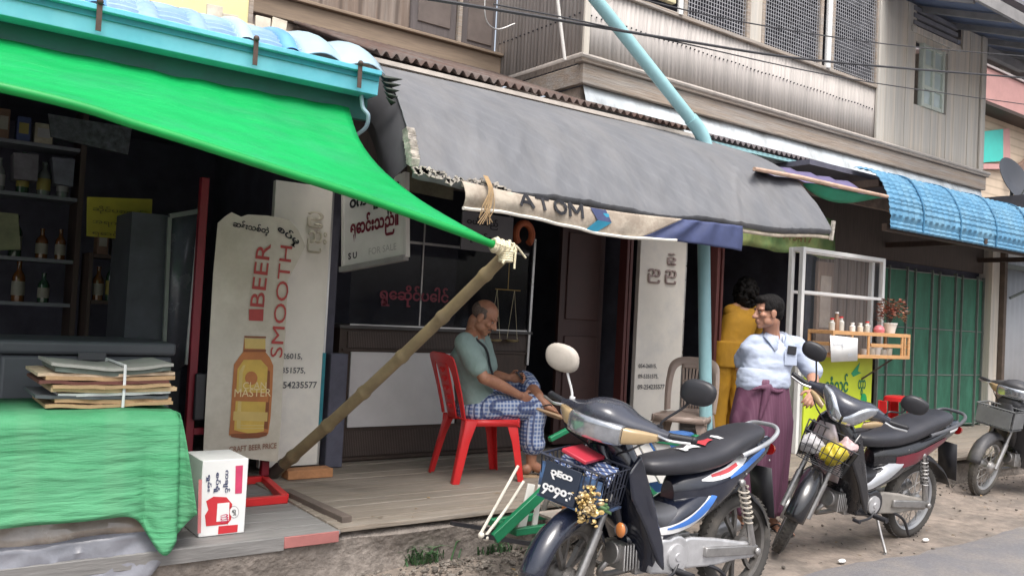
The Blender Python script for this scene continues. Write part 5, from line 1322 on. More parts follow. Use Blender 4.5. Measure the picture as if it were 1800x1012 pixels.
def make_bike(P):
    t = thing("motorbike", P['label'], "motorbike", P['loc'], "motorbikes parked along the deck")
    t.rotation_euler = (R(-P['lean']), 0, R(P['head'])); bpy.context.view_layer.update()
    L = dict(local=True)
    ax = V((-math.sin(R(26.5)), 0, math.cos(R(26.5)))); hp = V((.99, 0, .80))
    S = Matrix.Translation(hp) @ Matrix.Rotation(R(P['steer']), 4, ax) @ Matrix.Translation(-hp)
    def sm(): q = MB(); q.T = S; return q
    body, dark = P['body'], m_blackplastic
    wheel(t, 0, Matrix(), (m_rubber, P['rim'], P['spoke']), .088, P['cast'])
    wheel(t, 1.235, S, (m_rubber, P['rim'], P['spoke']), .074, P['cast'])
    # fork and front mudguard
    for s_ in (-1, 1):
        a = sm(); a.cyl((1.235, s_ * .082, .288), (1.12, s_ * .082, .52), .021, .023); a.cyl((1.13, s_ * .082, .50), (1.045, s_ * .082, .70), .017)
        a.build("fork_leg", P['fork'], t, **L)
    a = sm(); rows = []
    for i in range(22):
        an = R(12 + i * 7.2); row = []
        for j in range(11):
            b_ = (j / 10 - .5) * 2; rr_ = .318 + .012 * (1 - b_ * b_) - .045 * abs(b_) ** 3 * (1 if 6 < i < 20 else .6)
            row.append(V((1.235 + rr_ * math.cos(an), b_ * .062, WR + rr_ * math.sin(an))))
        rows.append(row)
    a.grid(rows); a.build("front_mudguard", body, t, solid=.004, **L)
    a = sm(); a.lathe([(.075, -.005), (.08, .01), (.078, .02)], (1.235, -.05, WR), (0, -1, 0), n=20); a.build("brake_disc", m_steel, t, **L)
    # leg shield and front cowl
    a = MB(); a.loft([((.985, 0, .945), (1, 0, 0), (0, 1, 0), .05, .075, 2.4), ((.985, 0, .90), (1, 0, 0), (0, 1, 0), .075, .115, 2.4), ((.955, 0, .80), (1, 0, 0), (0, 1, 0), .085, .160, 2.4), ((.905, 0, .68), (1, 0, 0), (0, 1, 0), .080, .190, 2.6),
                      ((.850, 0, .55), (1, 0, 0), (0, 1, 0), .066, .190, 2.8), ((.800, 0, .43), (1, 0, 0), (0, 1, 0), .050, .170, 2.8), ((.775, 0, .33), (1, 0, 0), (0, 1, 0), .032, .135, 2.6), ((.770, 0, .27), (1, 0, 0), (0, 1, 0), .018, .10, 2.6)], 30, k=4)
    a.build("leg_shield", P['shield'], t, **L)
    a = MB(); a.loft([((1.060, 0, .88), (1, 0, .3), (0, 1, 0), .022, .060, 2.4), ((1.055, 0, .78), (1, 0, .3), (0, 1, 0), .030, .100, 2.4), ((1.015, 0, .66), (1, 0, .3), (0, 1, 0), .035, .105, 2.4), ((.955, 0, .55), (1, 0, .3), (0, 1, 0), .03, .075, 2.4), ((.90, 0, .47), (1, 0, .3), (0, 1, 0), .015, .03, 2.4)], 24, k=4)
    a.build("front_cowl", P.get("fcowl", body), t, **L)
    for s_ in (-1, 1):                                        # side wings of the shield
        a = MB(); a.prism([(.96, .86), (1.03, .78), (1.00, .66), (.90, .52), (.80, .34), (.755, .30), (.77, .42), (.84, .60), (.90, .74)], (0, s_ * .168, 0), (1, 0, 0), (0, 0, 1), (0, s_ * .022, 0)); a.build("shield_wing", P['wing'], t, bevel=.010, **L)
    a = MB(); a.loft([((.86, 0, .62), (0, 1, 0), (.5, 0, .85), .075, .045, 2.6), ((.76, 0, .53), (0, 1, 0), (.4, 0, .9), .105, .05, 3), ((.66, 0, .505), (0, 1, 0), (0, 0, 1), .118, .055, 3), ((.54, 0, .545), (0, 1, 0), (-.3, 0, .95), .105, .05, 3), ((.48, 0, .60), (0, 1, 0), (-.4, 0, .9), .08, .04, 2.6)], 26, k=4)
    a.build("step_through", P['step'], t, **L)
    # tail and lower cowl
    a = MB(); a.loft([xsec(x, z, hw, hh) for x, z, hw, hh in TAIL], 30, k=5); tailo = a.build("side_panel", P['tail'], t, **L)
    a = MB(); a.loft([xsec(x, z, hw, hh) for x, z, hw, hh in COWL], 28, k=5); cowlo = a.build("lower_cowl", P['lower'], t, **L)
    # seat
    a = MB(); a.loft([xsec(.785, .755, .030, .020, 2.2), xsec(.74, .762, .080, .042, 2.4), xsec(.62, .766, .118, .052, 2.6, tilt=-.05), xsec(.44, .772, .132, .056, 2.8), xsec(.26, .800, .138, .060, 2.8), xsec(.08, .845, .138, .062, 2.8), xsec(-.10, .880, .125, .056, 2.6), xsec(-.22, .898, .095, .044, 2.4), xsec(-.27, .905, .045, .022, 2.2)], 32, k=5)
    seat = a.build("seat", m_seat, t, **L)
    # rear mudguard and lamp
    a = MB(); rows = []
    for i in range(16):
        an = R(70 + i * 6.5); row = []
        for j in range(9):
            b_ = (j / 8 - .5) * 2; rr_ = .335 + .012 * (1 - b_ * b_) - .03 * abs(b_) ** 3 + max(0, i - 9) * .012
            row.append(V((rr_ * math.cos(an), b_ * .07, WR + rr_ * math.sin(an))))
        rows.append(row)
    a.grid(rows); a.build("rear_mudguard", dark, t, solid=.004, **L)
    a = MB(); a.add([(-.36, -.075, .70), (-.36, .075, .70), (-.44, .07, .42), (-.44, -.07, .42)], [(0, 1, 2, 3)]); a.build("mud_flap", dark, t, solid=.006, **L)
    a = MB(); a.loft([((-.40, 0, .80), (0, 1, 0), (0, 0, 1), .065, .035, 3), ((-.445, 0, .795), (0, 1, 0), (0, 0, 1), .05, .025, 3)], 20); a.build("tail_light", M("red_lens", (.35, .01, .01), .2), t, **L)
    # grab rail
    a = MB(); a.tube(catmull([(.10, .135, .80), (-.06, .15, .838), (-.22, .135, .868), (-.33, .115, .905), (-.37, .075, .93), (-.375, 0, .935), (-.37, -.075, .93), (-.33, -.115, .905), (-.22, -.135, .868), (-.06, -.15, .838), (.10, -.135, .80)], 6), .0125, 10)
    a.build("grab_rail", P['rail'], t, **L)
    # shock absorbers
    for s_ in (-1, 1):
        p0, p1 = V((.015, s_ * .125, .33)), V((.13, s_ * .128, .655))
        a = MB(); a.cyl(p0, p0.lerp(p1, .42), .019); a.cyl(p0.lerp(p1, .38), p1, .011); a.ball(p0, (.02, .016, .02)); a.ball(p1, (.022, .016, .022)); sk = a.build("shock", m_steel, t, **L)
        d_ = (p1 - p0); u, v = frame_of(d_); hel = [p0 + d_ * (.36 + .58 * q / 84) + (u * math.cos(q * .52) + v * math.sin(q * .52)) * .026 for q in range(85)]
        a = MB(); a.tube(hel, .0055, 6); a.build("spring", P['spring'], sk, **L)
    # swing arm, chain case, engine
    def sp(poly, y0, th, name, mat, bev=.012):
        q = MB(); q.prism(poly, (0, y0, 0), (1, 0, 0), (0, 0, 1), (0, th, 0)); return q.build(name, mat, t, bevel=bev, bseg=3, **L)
    circ = lambda cx, cz, r_, a0, a1, n=9: [(cx + r_ * math.cos(R(lerp(a0, a1, i / n))), cz + r_ * math.sin(R(lerp(a0, a1, i / n)))) for i in range(n + 1)]
    sp(circ(.50, .335, .078, -100, 100) + [(.30, .385), (.10, .345)] + circ(0, .290, .045, 80, 280) + [(.12, .252), (.32, .245)], .088, .030, "chain_case", P['case'])
    a = MB(); a.bar((.40, .126, .33), (-.02, .126, .292), .026, .050); a.bar((.40, -.126, .33), (-.02, -.126, .292), .026, .050); a.cyl((-.005, -.155, .29), (-.005, .155, .29), .011); a.ball((-.005, .15, .29), (.02, .012, .02)); a.build("swing_arm", m_steel, t, bevel=.006, **L)
    sp(circ(.60, .335, .098, 60, 300, 14) + [(.66, .255), (.78, .27), (.80, .36), (.70, .425)], .060, .062, "crankcase", P['engine'])
    a = MB(); a.lathe([(.062, 0), (.060, .012), (.03, .016), (.001, .016)], (.61, .122, .335), (0, 1, 0), n=24); a.lathe([(.02, .016), (.018, .022), (.001, .022)], (.61, .122, .335), (0, 1, 0), n=12); a.build("engine_cover", m_enginealu, t, **L)
    a = MB(); a.bb(.44, .82, -.10, .06, .255, .42)
    for i in range(6): a.box((.80 + i * .020, -.01, .345), (.010, .15, .125))
    a.cyl((.80, -.01, .345), (.93, -.01, .36), .055); a.build("engine_block", m_steel, t, bevel=.006, **L)
    a = MB(); a.tube(catmull([(.90, -.03, .33), (.94, -.06, .26), (.84, -.12, .21), (.5, -.15, .21), (.25, -.16, .25)]), .016, 10); a.tube([(.25, -.16, .25), (-.22, -.17, .33)], [.038, .044], 14); a.build("exhaust", m_steel, t, **L)
    a = MB(); a.tube([(.62, -.24, .27), (.62, .24, .27)], .012, 8); a.cyl((.62, .15, .27), (.62, .245, .27), .018); a.cyl((.62, -.15, .27), (.62, -.245, .27), .018)
    a.tube(catmull([(.60, .13, .30), (.66, .15, .26), (.78, .16, .25), (.84, .17, .262)]), .008, 8); a.cyl((.84, .15, .262), (.84, .20, .262), .012); a.build("foot_pegs", m_blackplastic, t, **L)
    a = MB(); a.tube(catmull([(.52, .10, .25), (.53, .16, .14), (.54, .225, .03), (.58, .235, .028)]), .010, 8); a.build("side_stand", m_steel, t, **L)
    a = MB(); a.tube(catmull([(.40, .08, .27), (.28, .14, .22), (.20, .16, .10)]), .010, 8); a.tube([(.40, -.1, .26), (.40, .1, .26)], .012, 8); a.build("centre_stand", m_blackplastic, t, **L)
    # handlebar cowl, lamp, indicators
    hx, hz = P.get('hx', .97), 1.005
    def cow(y, dx, dz, hu, hv): return ((hx + dx, y, hz + dz), (1, 0, 0), (0, 0, 1), hu, hv, 2.4)
    pk = P['peak']
    a = sm(); a.loft([cow(-.285, -.085, .0, .025, .022), cow(-.22, -.06, .006, .055, .034), cow(-.13, -.02, .02, .095, .046), cow(-.05, .0, .03 + pk * .4, .125, .052 + pk * .3), cow(.05, .0, .03 + pk * .4, .125, .052 + pk * .3), cow(.13, -.02, .02, .095, .046), cow(.22, -.06, .006, .055, .034), cow(.285, -.085, .0, .025, .022)], 28, k=4)
    if P['vlamp']:
        a.bm.free(); a = sm(); a.loft([cow(-.275, -.085, .01, .025, .022), cow(-.21, -.06, .02, .05, .032), cow(-.13, -.015, .025, .085, .058), cow(-.05, .04, -.002, .095, .085), cow(.05, .04, -.002, .095, .085), cow(.13, -.015, .025, .085, .058), cow(.21, -.06, .02, .05, .032), cow(.275, -.085, .01, .025, .022)], 28, k=4)
    a.build("handlebar_cowl", P['cowl'], t, **L)
    for s_ in (-1, 1):                                              # brake and clutch cables, wiring
        a = sm(); a.tube(catmull([(hx - .04, s_ * .24, hz - .005), (hx + .05, s_ * .17, hz - .075), (1.06, s_ * .07, .86), (1.02, s_ * .045, .76)]), .0048, 6); a.build("cable", m_blackplastic, t, **L)
        a = MB()
        for bx_, bz_ in ((.42, .60), (.10, .70), (-.12, .755), (.30, .70)): a.ball((bx_, s_ * (surf_y(TAIL, bx_, bz_) + .001), bz_), (.006, .003, .006), nu=8, nv=6)
        a.build("screws", m_steel, t, **L)
    # lens
    if P['vlamp']:
        for s_ in (-1, 1):
            a = sm(); a.loft([cow(s_ * .008, .100, -.058, .050, .034), cow(s_ * .06, .098, -.030, .050, .062), cow(s_ * .115, .070, .015, .044, .058), cow(s_ * .175, .02, .058, .030, .026)], 22, k=3); a.build("headlight", P['lens'], t, **L)
            a = sm(); a.loft([cow(s_ * .130, .060, -.050, .030, .020), cow(s_ * .185, .025, -.030, .030, .026), cow(s_ * .24, -.02, -.012, .014, .012)], 16, k=3); a.build("indicator", P['ind'], t, **L)
    else:
        cw4 = lambda *q: cow(*q)[:5] + (4.5,)
        a = sm(); a.loft([cw4(-.135, .060, -.018, .040, .040), cw4(-.125, .072, -.018, .050, .047), cw4(-.05, .092, -.018, .052, .052), cw4(.05, .092, -.018, .052, .052), cw4(.125, .072, -.018, .050, .047), cw4(.135, .060, -.018, .040, .040)], 28, k=3); a.build("headlight", P['lens'], t, **L)
        for s_ in (-1, 1):
            a = sm(); a.loft([cw4(s_ * .137, .060, -.018, .040, .038), cw4(s_ * .19, .025, -.014, .040, .032), cw4(s_ * .255, -.03, -.006, .018, .016)], 20, k=3); a.build("indicator", P['ind'], t, **L)
    for s_ in (-1, 1):
        a = sm(); a.cyl((hx - .09, s_ * .25, hz + .0), (hx - .125, s_ * .38, hz + .012), .0165); a.ball((hx - .126, s_ * .383, hz + .012), .018); a.build("grip", m_blackplastic, t, **L)
        a = sm(); a.tube(catmull([(hx - .03, s_ * .25, hz + .005), (hx - .03, s_ * .31, hz + .0), (hx - .075, s_ * .39, hz + .005)]), .007, 7); a.build("lever", m_alu, t, **L)
        if P.get('bare'): continue
        my = P['mir'][0 if s_ > 0 else 1]
        tip = V(my)
        a = sm(); a.tube(catmull([(hx - .075, s_ * .235, hz + .03), (hx - .075, s_ * .245, hz + .07), tip + V((0, -s_ * .03, -.06)), tip]), .006, 8); a.cyl((hx - .075, s_ * .235, hz + .01), (hx - .075, s_ * .235, hz + .045), .014); mo = a.build("mirror_stalk", P['stalk'][0 if s_ > 0 else 1], t, **L)
        mk = P.get('mirk', (1, 1))[0 if s_ > 0 else 1]
        a = sm(); a.T = S @ Matrix.Translation(tip) @ Matrix.Scale(mk, 4) @ Matrix.Translation(-tip); a.loft([(tip + V((.030, s_ * .02, .02)), (0, 1, 0), (0, 0, 1), .040, .026, 2.2), (tip + V((.020, s_ * .02, .02)), (0, 1, 0), (0, .12 * s_, 1), .074, .052, 2.3), (tip + V((0, s_ * .02, .02)), (0, 1, 0), (0, .12 * s_, 1), .084, .060, 2.4), (tip + V((-.010, s_ * .02, .02)), (0, 1, 0), (0, .12 * s_, 1), .080, .056, 2.4)], 24, k=3)
        a.build("mirror", P['mirm'][0 if s_ > 0 else 1], mo, **L)
    return t, S, seat
m_navyp = M("navy_black_paint", (.010, .013, .026), .22, var=.2, scale=3, coat=.8, c2=(.03, .032, .045), c2amt=.3, c2scale=9)
m_blackp = M("black_paint", (.013, .013, .016), .25, var=.2, scale=4, coat=.7)
m_silverp = M("silver_paint", (.46, .47, .49), .32, metal=.55, var=.1)
m_redp = M("dark_red_paint", (.14, .008, .02), .3, var=.15, coat=.6)
m_lens = M("headlight_lens", (.42, .44, .47), .16, metal=.75, var=.3, scale=14, coat=1.0)
m_tanlens = M("tan_indicator", (.40, .29, .16), .2, var=.12, coat=.5)
m_ddrust = M("dusty_dark_alloy", (.16, .15, .14), .5, metal=.5, var=.3, scale=14)
m_cowl1 = M("slate_cowl", (.042, .045, .06), .28, var=.15, coat=.5)
m_sprg = M("cream_spring", (.42, .38, .32), .5, var=.2)
m_bluedecal = M("blue_decal", (.05, .17, .52), .35, var=.1); m_whitedecal = M("white_decal", (.70, .70, .70), .35, var=.08); m_reddecal = M("red_decal", (.50, .05, .06), .4, var=.2)
m_dust = M("dusty_black_plastic", (.045, .045, .050), .5, var=.3, scale=5, c2=(.10, .095, .09), c2amt=.4, c2scale=3)
mir_cream = M("cream_cover", (.42, .38, .33), .6, var=.12, scale=9)
# ---- the nearest one
B1, S1, seat1 = make_bike(dict(label="navy and black motorbike with blue white decals and a front basket, nearest the camera", loc=(3.79, 3.02, 0), head=181, lean=1, steer=21,
    body=m_navyp, shield=m_navyp, wing=m_navyp, step=m_greyplastic, tail=m_navyp, lower=m_navyp, rim=m_ddrust, spoke=m_ddrust, cast=True, fork=m_steel, rail=m_silverp, spring=m_sprg, case=m_enginealu, engine=m_enginealu, cowl=m_cowl1, lens=m_lens, ind=m_tanlens, vlamp=False, peak=.03,
    hx=1.09, mir=((.98, .345, 1.215), (1.03, -.30, 1.20)), mirk=(1, 1.12), mirm=(m_blackplastic, mir_cream), stalk=(m_blackplastic, m_whitemetal)))
decal("white_flash", TAIL, [(.42, .690), (.34, .718), (.22, .745), (.10, .775), (.0, .80)], [(.42, .682), (.34, .682), (.22, .70), (.10, .735), (.0, .78)], m_whitedecal, B1)
decal("blue_flash", TAIL, [(.22, .700), (.08, .745), (-.08, .79), (-.24, .825)], [(.22, .688), (.08, .715), (-.08, .762), (-.24, .81)], m_bluedecal, B1, off=.0055)
decal("red_script", TAIL, [(.36, .712), (.24, .735), (.12, .762)], [(.36, .700), (.24, .718), (.12, .748)], m_reddecal, B1, off=.007)
decal("white_flash", COWL, [(.74, .475), (.60, .505), (.46, .565), (.36, .625)], [(.74, .445), (.60, .455), (.46, .49), (.34, .60)], m_whitedecal, B1)
decal("blue_flash", COWL, [(.68, .478), (.56, .510), (.44, .57), (.33, .635)], [(.68, .47), (.56, .482), (.44, .52), (.33, .60)], m_bluedecal, B1, off=.0058)
decal("white_flash", COWL, [(.82, .44), (.76, .45), (.70, .44)], [(.82, .42), (.76, .40), (.70, .425)], m_whitedecal, B1)
for o in B1.children:                                            # this one has the shorter tail
    nm = o.name.split('.')[0]
    if nm in ('seat', 'side_panel', 'grab_rail', 'tail_light', 'rear_mudguard', 'mud_flap') or 'flash' in nm or 'script' in nm:
        for v in o.data.vertices:
            if v.co.x < .30: v.co.x = .30 - (.30 - v.co.x) * .74
a = MB()                                                         # sticker on the seat top
rows = []
for i in range(13):
    x = .50 - i * .030
    zt = .772 + (.44 - x) * .16 + .0565 if x < .44 else .829
    rows.append([V((x, y + .004 * math.sin(i * 2), (.829 if x > .44 else lerp(.829, .908, min(1, (.44 - x) / .36))) + .0035 - abs(y) * .05)) for y in (-.03 + .02 * math.sin(i), 0, .035 + .018 * math.cos(i * 1.3))])
a.grid(rows[:5]); a.mi = 1; a.grid(rows[5:9]); a.mi = 0; a.grid(rows[9:11]); a.mi = 1; a.grid(rows[10:])
a.build("seat_sticker", [m_whitedecal, m_reddecal], seat1, local=True)
# basket, plate, front indicator
def basket(S, root, x0, x1, wy, z0, z1, mat, step, r_, name="basket"):
    a = MB(); a.T = S
    def loop(z, k): return [(x0 - k, -wy + k, z), (x1 - k, -wy + k, z), (x1 - k, wy - k, z), (x0 - k, wy - k, z), (x0 - k, -wy + k, z)]
    for z, rr_ in ((z1, r_ * 1.7), (z0, r_ * 1.3), ((z0 + z1) / 2, r_)): a.tube(loop(z, (z1 - z) * .12), rr_, 6)
    nx, ny = max(2, int((x1 - x0) / step)), max(2, int(2 * wy / step))
    k0 = (z1 - z0) * .12
    for i in range(nx + 1):
        x = lerp(x0, x1, i / nx)
        for s_ in (-1, 1): a.tube([(x, s_ * wy, z1), (x - k0, s_ * (wy - k0), z0)], r_, 5)
        a.tube([(x - k0, -(wy - k0), z0), (x - k0, wy - k0, z0)], r_, 5)
    for i in range(ny + 1):
        y = lerp(-wy, wy, i / ny)
        for x in (x0, x1): a.tube([(x, y, z1), (x - k0, y * (wy - k0) / wy, z0)], r_, 5)
    o = a.build(name, mat, root, local=True, smooth=True)
    return o
bk = basket(S1, B1, 1.09, 1.33, .165, .655, .835, M("navy_wire", (.035, .04, .06), .5), .032, .0035)
a = MB(); a.T = S1; a.bb(1.08, 1.325, -.155, .155, .640, .648); a.bb(1.315, 1.322, -.16, .16, .69, .80); a.build("basket_liner", M("navy_liner", (.04, .05, .085), .55, var=.4, scale=12, c2=(.08, .16, .32), c2amt=.5, c2scale=7), bk, local=True)
a = MB(); a.T = S1
rt = Matrix.Rotation(R(-7), 3, 'Y')
a.box((1.338, -.040, .735), (.008, .185, .160), rt); pl_ = a.build("licence_plate", M("plate_navy", (.022, .03, .05), .4, var=.1), B1, local=True, bevel=.003)
def tloc(S, p): return S @ V(p)
for s_, z_, h_, w_ in (("၃Eထ", .745, .045, .115), ("၄၁၄၀၅", .668, .050, .160)):
    o_, u_, v_ = V((1.345 + (z_ - .72) * -.12, .0 - .040 - w_ / 2, z_)), V((0, 1, 0)), V((-.12, 0, 1))
    text(s_, "lettering", M("plate_white", (.72, .72, .72), .5), pl_, tloc(S1, o_), S1.to_3x3() @ u_, S1.to_3x3() @ v_, width=w_, height=h_, extrude=.0015, bold=.06, local=True)
for s_ in (-1, 1):
    a = MB(); a.cyl((1.03, s_ * .16, .53), (1.06, s_ * .185, .53), .022, .030); io = a.build("cowl_lamp", m_greyplastic, B1, local=True)
    a = MB(); a.ball((1.066, s_ * .188, .53), (.016, .028, .034)); a.build("orange_lens", M("orange_lens", (.55, .19, .05), .3, coat=.5), io, local=True)
gm_ = M("gilt_garland", (.52, .36, .13), .35, metal=.3, var=.5, scale=30, c2=(.62, .52, .36), c2amt=.5, c2scale=18, island=.5)
W1 = lambda p: (B1.matrix_world @ (S1 @ V(p)))
a = MB(); random.seed(3)
for i in range(150):
    p = W1((1.33 + random.uniform(-.02, .04), .115 + random.gauss(0, .028), .70 + random.gauss(0, .04))); a.T = Matrix.Translation(p) @ Matrix.Rotation(random.uniform(0, 6), 4, 'Z') @ Matrix.Rotation(random.uniform(0, 3), 4, 'X'); a.ball((0, 0, 0), (random.uniform(.006, .017), random.uniform(.006, .012), random.uniform(.003, .008)), nu=7, nv=5)
a.T = Matrix(); gl_ = thing("garland", "gilt flower garland hung on the near corner of the navy motorbike's basket", "garland", W1((1.32, .2, .65)))
a.build("flowers", gm_, gl_)
a = MB()
for i in range(9):
    p = W1((1.32, .13, .69)); q = p + V((random.uniform(-.02, .10), random.uniform(-.04, .02), random.uniform(-.05, .03))); a.add([p, p + V((.01, 0, .018)), q, q + V((0, 0, -.012))], [(0, 1, 2, 3)])
a.build("leaves", M("garland_leaf", (.10, .20, .08), .6, var=.3), gl_, solid=.002)
# things lying in the basket
a = MB(); p = W1((1.21, -.02, .86)); a.box(p, (.20, .13, .018), Matrix.Rotation(.4, 3, 'Z') @ Matrix.Rotation(.35, 3, 'X')); tag(a.build("folder", M("red_folder", (.42, .03, .05), .4), None, bevel=.004), "red flat pouch lying on top of the navy motorbike's basket", "pouch")
a = MB(); random.seed(9)
rows = [[W1((1.11 + .2 * i / 8, -.14 + .28 * j / 8, .80 + .035 * mnoise.noise(V((i * .7, j * .7, 1))) + .02 * math.sin(i))) for j in range(9)] for i in range(9)]
a.grid(rows); tag(a.build("plaid_cloth", M("basket_cloth", (.08, .13, .28), .8, var=.3, extra=chain(wave_mix((.5, .52, .58), 22, 'X', width=.25), wave_mix((.03, .04, .1), 19, 'Z', width=.25))), None, solid=.006), "blue white checked cloth stuffed in the navy motorbike's basket", "cloth")
# ---- the second: black, silver and dark red
B2, S2, seat2 = make_bike(dict(label="black and dark red motorbike with a silver side stripe, standing man's hand on it", loc=(6.07, 3.32, 0), head=176, lean=8, steer=38,
    body=m_blackp, shield=m_blackp, wing=m_blackp, step=m_blackplastic, tail=m_blackp, lower=m_blackp, rim=m_silverp, spoke=m_steel, cast=False, fork=m_steel, rail=m_greyplastic, spring=m_steel, case=M("dusty_grey_case", (.27, .25, .225), .6, var=.2, scale=9), engine=m_blackp, cowl=m_cowl1, lens=m_lens, ind=m_tanlens, vlamp=True, peak=.07, fcowl=M("pink_silver_panel", (.46, .40, .41), .3, metal=.4, var=.2, coat=.4),
    mir=((.84, .345, 1.155), (.88, -.31, 1.21)), mirm=(m_blackplastic, m_blackplastic), stalk=(m_blackplastic, m_blackplastic)))
decal("silver_stripe", COWL, [(.84, .465), (.66, .545), (.46, .61), (.30, .655)], [(.84, .40), (.66, .455), (.46, .54), (.30, .64)], m_silverp, B2, off=.008)
decal("red_flash", TAIL, [(.42, .655), (.22, .690), (.04, .735), (-.14, .775)], [(.42, .565), (.22, .605), (.04, .665), (-.14, .735)], m_redp, B2, off=.006)
decal("white_tail", TAIL, [(-.20, .825), (-.30, .845), (-.36, .85)], [(-.20, .80), (-.30, .81), (-.36, .825)], m_whitedecal, B2, off=.006)
bk2 = basket(S2, B2, 1.08, 1.32, .17, .66, .85, M("dark_wire", (.06, .06, .065), .45, metal=.5), .036, .003)
W2 = lambda p: (B2.matrix_world @ (S2 @ V(p)))
def bag(c, r_, name, mat, lab, cat, seed):
    a = MB(); a.ball(c, r_, nu=40, nv=26)
    for v in a.bm.verts: v.co += V((mnoise.noise(v.co * 16 + V((seed, 0, 0))), mnoise.noise(v.co * 16 + V((0, seed, 0))), mnoise.noise(v.co * 16 + V((0, 0, seed))))) * .030; v.co += (v.co - V(c)).normalized() * (.02 * (.4 - abs(mnoise.noise(v.co * 28 + V((seed, 4, seed))))))
    return tag(a.build(name, mat, None, angle=60), lab, cat)
bag(W2((1.20, .045, .745)), (.085, .080, .060), "plastic_bag", M("yellow_plastic", (.50, .40, .03), .35, var=.15), "yellow plastic bag in the wire basket of the red and black motorbike", "bag", 2)
bag(W2((1.19, -.09, .745)), (.08, .065, .055), "plastic_bag", M("white_plastic", (.40, .39, .40), .35, var=.2), "white crumpled bag beside the yellow one in the wire basket", "bag", 5)
bag(W2((1.13, .11, .80)), (.065, .06, .05), "plastic_bag", M("pinkish_plastic", (.50, .36, .36), .3, var=.3, scale=12), "pale pink bag on the near side of the wire basket", "bag", 8)
# ---- the third, at the right edge, its front half in view
B3, S3, seat3 = make_bike(dict(label="grey motorbike at the right edge with a silver rimmed front wheel and basket", loc=(9.60, 3.66, 0), head=172, lean=6, steer=10,
    body=m_dust, shield=m_dust, wing=m_dust, step=m_blackplastic, tail=m_dust, lower=m_blackp, rim=m_silverp, spoke=m_steel, cast=False, fork=m_steel, rail=m_steel, spring=m_steel, case=m_steel, engine=m_steel, cowl=m_dust, lens=m_lens, ind=m_tanlens, vlamp=False, peak=.02,
    bare=True, hx=.93, mir=((.86, .345, 1.19), (.90, -.31, 1.19)), mirm=(m_blackplastic, m_blackplastic), stalk=(m_blackplastic, m_blackplastic)))
bk3 = basket(S3, B3, 1.07, 1.30, .17, .68, .86, M("grey_wire", (.16, .165, .17), .5), .028, .004)
a = MB(); a.T = S3; a.bb(1.06, 1.292, -.16, .16, .672, .682); a.box((1.306, 0, .77), (.006, .31, .15)); a.box((1.18, .168, .77), (.22, .006, .15)); a.build("basket_liner", M("grey_liner", (.15, .155, .16), .5, var=.2), bk3, local=True)
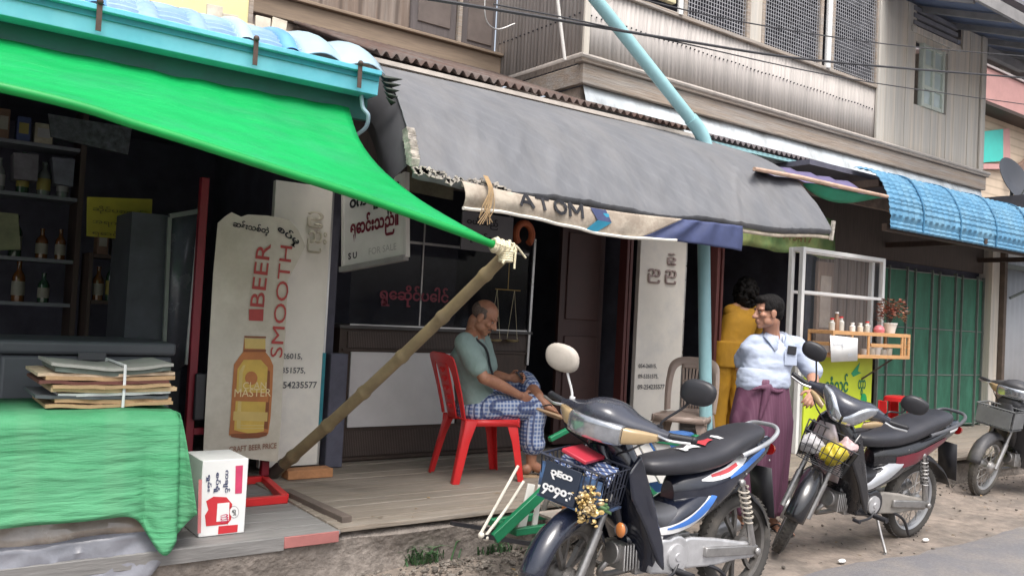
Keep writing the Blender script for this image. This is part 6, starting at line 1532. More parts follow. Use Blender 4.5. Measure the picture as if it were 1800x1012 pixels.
# ================================================================ plastic chairs
def plastic_chair(label, loc, rz, mat, slots):
    t = thing("plastic_chair", label, "chair", loc, rz=rz); L = dict(local=True)
    a = MB(); rows = []
    for i in range(15):
        u = i / 14; row = []
        for j in range(15):
            v = j / 14 * 2 - 1
            w_ = lerp(.200, .222, u); x = lerp(-.205, .235, u); z = .43 - .018 * (1 - v * v) * math.sin(math.pi * u) - .03 * max(0, (u - .82) / .18) ** 2 - .022 * abs(v) ** 8
            row.append(V((x - .02 * abs(v) ** 4 * (1 if u > .5 else -1), v * w_, z)))
        rows.append(row)
    a.grid(rows); a.build("seat", mat, t, solid=.006, **L)
    a = MB()                                                     # apron below the seat
    pts = [(-.20, -.198), (.20, -.216), (.228, -.19), (.228, .19), (.20, .216), (-.20, .198)]
    for k in range(6):
        if k in (5,): continue
        p, q = pts[k], pts[(k + 1) % 6]
        a.add([(p[0], p[1], .432), (q[0], q[1], .432), (q[0] * 1.01, q[1] * 1.01, .385), (p[0] * 1.01, p[1] * 1.01, .385)], [(0, 1, 2, 3)])
    a.build("apron", mat, t, solid=.006, **L)
    for sx in (-1, 1):
        for sy in (-1, 1):
            top = V((.175 if sx > 0 else -.165, sy * .182, .425)); bot = V((.235 if sx > 0 else -.255, sy * .215, 0))
            a = MB(); d_ = bot - top
            for (w0, off) in ((1, V((1, 0, 0))), (2, V((0, 1, 0)))):
                s_ = -sx if w0 == 1 else -sy
                wA, wB = .085, .045
                e = off * s_
                o_ = V((sx * .022, sy * .022, 0))
                rows = [[top + o_, top + o_ + e * wA], [top.lerp(bot, .35) + o_, top.lerp(bot, .35) + o_ + e * lerp(wA, wB, .7)], [bot + o_, bot + o_ + e * wB]]
                a.grid(rows)
            a.build("leg", mat, t, solid=.007, bevel=.002, **L)
    def bp(y, s):                                                # a point of the curved back
        return V((-.20 - .10 * s - .03 * s * s + .35 * y * y - .012, y, .43 + .455 * s))
    outer = catmull([(.215, 0, 0), (.222, 0, .35), (.226, 0, .65), (.228, 0, .84), (.215, 0, .925), (.16, 0, .965), (.08, 0, .985), (0, 0, .985)] if slots else [(.215, 0, 0), (.225, 0, .35), (.222, 0, .65), (.205, 0, .86), (.15, 0, .965), (.07, 0, 1.0), (0, 0, 1.0)], 5)
    inner = catmull([(.165, 0, .03), (.160, 0, .35), (.150, 0, .58), (.140, 0, .72), (.12, 0, .80), (.09, 0, .835), (.05, 0, .84), (0, 0, .84)] if slots else [(.165, 0, .03), (.172, 0, .35), (.166, 0, .60), (.150, 0, .76), (.11, 0, .84), (.05, 0, .86), (0, 0, .862)], 5)
    oc = [(p.x, p.z) for p in outer]; ic = [(p.x, p.z) for p in inner]
    oc = oc + [(-y, s) for y, s in reversed(oc[:-1])]; ic = ic + [(-y, s) for y, s in reversed(ic[:-1])]
    a = MB(); a.grid([[bp(*o_) + V((-.006, 0, 0)), bp(lerp(o_[0], i_[0], .5), lerp(o_[1], i_[1], .5)) + V((.006, 0, 0)), bp(*i_) + V((-.004, 0, 0))] for o_, i_ in zip(oc, ic)])
    a.build("back_frame", mat, t, solid=.009, bevel=.002, **L)
    a = MB()
    def strip(y0, y1, s0, s1, n=10):
        rows = [[bp(lerp(y0(s), y1(s), k / 6), s) for k in range(7)] for s in [lerp(s0, s1, q / n) for q in range(n + 1)]]
        a.grid(rows)
    W_ = lambda s: .082 + .035 * s * s
    if slots:                                                   # moulded scrolls standing on the splat
        strip(lambda s: -W_(s), lambda s: W_(s), -.01, .88)
        o = a.build("back_splat", mat, t, solid=.006, **L)
        a = MB()
        for k in range(5):
            for sg in (-1, 1):
                c_ = .16 + k * .14; a.tube([bp(sg * (.022 + .018 * math.cos(q * .6)), c_ + .035 * math.sin(q * .6)) + V((-.008, 0, 0)) for q in range(8)], .0045, 5)
        a.build("scroll_moulding", mat, o, **L)
    else:                                                       # slatted splat
        for k in range(7):
            y_ = lambda s, k=k: -W_(s) + 2 * W_(s) * (k + .14) / 7
            y2 = lambda s, k=k: -W_(s) + 2 * W_(s) * (k + .80) / 7
            strip(y_, y2, .06, .80)
        strip(lambda s: -W_(s), lambda s: W_(s), -.01, .07, 3); strip(lambda s: -W_(s), lambda s: W_(s), .79, .88, 3)
        for s_ in (.3, .55): strip(lambda s: -W_(s), lambda s: W_(s), s_, s_ + .025, 2)
        a.build("back_splat", mat, t, solid=.006, **L)
    return t
CH = R(-10); PV = V((3.475, 5.06, .30))
plastic_chair("red plastic chair with the seated man on it", PV, CH, m_red, True)
q = at(1200, 728, Z=.73)
plastic_chair("empty taupe plastic chair beside the blue pipe", V((q.x + .02, q.y, .30)), R(-150), m_taupe, False)

# ================================================================ people: bodies are fused into one skin, clothes are worn over them
def rotm(head, pitch=0, roll=0): return Matrix.Rotation(R(head), 4, 'Z') @ Matrix.Rotation(R(pitch), 4, 'Y') @ Matrix.Rotation(R(roll), 4, 'X')
def head_shapes(a, Mx, full=1.0):
    """adds cranium, jaw, nose, lips, brows, ears to the builder; Mx: head frame, x = gaze"""
    T0 = a.T; a.T = Mx
    a.ball((-.010, 0, .036), (.096, .076, .084), nu=24, nv=16); a.ball((.022, 0, -.020), (.068, .064, .075), nu=20, nv=14)
    a.ball((.034, 0, -.072), (.052, .046, .040)); a.ball((.066, 0, -.096), (.024, .026, .020))
    for s_ in (-1, 1):
        a.ball((.020, s_ * .044, -.062), (.042, .022, .034)); a.ball((.062, s_ * .042, -.018), (.026, .026, .022))
        a.ball((.074, s_ * .030, .026), (.020, .030, .012)); a.ball((-.004, s_ * .077, -.006), (.024, .011, .034)); a.ball((.002, s_ * .079, -.032), (.013, .008, .012))
        a.ball((.098, s_ * .013, -.031), (.013, .010, .009))
    a.limb([(.080, 0, .022), (.096, 0, -.004), (.112, 0, -.028)], [.012, .012, .015]); a.ball((.096, 0, -.036), (.012, .015, .008))
    a.ball((.088, 0, -.058), (.013, .026, .0075)); a.ball((.085, 0, -.071), (.013, .021, .0085))
    a.T = T0
def face_parts(root, body, Mx, hair_mat, moustache=False):
    """eyes, brows as separate small parts"""
    a = MB(); a.T = Mx
    for s_ in (-1, 1): a.ball((.0795, s_ * .030, .004), (.0090, .0118, .0048), nu=10, nv=8)
    a.build("eyes", M("eye_white", (.30, .26, .24), .25, var=.05), root)
    a = MB(); a.T = Mx
    for s_ in (-1, 1): a.ball((.0875, s_ * .031, .0035), (.0026, .0058, .0046), nu=8, nv=6)
    a.build("irises", M("iris", (.02, .012, .01), .2), root)
    a = MB(); a.T = Mx
    for s_ in (-1, 1): a.limb([(.0885, s_ * .014, .026), (.0865, s_ * .032, .032), (.070, s_ * .050, .026)], [.0028, .0036, .002], n=8)
    a.build("eyebrows", hair_mat, root)
    if moustache:
        a = MB(); a.T = Mx; a.limb([(.084, -.028, -.056), (.098, 0, -.049), (.084, .028, -.056)], [.004, .006, .004], n=8); a.build("moustache", hair_mat, root)
def hand_shapes(a, wrist, fwd, back, side, curl=.5, spread=1.0, k=1.0):
    """palm and five fingers: fwd along the hand, back = normal of the back of the hand, side = towards the thumb"""
    f_, b_ = V(fwd).normalized(), V(back).normalized(); s_ = V(side); s_ = (s_ - f_ * s_.dot(f_)).normalized(); b_ = (b_ - f_ * b_.dot(f_) - s_ * b_.dot(s_)).normalized()
    w = V(wrist); m_ = Matrix((f_, s_, b_)).transposed()
    a.ball(w + f_ * .048 * k, (.052 * k, .040 * k, .0165 * k), rot=m_.to_4x4()); a.ball(w + f_ * .02 * k + s_ * .014 * k - b_ * .004, (.032 * k, .02 * k, .015 * k), rot=m_.to_4x4())
    for i, (o_, ln) in enumerate(((.029, .072), (.010, .080), (-.010, .075), (-.029, .058))):
        base = w + f_ * (.085 if i in (1, 2) else .080) * k + s_ * (o_ * spread) * k; p = [base]; an = curl * .5
        d0 = f_ + s_ * (o_ * (spread - .6) * 4)
        for seg in (.45, .32, .23):
            an2 = an; dd = (d0 * math.cos(an2) - b_ * math.sin(an2)).normalized(); p.append(p[-1] + dd * ln * seg * k); an += curl * (.9 + .08 * i)
        a.limb(p, [.0092 * k, .0088 * k, .0080 * k, .0068 * k], n=8, k=3)
    tb = w + f_ * .028 * k + s_ * .030 * k; td = (f_ * .62 + s_ * .62 - b_ * .45 * min(1, .4 + curl)).normalized(); t2 = (f_ * .85 + s_ * .15 - b_ * .5).normalized()
    a.limb([tb, tb + td * .038 * k, tb + td * .038 * k + t2 * .032 * k], [.0125 * k, .0105 * k, .0085 * k], n=8, k=3)
def foot_shapes(a, ankle, fwd, up, k=1.0):
    f_ = V(fwd).normalized(); u_ = V(up); u_ = (u_ - f_ * u_.dot(f_)).normalized(); s_ = u_.cross(f_); m_ = Matrix((f_, s_, u_)).transposed().to_4x4(); w = V(ankle)
    a.ball(w - f_ * .035 * k - u_ * .045 * k, (.042 * k, .032 * k, .036 * k), rot=m_)
    a.limb([w - u_ * .005, w + f_ * .07 * k - u_ * .04 * k, w + f_ * .135 * k - u_ * .062 * k], [.036 * k, .034 * k, .024 * k]); a.ball(w + f_ * .12 * k - u_ * .066 * k, (.055 * k, .044 * k, .016 * k), rot=m_)
    for i in range(5): a.limb([w + f_ * .155 * k + s_ * (.034 - .0165 * i) * k - u_ * .068 * k, w + f_ * (.195 - .012 * i) * k + s_ * (.036 - .018 * i) * k - u_ * .072 * k], [.011 * k, (.0105 if i == 0 else .008) * k], n=8, k=2)
def torso_shapes(a, pel, chest, neck, l_pel, l_sh, sw, w=1.0):
    """pelvis, belly, rib cage and shoulder girdle"""
    pel, chest, neck = V(pel), V(chest), V(neck); lp, ls = V(l_pel).normalized(), V(l_sh).normalized()
    up = (neck - pel).normalized()
    def sec(c, l, hw, hd): fw = l.cross(up).normalized(); return (c, l, fw, hw, hd, 2.4)
    a.loft([sec(pel - up * .10, lp, .12 * w, .09 * w), sec(pel - up * .03, lp, .168 * w, .118 * w), sec(pel.lerp(chest, .4), lp.lerp(ls, .4).normalized(), .158 * w, .122 * w), sec(chest, ls, .175 * w, .122 * w), sec(chest.lerp(neck, .5), ls, .178 * w, .105 * w), sec(chest.lerp(neck, .82), ls, .135 * w, .078 * w), sec(neck, ls, .06 * w, .06 * w)], 28, k=4)
    for s_ in (-1, 1): a.limb([neck + up * .01 + ls * (s_ * .045), chest.lerp(neck, .80) + ls * (s_ * sw * .92)], [.048, .062 * w], n=12)
def grow_cloth(a, amp, freq, seed, rng=None):
    for v in a.bm.verts:
        n_ = mnoise.noise(v.co * freq + V((seed, seed * 2, 0))); v.co += V((mnoise.noise(v.co * freq * 1.3 + V((seed, 1, 4))), mnoise.noise(v.co * freq * 1.3 + V((7, seed, 4))), .3 * n_)) * amp
def wrinkle(o, amp, freq, stretch=(1, 1, 1), seed=0):
    """push a finished cloth mesh along its normals in folds"""
    me = o.data; nrm = [v.normal.copy() for v in me.vertices]
    for v, n_ in zip(me.vertices, nrm):
        p = V((v.co.x * stretch[0], v.co.y * stretch[1], v.co.z * stretch[2])) * freq + V((seed, seed, seed))
        v.co += n_ * amp * (.35 + .9 * mnoise.noise(p) + .8 * (.3 - abs(mnoise.noise(p * 1.7 + V((3, 9, 1))))))
    me.update()

# ---------------------------------------------------------------- the seated man
def dirv(deg): return V((math.cos(R(deg)), math.sin(R(deg)), 0))
PB = V((PV.x, PV.y, 0)); pf, plft = dirv(-10), dirv(80)
tf, tl = dirv(-52), dirv(38)
Wp = lambda f_, l_, z: PB + pf * f_ + plft * l_ + V((0, 0, z))
pel = Wp(-.03, 0, .82); neck = at(832, 590, Y=5.05); chest = pel.lerp(neck, .60) - tf * .035
headc = at(851, 557, Y=4.98); HM = Matrix.Translation(headc) @ rotm(-50, 30, 0)
rsh, lsh = neck - tl * .175 - V((0, 0, .055)), neck + tl * .175 - V((0, 0, .055))
rel, rwr = at(850, 664, Y=4.80), at(914, 695, Y=4.84)
lwr = at(895, 664, Y=5.02); lel = lsh.lerp(lwr, .50) + V((.02, .06, -.11))
hipR, hipL = Wp(.0, -.095, .812), Wp(.0, .095, .815)
kneeR = Wp(.40, -.10, .81); ankR = Wp(.39, -.09, .40); kneeL = Wp(.44, .19, .96); ankL = kneeR + pf * .0 - plft * .035 + V((0, 0, .075))
man = thing("person", "seated balding man in a grey green shirt and blue checked longyi looking at a phone", "person", PB + V((0, 0, .30)))
a = MB()
head_shapes(a, HM)
a.limb([headc + HM.to_3x3() @ V((-.035, 0, -.055)), neck.lerp(headc, .30) - tf * .02, neck - V((0, 0, .02))], [.056, .058, .066])
torso_shapes(a, pel, chest, neck, plft, tl, .155, .96)
a.limb([rsh, rsh.lerp(rel, .5) + V((0, -.012, 0)), rel], [.052, .047, .040]); a.limb([rel, rel.lerp(rwr, .35) + V((0, 0, .006)), rwr], [.041, .043, .028])
a.limb([lsh, lsh.lerp(lel, .5), lel], [.052, .046, .038]); a.limb([lel, lel.lerp(lwr, .35), lwr], [.039, .041, .027])
fwd = (at(942, 712, Y=4.84) - rwr); hand_shapes(a, rwr, fwd, V((-.3, -.75, .6)), V((.3, -.2, .9)), 1.05, 1.0, 1.04)
hand_shapes(a, lwr, V((.55, -.75, .10)), V((.6, .3, -.55)), V((-.3, .1, .9)), .75, 1.0, 1.0)
a.limb([hipR, kneeR], [.085, .062]); a.limb([kneeR, kneeR.lerp(ankR, .35) - pf * .02, ankR], [.060, .058, .036])
a.limb([hipL, kneeL], [.085, .060]); a.limb([kneeL, kneeL.lerp(ankL, .4), ankL], [.060, .058, .040])
ft_f = (pf * .80 - plft * .50 + V((0, 0, -.26))); foot_shapes(a, ankL, ft_f, V((.2, .3, 1)), 1.0); foot_shapes(a, ankR, pf + V((0, 0, -.05)), V((0, 0, 1)), 1.0)
skin = a.build("body", m_skin, man, voxel=.0055, vsmooth=3)
face_parts(man, skin, HM, M("dark_brow", (.03, .022, .02), .7), True)
m_shave = M("grey_stubble", (.105, .075, .062), .8, var=.4, scale=60)
a = MB(); a.T = HM                                                   # shaven hair round the back and sides
a.ball((-.016, 0, .030), (.0925, .0785, .074), nu=80, nv=56)
bmesh.ops.delete(a.bm, geom=[v for v in a.bm.verts if (lambda p: p.x + .010 * mnoise.noise(p * 60) > .040 - .35 * abs(p.z) or p.z + .012 * mnoise.noise(p * 45) > .060 + .25 * min(0, p.x + .03) * -1 or p.z < -.045)(HM.inverted() @ v.co)], context='VERTS')
a.build("hair", m_shave, man, solid=.004)
m_shirt1 = M("grey_green_knit", (.225, .305, .285), .9, var=.1, scale=9, bump=.15, bscale=220)
a = MB(); torso_shapes(a, pel - V((0, 0, .01)), chest, neck - V((0, 0, .022)), plft, tl, .168, 1.09)
for s0, s1 in ((rsh, rel), (lsh, lel)):
    a.limb([s0 + (V((0, 0, .005))), s0.lerp(s1, .40), s0.lerp(s1, .68)], [.074, .073, .072], n=18)
sh1 = a.build("shirt", m_shirt1, man, voxel=.008, vsmooth=4); wrinkle(sh1, .007, 11, (1, 1, .7), 3)
a = MB(); pts = catmull([neck - tl * .06 + V((0, 0, .035)) - tf * .03, neck - tl * .085 + tf * .065 + V((0, 0, -.03)), chest + tf * .135 - tl * .05 + V((0, 0, .10)), chest + tf * .155 + tl * .02 - V((0, 0, .04)), pel + tf * .15 + tl * .10 + V((0, 0, .05))], 8)
a.tube(pts, .0085, 6); a.tube(catmull([neck - tl * .06 + V((0, 0, .035)) - tf * .03, neck - tf * .10 - tl * .02 - V((0, 0, .05)), chest - tf * .13 + tl * .04], 6), .0085, 6); a.build("bag_strap", m_black, man)
m_plaid = M("blue_check_cloth", (.10, .155, .32), .85, var=.12, scale=6, extra=chain(wave_mix((.48, .52, .60), 11, 'X', width=.34, amt=.62), wave_mix((.50, .54, .62), 11, 'Z', width=.34, amt=.62), wave_mix((.02, .035, .12), 10, 'Y', width=.22, amt=.8)))
a = MB()
a.loft([(pel + V((0, 0, .05)), plft, pf, .168, .128, 2.4), (pel - V((0, 0, .05)), plft, pf, .19, .15, 2.4), (pel - V((0, 0, .10)) + pf * .02, plft, pf, .17, .15, 2.4)], 26, k=3)
a.limb([hipR, hipR.lerp(kneeR, .5), kneeR], [.115, .10, .085]); a.limb([hipL, hipL.lerp(kneeL, .5), kneeL], [.115, .10, .088])
a.limb([hipR.lerp(hipL, .5) + pf * .06, kneeR.lerp(kneeL, .35) - pf * .10 - V((0, 0, .05))], [.10, .06])
a.limb([kneeR, kneeR.lerp(ankR, .5) - pf * .02, ankR + V((0, 0, .14))], [.085, .088, .09]); a.limb([kneeL, kneeL.lerp(ankL, .42)], [.085, .076])
lg = a.build("longyi", m_plaid, man, voxel=.009, vsmooth=4); wrinkle(lg, .010, 9, (1, 1, 1), 8)
# sandals: one on the raised foot, one on the floor
def sandal(ank, fwd, up, mat, parent):
    f_ = V(fwd).normalized(); u_ = V(up); u_ = (u_ - f_ * u_.dot(f_)).normalized(); s_ = u_.cross(f_)
    q = MB(); out = [(-.085, .0), (-.075, .028), (-.02, .036), (.08, .042), (.16, .046), (.20, .030), (.212, 0), (.20, -.03), (.15, -.042), (.06, -.036), (-.02, -.034), (-.075, -.028)]
    q.prism([(p[0], p[1]) for p in out], V(ank) - u_ * .102, f_, s_, u_ * .018); o_ = q.build("sandal", mat, parent, bevel=.004)
    q = MB()
    for k in (-1, 1): q.tube(catmull([V(ank) + f_ * .135 - u_ * .075, V(ank) + f_ * .10 + s_ * (k * .028) - u_ * .036, V(ank) + f_ * .04 + s_ * (k * .042) - u_ * .075], 5), .0055, 6)
    q.build("thong", m_black, o_)
sandal(ankL, ft_f, V((.2, .3, 1)), M("tan_sole", (.40, .27, .16), .7), man); sandal(ankR, pf + V((0, 0, -.05)), V((0, 0, 1)), M("tan_sole_pair", (.36, .25, .15), .7), man)
ph_ = thing("phone", "dark mobile phone held in the seated man's hand", "phone", lwr)
hf = V((.55, -.75, .10)).normalized(); a = MB(); c = lwr + hf * .075 + V((.030, .012, .018)); rm_ = Matrix.Rotation(R(-50), 3, 'Z') @ Matrix.Rotation(R(50), 3, 'Y')
a.box(c, (.075, .145, .009), rm_); po = a.build("case", m_black, ph_, bevel=.003); a = MB(); a.box(c + rm_ @ V((0, 0, .0052)), (.066, .132, .001), rm_); a.build("screen", M("phone_screen", (.05, .06, .08), .15), ph_)

# ---------------------------------------------------------------- the standing man
SB = V((5.17, 3.93, 0)); st = thing("person", "standing man in a pale blue shirt and purple longyi with his head turned aside", "person", SB)
sl, sf = V((.945, -.325, 0)), V((-.325, -.945, 0))
pel = V((5.185, 3.93, 1.09)); neck = at(1358, 598, Y=3.93); chest = pel.lerp(neck, .58) + sf * .01
headc = at(1350, 549, Y=3.91); HM = Matrix.Translation(headc) @ rotm(156, 4, 0)
lsh, rsh = at(1398, 606, Y=3.86), at(1320, 611, Y=3.99)
lel, lwr = at(1428, 657, Y=3.74), at(1431, 688, Y=3.60)
rel = at(1303, 640, Y=4.13); rwr = pel - sf * .16 - sl * .10 + V((0, 0, .06))
a = MB(); head_shapes(a, HM)
a.limb([headc + HM.to_3x3() @ V((-.03, 0, -.055)), neck.lerp(headc, .35), neck - V((0, 0, .02))], [.058, .060, .068])
torso_shapes(a, pel - V((0, 0, .08)), chest, neck, sl, sl, .150, 1.0)
a.limb([lsh, lsh.lerp(lel, .5), lel], [.054, .048, .040]); a.limb([lel, lel.lerp(lwr, .35), lwr], [.041, .043, .029])
a.limb([rsh, rsh.lerp(rel, .5), rel], [.054, .048, .040]); a.limb([rel, rel.lerp(rwr, .35), rwr], [.041, .042, .029])
hf = (at(1420, 712, Y=3.55) - lwr); hand_shapes(a, lwr, hf, V((-.2, -.9, .3)), V((-.9, .2, .1)), .45, 1.05, 1.05); hand_shapes(a, rwr, sl * .8 + V((0, 0, -.2)), -sf, V((0, 0, 1)), .5, 1, 1)
for s_ in (-1, 1):
    h_ = pel + sl * (s_ * .095) - V((0, 0, .04)); k_ = SB + sl * (s_ * .11) + sf * .02 + V((0, 0, .52)); n_ = SB + sl * (s_ * .12) + V((0, 0, .085))
    a.limb([h_, k_], [.085, .060]); a.limb([k_, k_.lerp(n_, .35) - sf * .02, n_], [.060, .058, .038]); foot_shapes(a, n_, sf + sl * (s_ * .2), V((0, 0, 1)))
a.build("body", m_skin2, st, voxel=.0055, vsmooth=3)
face_parts(st, None, HM, m_hair)
a = MB(); a.T = HM
a.ball((-.018, 0, .046), (.104, .087, .088), nu=30, nv=20); a.ball((.035, .0, .092), (.055, .062, .035)); a.ball((-.055, 0, .00), (.058, .075, .070))
for s_ in (-1, 1): a.ball((.012, s_ * .070, .030), (.024, .012, .036))
hr = a.build("hair", m_hair, st, voxel=.006, vsmooth=2)
cut = bmesh.new(); cut.from_mesh(hr.data); inv = HM.inverted()
bmesh.ops.delete(cut, geom=[v for v in cut.verts if (lambda p: (p.x > .058 and p.z < .066) or (p.x > .020 and p.z < .012 ) or p.z < -.070)(inv @ v.co)], context='VERTS'); cut.to_mesh(hr.data); cut.free(); wrinkle(hr, .005, 40, (1, 1, .5), 2)
m_shirt2 = M("pale_blue_shirt", (.44, .50, .62), .85, var=.06, scale=5, bump=.12, bscale=160, extra=wave_mix((.42, .47, .60), 34, 'X', width=.3, amt=.5))
a = MB(); torso_shapes(a, pel - V((0, 0, .02)), chest, neck - V((0, 0, .010)), sl, sl, .160, 1.09)
a.loft([(pel - V((0, 0, .045)), sl, sf, .188, .145, 2.4), (pel + V((0, 0, .02)), sl, sf, .186, .145, 2.4), (pel + V((0, 0, .07)), sl, sf, .168, .130, 2.4)], 26, k=3)
for s_, j_ in ((1, lsh), (-1, rsh)): a.limb([neck + sl * (s_ * .05) - V((0, 0, .02)), j_ - V((0, 0, .008))], [.074, .072], n=16)
a.limb([lsh - V((0, 0, .012)), lsh.lerp(lel, .55), lel + V((0, 0, .02))], [.068, .066, .068], n=18); a.limb([rsh - V((0, 0, .012)), rsh.lerp(rel, .45), rsh.lerp(rel, .75)], [.068, .066, .068], n=18)
s2 = a.build("shirt", m_shirt2, st, voxel=.008, vsmooth=3); wrinkle(s2, .010, 6, (1, 1, 1.8), 5); wrinkle(s2, .0045, 15, (.7, .7, 1.9), 1)
a = MB()                                                             # collar, placket
rb = []
for q, (dz, rr_) in enumerate(((-.005, .092), (.035, .084), (.068, .078))): rb.append([neck + V((0, 0, dz)) + sf * (.012 + math.sin(an) * (rr_ + .004 * 0)) + sl * (math.cos(an) * rr_) - V((0, 0, .035 * max(0, math.sin(an)) )) for an in [2 * math.pi * k / 28 + 1.57 + .16 for k in range(27)]])
a.grid(rb)
for s_ in (-1, 1):
    p0 = neck + sf * .118 - V((0, 0, .050)) + sl * (s_ * .012)
    a.grid([[neck + sl * (s_ * .080) + sf * .03 + V((0, 0, .066)), neck + sl * (s_ * .120) + sf * .060 + V((0, 0, .030))], [neck + sl * (s_ * .055) + sf * .084 + V((0, 0, .028)), neck + sl * (s_ * .105) + sf * .125 - V((0, 0, .020))], [p0, neck + sl * (s_ * .082) + sf * .155 - V((0, 0, .075))]])
a.build("collar", m_shirt2, s2, solid=.005)
a = MB(); rows = [[p + sl * (e * .016) + sf * .004 for e in (-1, 1)] for p in [neck + sf * (.125 + .030 * min(1, q * .25)) - V((0, 0, .065 + q * .045)) for q in range(8)]]; a.grid(rows); a.build("placket", m_shirt2, s2, solid=.003)
pc_ = chest + sf * .142 + sl * .080 + V((0, 0, .010))
a = MB(); a.box(pc_ + sf * .002, (.105, .005, .120), Matrix((sl, sf, V((0, 0, 1)))).transposed()); a.build("pocket", m_shirt2, s2, bevel=.004)
pq = thing("phone", "black phone sticking out of the standing man's shirt pocket", "phone", pc_)
a = MB(); a.box(pc_ + V((0, 0, .050)) + sf * .012, (.072, .010, .060), Matrix((sl, sf, V((0, 0, 1)))).transposed() @ Matrix.Rotation(.10, 3, 'Y')); a.build("case", m_black, pq, bevel=.004)
m_purp = M("purple_longyi", (.125, .045, .085), .75, var=.12, scale=5, extra=wave_mix((.17, .075, .12), 16, 'X', width=.25, amt=.5))
a = MB(); secs = []
for i in range(30):
    t_ = i / 29; z = lerp(1.10, .13, t_); ring = []
    hw = lerp(.180, .232, min(1, t_ * 3.2)) if t_ < .32 else lerp(.232, .205, (t_ - .32) / .68); hd = lerp(.145, .175, min(1, t_ * 3)) if t_ < .33 else lerp(.175, .15, (t_ - .33) / .67)
    for k in range(96):
        an = 2 * math.pi * k / 96; ca, sa = math.cos(an), math.sin(an)
        # folds fan out from the knot at the front
        ph_a = (an - 2.2); fold = .016 * min(1, t_ * 3) * math.sin(an * 11 + 2.0 * math.sin(t_ * 2.4 + an)) * (.35 + .65 * max(0, sa)) + .012 * math.exp(-((an - 2.0 - .25 * t_) / .22) ** 2) * (1 - t_ * .3)
        ring.append(V((pel.x, pel.y, 0)).lerp(SB, min(1, t_ * 1.2)) * 1 + sl * (ca * (hw + fold)) + sf * (sa * (hd + fold)) + V((0, 0, z - .0)))
    secs.append(ring)
a.rings(secs, cap=False); a.build("longyi", m_purp, st, solid=.005)
a = MB(); kn = pel + sf * .160 - sl * .07 - V((0, 0, .045))
a.ball(kn, (.045, .022, .030), nu=14, nv=10); a.limb([kn, kn + sl * .07 + V((0, 0, -.025)), kn + sl * .14 + V((0, 0, -.02)) - sf * .012], [.022, .016, .008]); a.limb([kn, kn - sl * .05 + V((0, 0, .0)), kn - sl * .10 - V((0, 0, .02)) - sf * .03], [.022, .018, .010]); a.limb([kn, kn + V((0, 0, -.10)) - sl * .02, kn + V((0, 0, -.22)) - sl * .05], [.03, .026, .012])
a.build("longyi_knot", m_purp, st, voxel=.007, vsmooth=3)
for s_ in (-1, 1): sandal(SB + sl * (s_ * .12) + V((0, 0, .105)), sf + sl * (s_ * .2), V((0, 0, 1)), m_blackplastic, st)

# ---------------------------------------------------------------- the woman in yellow, seen from behind
WB = V((6.83, 5.60, .30)); wo = thing("person", "woman in yellow blouse and trousers with curly dark hair, seen from behind in the doorway", "person", WB)
wf, wl = dirv(70), dirv(160)
pel = WB + V((0, 0, .86)); neck = at(1308, 545, Y=5.62); neck = V((neck.x, neck.y, WB.z + 1.37)); chest = pel.lerp(neck, .6); headc = neck + V((0.02, .02, .155)); HM = Matrix.Translation(headc) @ rotm(80, 10)
a = MB(); head_shapes(a, HM); a.limb([headc - V((0, 0, .06)), neck - V((0, 0, .02))], [.05, .056])
torso_shapes(a, pel, chest, neck, wl, wl, .145, .92)
for s_ in (-1, 1):
    sh_ = neck + wl * (s_ * .155) - V((0, 0, .05)); el = sh_ + wl * (s_ * .05) + wf * .05 - V((0, 0, .27)); wr = el + wf * .20 - wl * (s_ * .05) - V((0, 0, .05))
    a.limb([sh_, el], [.045, .036]); a.limb([el, wr], [.036, .025]); hand_shapes(a, wr, wf, V((0, 0, 1)), -wl * s_, .5, 1, .92)
    h_ = pel + wl * (s_ * .09) - V((0, 0, .04)); k_ = WB + wl * (s_ * .095) + V((0, 0, .46)); n_ = WB + wl * (s_ * .10) + V((0, 0, .085)); a.limb([h_, k_], [.085, .058]); a.limb([k_, n_], [.056, .036]); foot_shapes(a, n_, wf, V((0, 0, 1)), .9)
a.build("body", m_skin2, wo, voxel=.007, vsmooth=2); face_parts(wo, None, HM, m_hair)
m_yel = M("mustard_cloth", (.40, .205, .012), .8, var=.12, scale=7, bump=.15, bscale=120)
a = MB(); torso_shapes(a, pel, chest, neck - V((0, 0, .02)), wl, wl, .165, 1.08)
a.loft([(pel - V((0, 0, .10)), wl, wf, .205, .145, 2.4), (pel + V((0, 0, .02)), wl, wf, .195, .14, 2.4), (pel + V((0, 0, .15)), wl, wf, .17, .125, 2.4)], 24, k=3)
for s_ in (-1, 1):
    sh_ = neck + wl * (s_ * .155) - V((0, 0, .05)); el = sh_ + wl * (s_ * .05) + wf * .05 - V((0, 0, .27)); a.limb([sh_, sh_.lerp(el, .9)], [.066, .058])
bl_ = a.build("blouse", m_yel, wo, voxel=.009, vsmooth=3); wrinkle(bl_, .008, 8, (1, 1, .5), 4)
a = MB()
for s_ in (-1, 1): a.limb([pel + wl * (s_ * .085) - V((0, 0, .03)), WB + wl * (s_ * .10) + V((0, 0, .46)), WB + wl * (s_ * .115) + V((0, 0, .10))], [.110, .090, .098], n=20)
tr = a.build("trousers", m_yel, wo, voxel=.009, vsmooth=3); wrinkle(tr, .016, 10, (1, 1, .3), 6)
a = MB(); random.seed(4)
for i in range(330):
    th, phx = random.uniform(0, 6.283), random.uniform(-1.3, 1.4); d_ = V((math.cos(th) * math.cos(phx), math.sin(th) * math.cos(phx), math.sin(phx)))
    c = headc - wf * .03 - V((0, 0, .02)) + V((d_.x * .115, d_.y * .105, d_.z * .155)); a.ball(c, random.uniform(.012, .026), nu=7, nv=5)
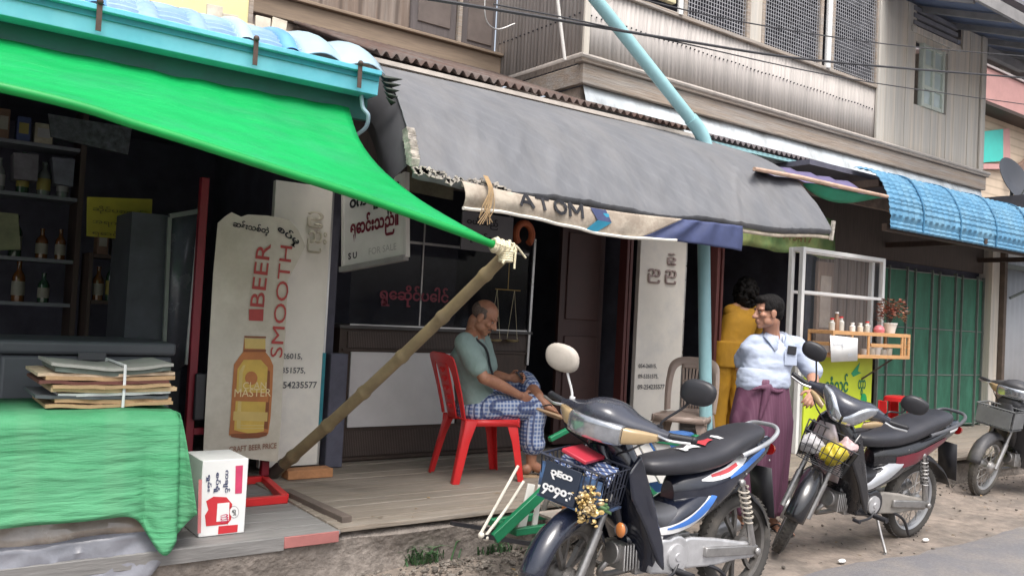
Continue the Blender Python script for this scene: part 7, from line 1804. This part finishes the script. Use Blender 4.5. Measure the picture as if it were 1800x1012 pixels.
a.ball(headc - wf * .025, (.10, .10, .13)); hr = a.build("hair", m_hair, wo, voxel=.007, vsmooth=1); wrinkle(hr, .008, 30, (1, 1, 1), 3)

# ================================================================ green and white hand cart behind the nearest bike
hc = thing("hand_cart", "green framed hand cart with white slats and white handle rods behind the navy motorbike", "cart", (3.5, 3.8, 0))
g_ = lambda x, y, Y=3.78: at(x, y, Y=Y)
a = MB()
a.bar(g_(868, 946), g_(1010, 812), .035, .06); a.bar(g_(1085, 792), g_(1121, 764), .035, .05); a.bar(g_(1119, 765), g_(1232, 783), .035, .05); a.bar(g_(1222, 764), g_(1225, 800), .04, .04)
a.bar(g_(966, 772, 4.0), g_(1008, 750, 4.0), .03, .03); a.bar(g_(1085, 800), g_(1180, 900), .03, .03); a.bar(g_(1150, 870), g_(1245, 880), .03, .04); a.bar(g_(1226, 790), g_(1245, 880), .03, .03)
a.bar(g_(1119, 768) + V((0, .02, 0)), g_(1119, 768) + V((0, .42, .02)), .03, .03); a.bar(g_(1228, 786) + V((0, .02, 0)), g_(1228, 786) + V((0, .42, .02)), .03, .03); a.bar(g_(1119, 765) + V((0, .44, .02)), g_(1232, 783) + V((0, .44, .02)), .03, .04)
a.bb(2.9, 4.35, 3.80, 3.84, .24, .28); a.bb(2.9, 4.35, 4.04, 4.08, .24, .28); a.bb(2.9, 2.94, 3.841, 4.039, .24, .28); a.bb(4.31, 4.35, 3.841, 4.039, .24, .28)
a.build("frame", m_greenmetal, hc, bevel=.004)
a = MB()
for (x0, x1) in ((1093, 1116), (1121, 1141), (1147, 1176)):
    p = [g_(x0, 786 if x0 < 1100 else 774), g_(x1, 772 if x0 < 1100 else 777), g_(x1 + 42, 846), g_(x0 + 42, 850)]
    a.add([q_ + V((0, .008, 0)) for q_ in p] + [q_ + V((0, .024, 0)) for q_ in p], [(0, 1, 2, 3), (7, 6, 5, 4), (0, 4, 5, 1), (1, 5, 6, 2), (2, 6, 7, 3), (3, 7, 4, 0)])
p = [g_(1150, 779), g_(1177, 783), g_(1177, 820), g_(1165, 820)]
a.build("white_slats", m_white, hc, bevel=.002)
for (x0, y0, x1, y1, w_) in ((934, 850, 915, 938, .05), (952, 840, 938, 930, .035)):
    a = MB(); a.bar(g_(x0, y0, 3.86), g_(x1, y1, 3.86), w_, .012); a.build("white_board", m_white, hc, bevel=.002)
a = MB(); a.tube(catmull([g_(911, 818), g_(880, 874), g_(845, 937)], 5), .0085, 8); a.tube(catmull([g_(921, 845), g_(890, 893), g_(853, 942)], 5), .0085, 8); a.ball(g_(846, 940), .018); a.ball(g_(854, 944), .018); a.build("handle_rods", M("cream_rods", (.66, .62, .54), .5), hc)
for dy in (0, .3):
    a = MB(); a.bar(g_(846, 941) + V((0, dy, 0)), g_(940, 956) + V((0, dy, 0)), .03, .022); a.build("black_bar", m_blackplastic, hc)
for y in (3.74, 4.12):
    a = MB(); a.lathe([(.20, -.015), (.215, -.018), (.232, 0), (.215, .018), (.20, .015)], (3.55, y, .232), (0, 1, 0), n=32, cap=False)
    wv = a.build("wheel", m_rubber, hc)
    a = MB()
    for k in range(12): a.tube([(3.55, y, .232), (3.55 + .2 * math.cos(k * .5236), y, .232 + .2 * math.sin(k * .5236))], .003, 5)
    a.cyl((3.55, y - .03, .232), (3.55, y + .03, .232), .025); a.build("spokes", m_steel, wv)
a = MB(); a.bb(3.2, 4.2, 3.86, 4.02, .285, .30); a.build("bed", m_oldwood, hc)
a = MB(); c = at(1160, 770, Y=4.05); a.bb(c.x - .22, c.x + .18, 3.9, 4.02, .302, .74); tag(a.build("blue_box", M("blue_plastic", (.04, .12, .32), .5, var=.2), None, bevel=.015), "blue plastic box standing on the hand cart behind the nearest motorbike's seat", "box")

# ================================================================ weeds, rubble at the kerb
random.seed(12)
def tuft(cx, cy, n, h, name, lab):
    a = MB()
    for i in range(n):
        b_ = V((cx + random.gauss(0, .07), cy + random.gauss(0, .03), .03)); an = random.uniform(0, 6.28); ln = h * random.uniform(.3, 1.0); d_ = V((math.cos(an), math.sin(an), 0)) * ln * random.uniform(.4, 1.3)
        w_ = d_.cross(V((0, 0, 1))).normalized() * random.uniform(.003, .007)
        p1 = b_ + d_ * .5 + V((0, 0, ln * .7)); p2 = b_ + d_ + V((0, 0, ln * .75)); a.add([b_ - w_, b_ + w_, p1 + w_ * .8, p1 - w_ * .8, p2], [(0, 1, 2, 3), (3, 2, 4)])
    tag(a.build(name, M("weed_green", (.055, .13, .05), .6, var=.3, island=.4), None, smooth=False), lab, "weeds")
q = at(735, 985, Z=.03); tuft(q.x, q.y - .03, 170, .15, "weed_tuft", "green weed tuft growing at the foot of the kerb, left of the nearest motorbike")
q = at(865, 968, Z=.03); tuft(q.x, q.y - .03, 70, .10, "weed_tuft", "smaller weed tuft at the kerb below the hand cart's white rods")
a = MB()
for i in range(1300):
    x = random.uniform(1.8, 12.5) if i > 420 else random.gauss(2.9, .4); y = 4.12 - abs(random.gauss(0, .16 if i > 420 else .2)); 
    if i > 640: y = random.uniform(3.0, 4.15)
    if i > 860: continue
    if y < 2.4: continue
    r_ = random.uniform(.004, .012) * (1.8 if random.random() < .06 else 1)
    a.T = Matrix.Translation((x, y, .012 + .05 * max(0, 1 - abs(y - 4.12) / .45) * .8)) @ Matrix.Rotation(random.uniform(0, 6.28), 4, 'Z') @ Matrix.Rotation(random.uniform(0, 1), 4, 'X'); a.ball((0, 0, 0), (r_ * random.uniform(.8, 1.6), r_, r_ * random.uniform(.5, .9)), nu=6, nv=4)
a.T = Matrix()
tag(a.build("gravel", M("gravel_stone", (.165, .145, .125), .9, var=.2, island=.55), None, smooth=False), kind='stuff')
a = MB(); random.seed(77)                                        # dry leaves and scraps along the verge
for i in range(170):
    x = random.uniform(2.0, 12.5); y = random.uniform(3.1, 4.15) if random.random() < .75 else random.uniform(4.2, 4.6); z0 = .03 if y < 4.15 else .302
    s_ = random.uniform(.008, .022); m_ = Matrix.Rotation(random.uniform(0, 6.28), 3, 'Z') @ Matrix.Rotation(random.uniform(-.5, .5), 3, 'X')
    a.add([V((x, y, z0)) + m_ @ V(q_) * s_ for q_ in ((-1.2, 0, 0), (0, -.5, .12), (1.2, 0, 0), (0, .5, .12))], [(0, 1, 2, 3)])
tag(a.build("leaf_litter", M("dry_leaf", (.20, .13, .06), .8, var=.3, island=.6), None, smooth=False), kind='stuff')
for i, (px, py, lb) in enumerate(((1627, 948, "pale scrap of litter on the dirt behind the black motorbike's rear wheel"), (1480, 985, "small pale stone at the asphalt edge"))):
    q = at(px, py, Z=.02); a = MB(); a.ball(q, (.035, .02, .012), nu=8, nv=5); tag(a.build("litter", m_paper, None), lb, "litter")
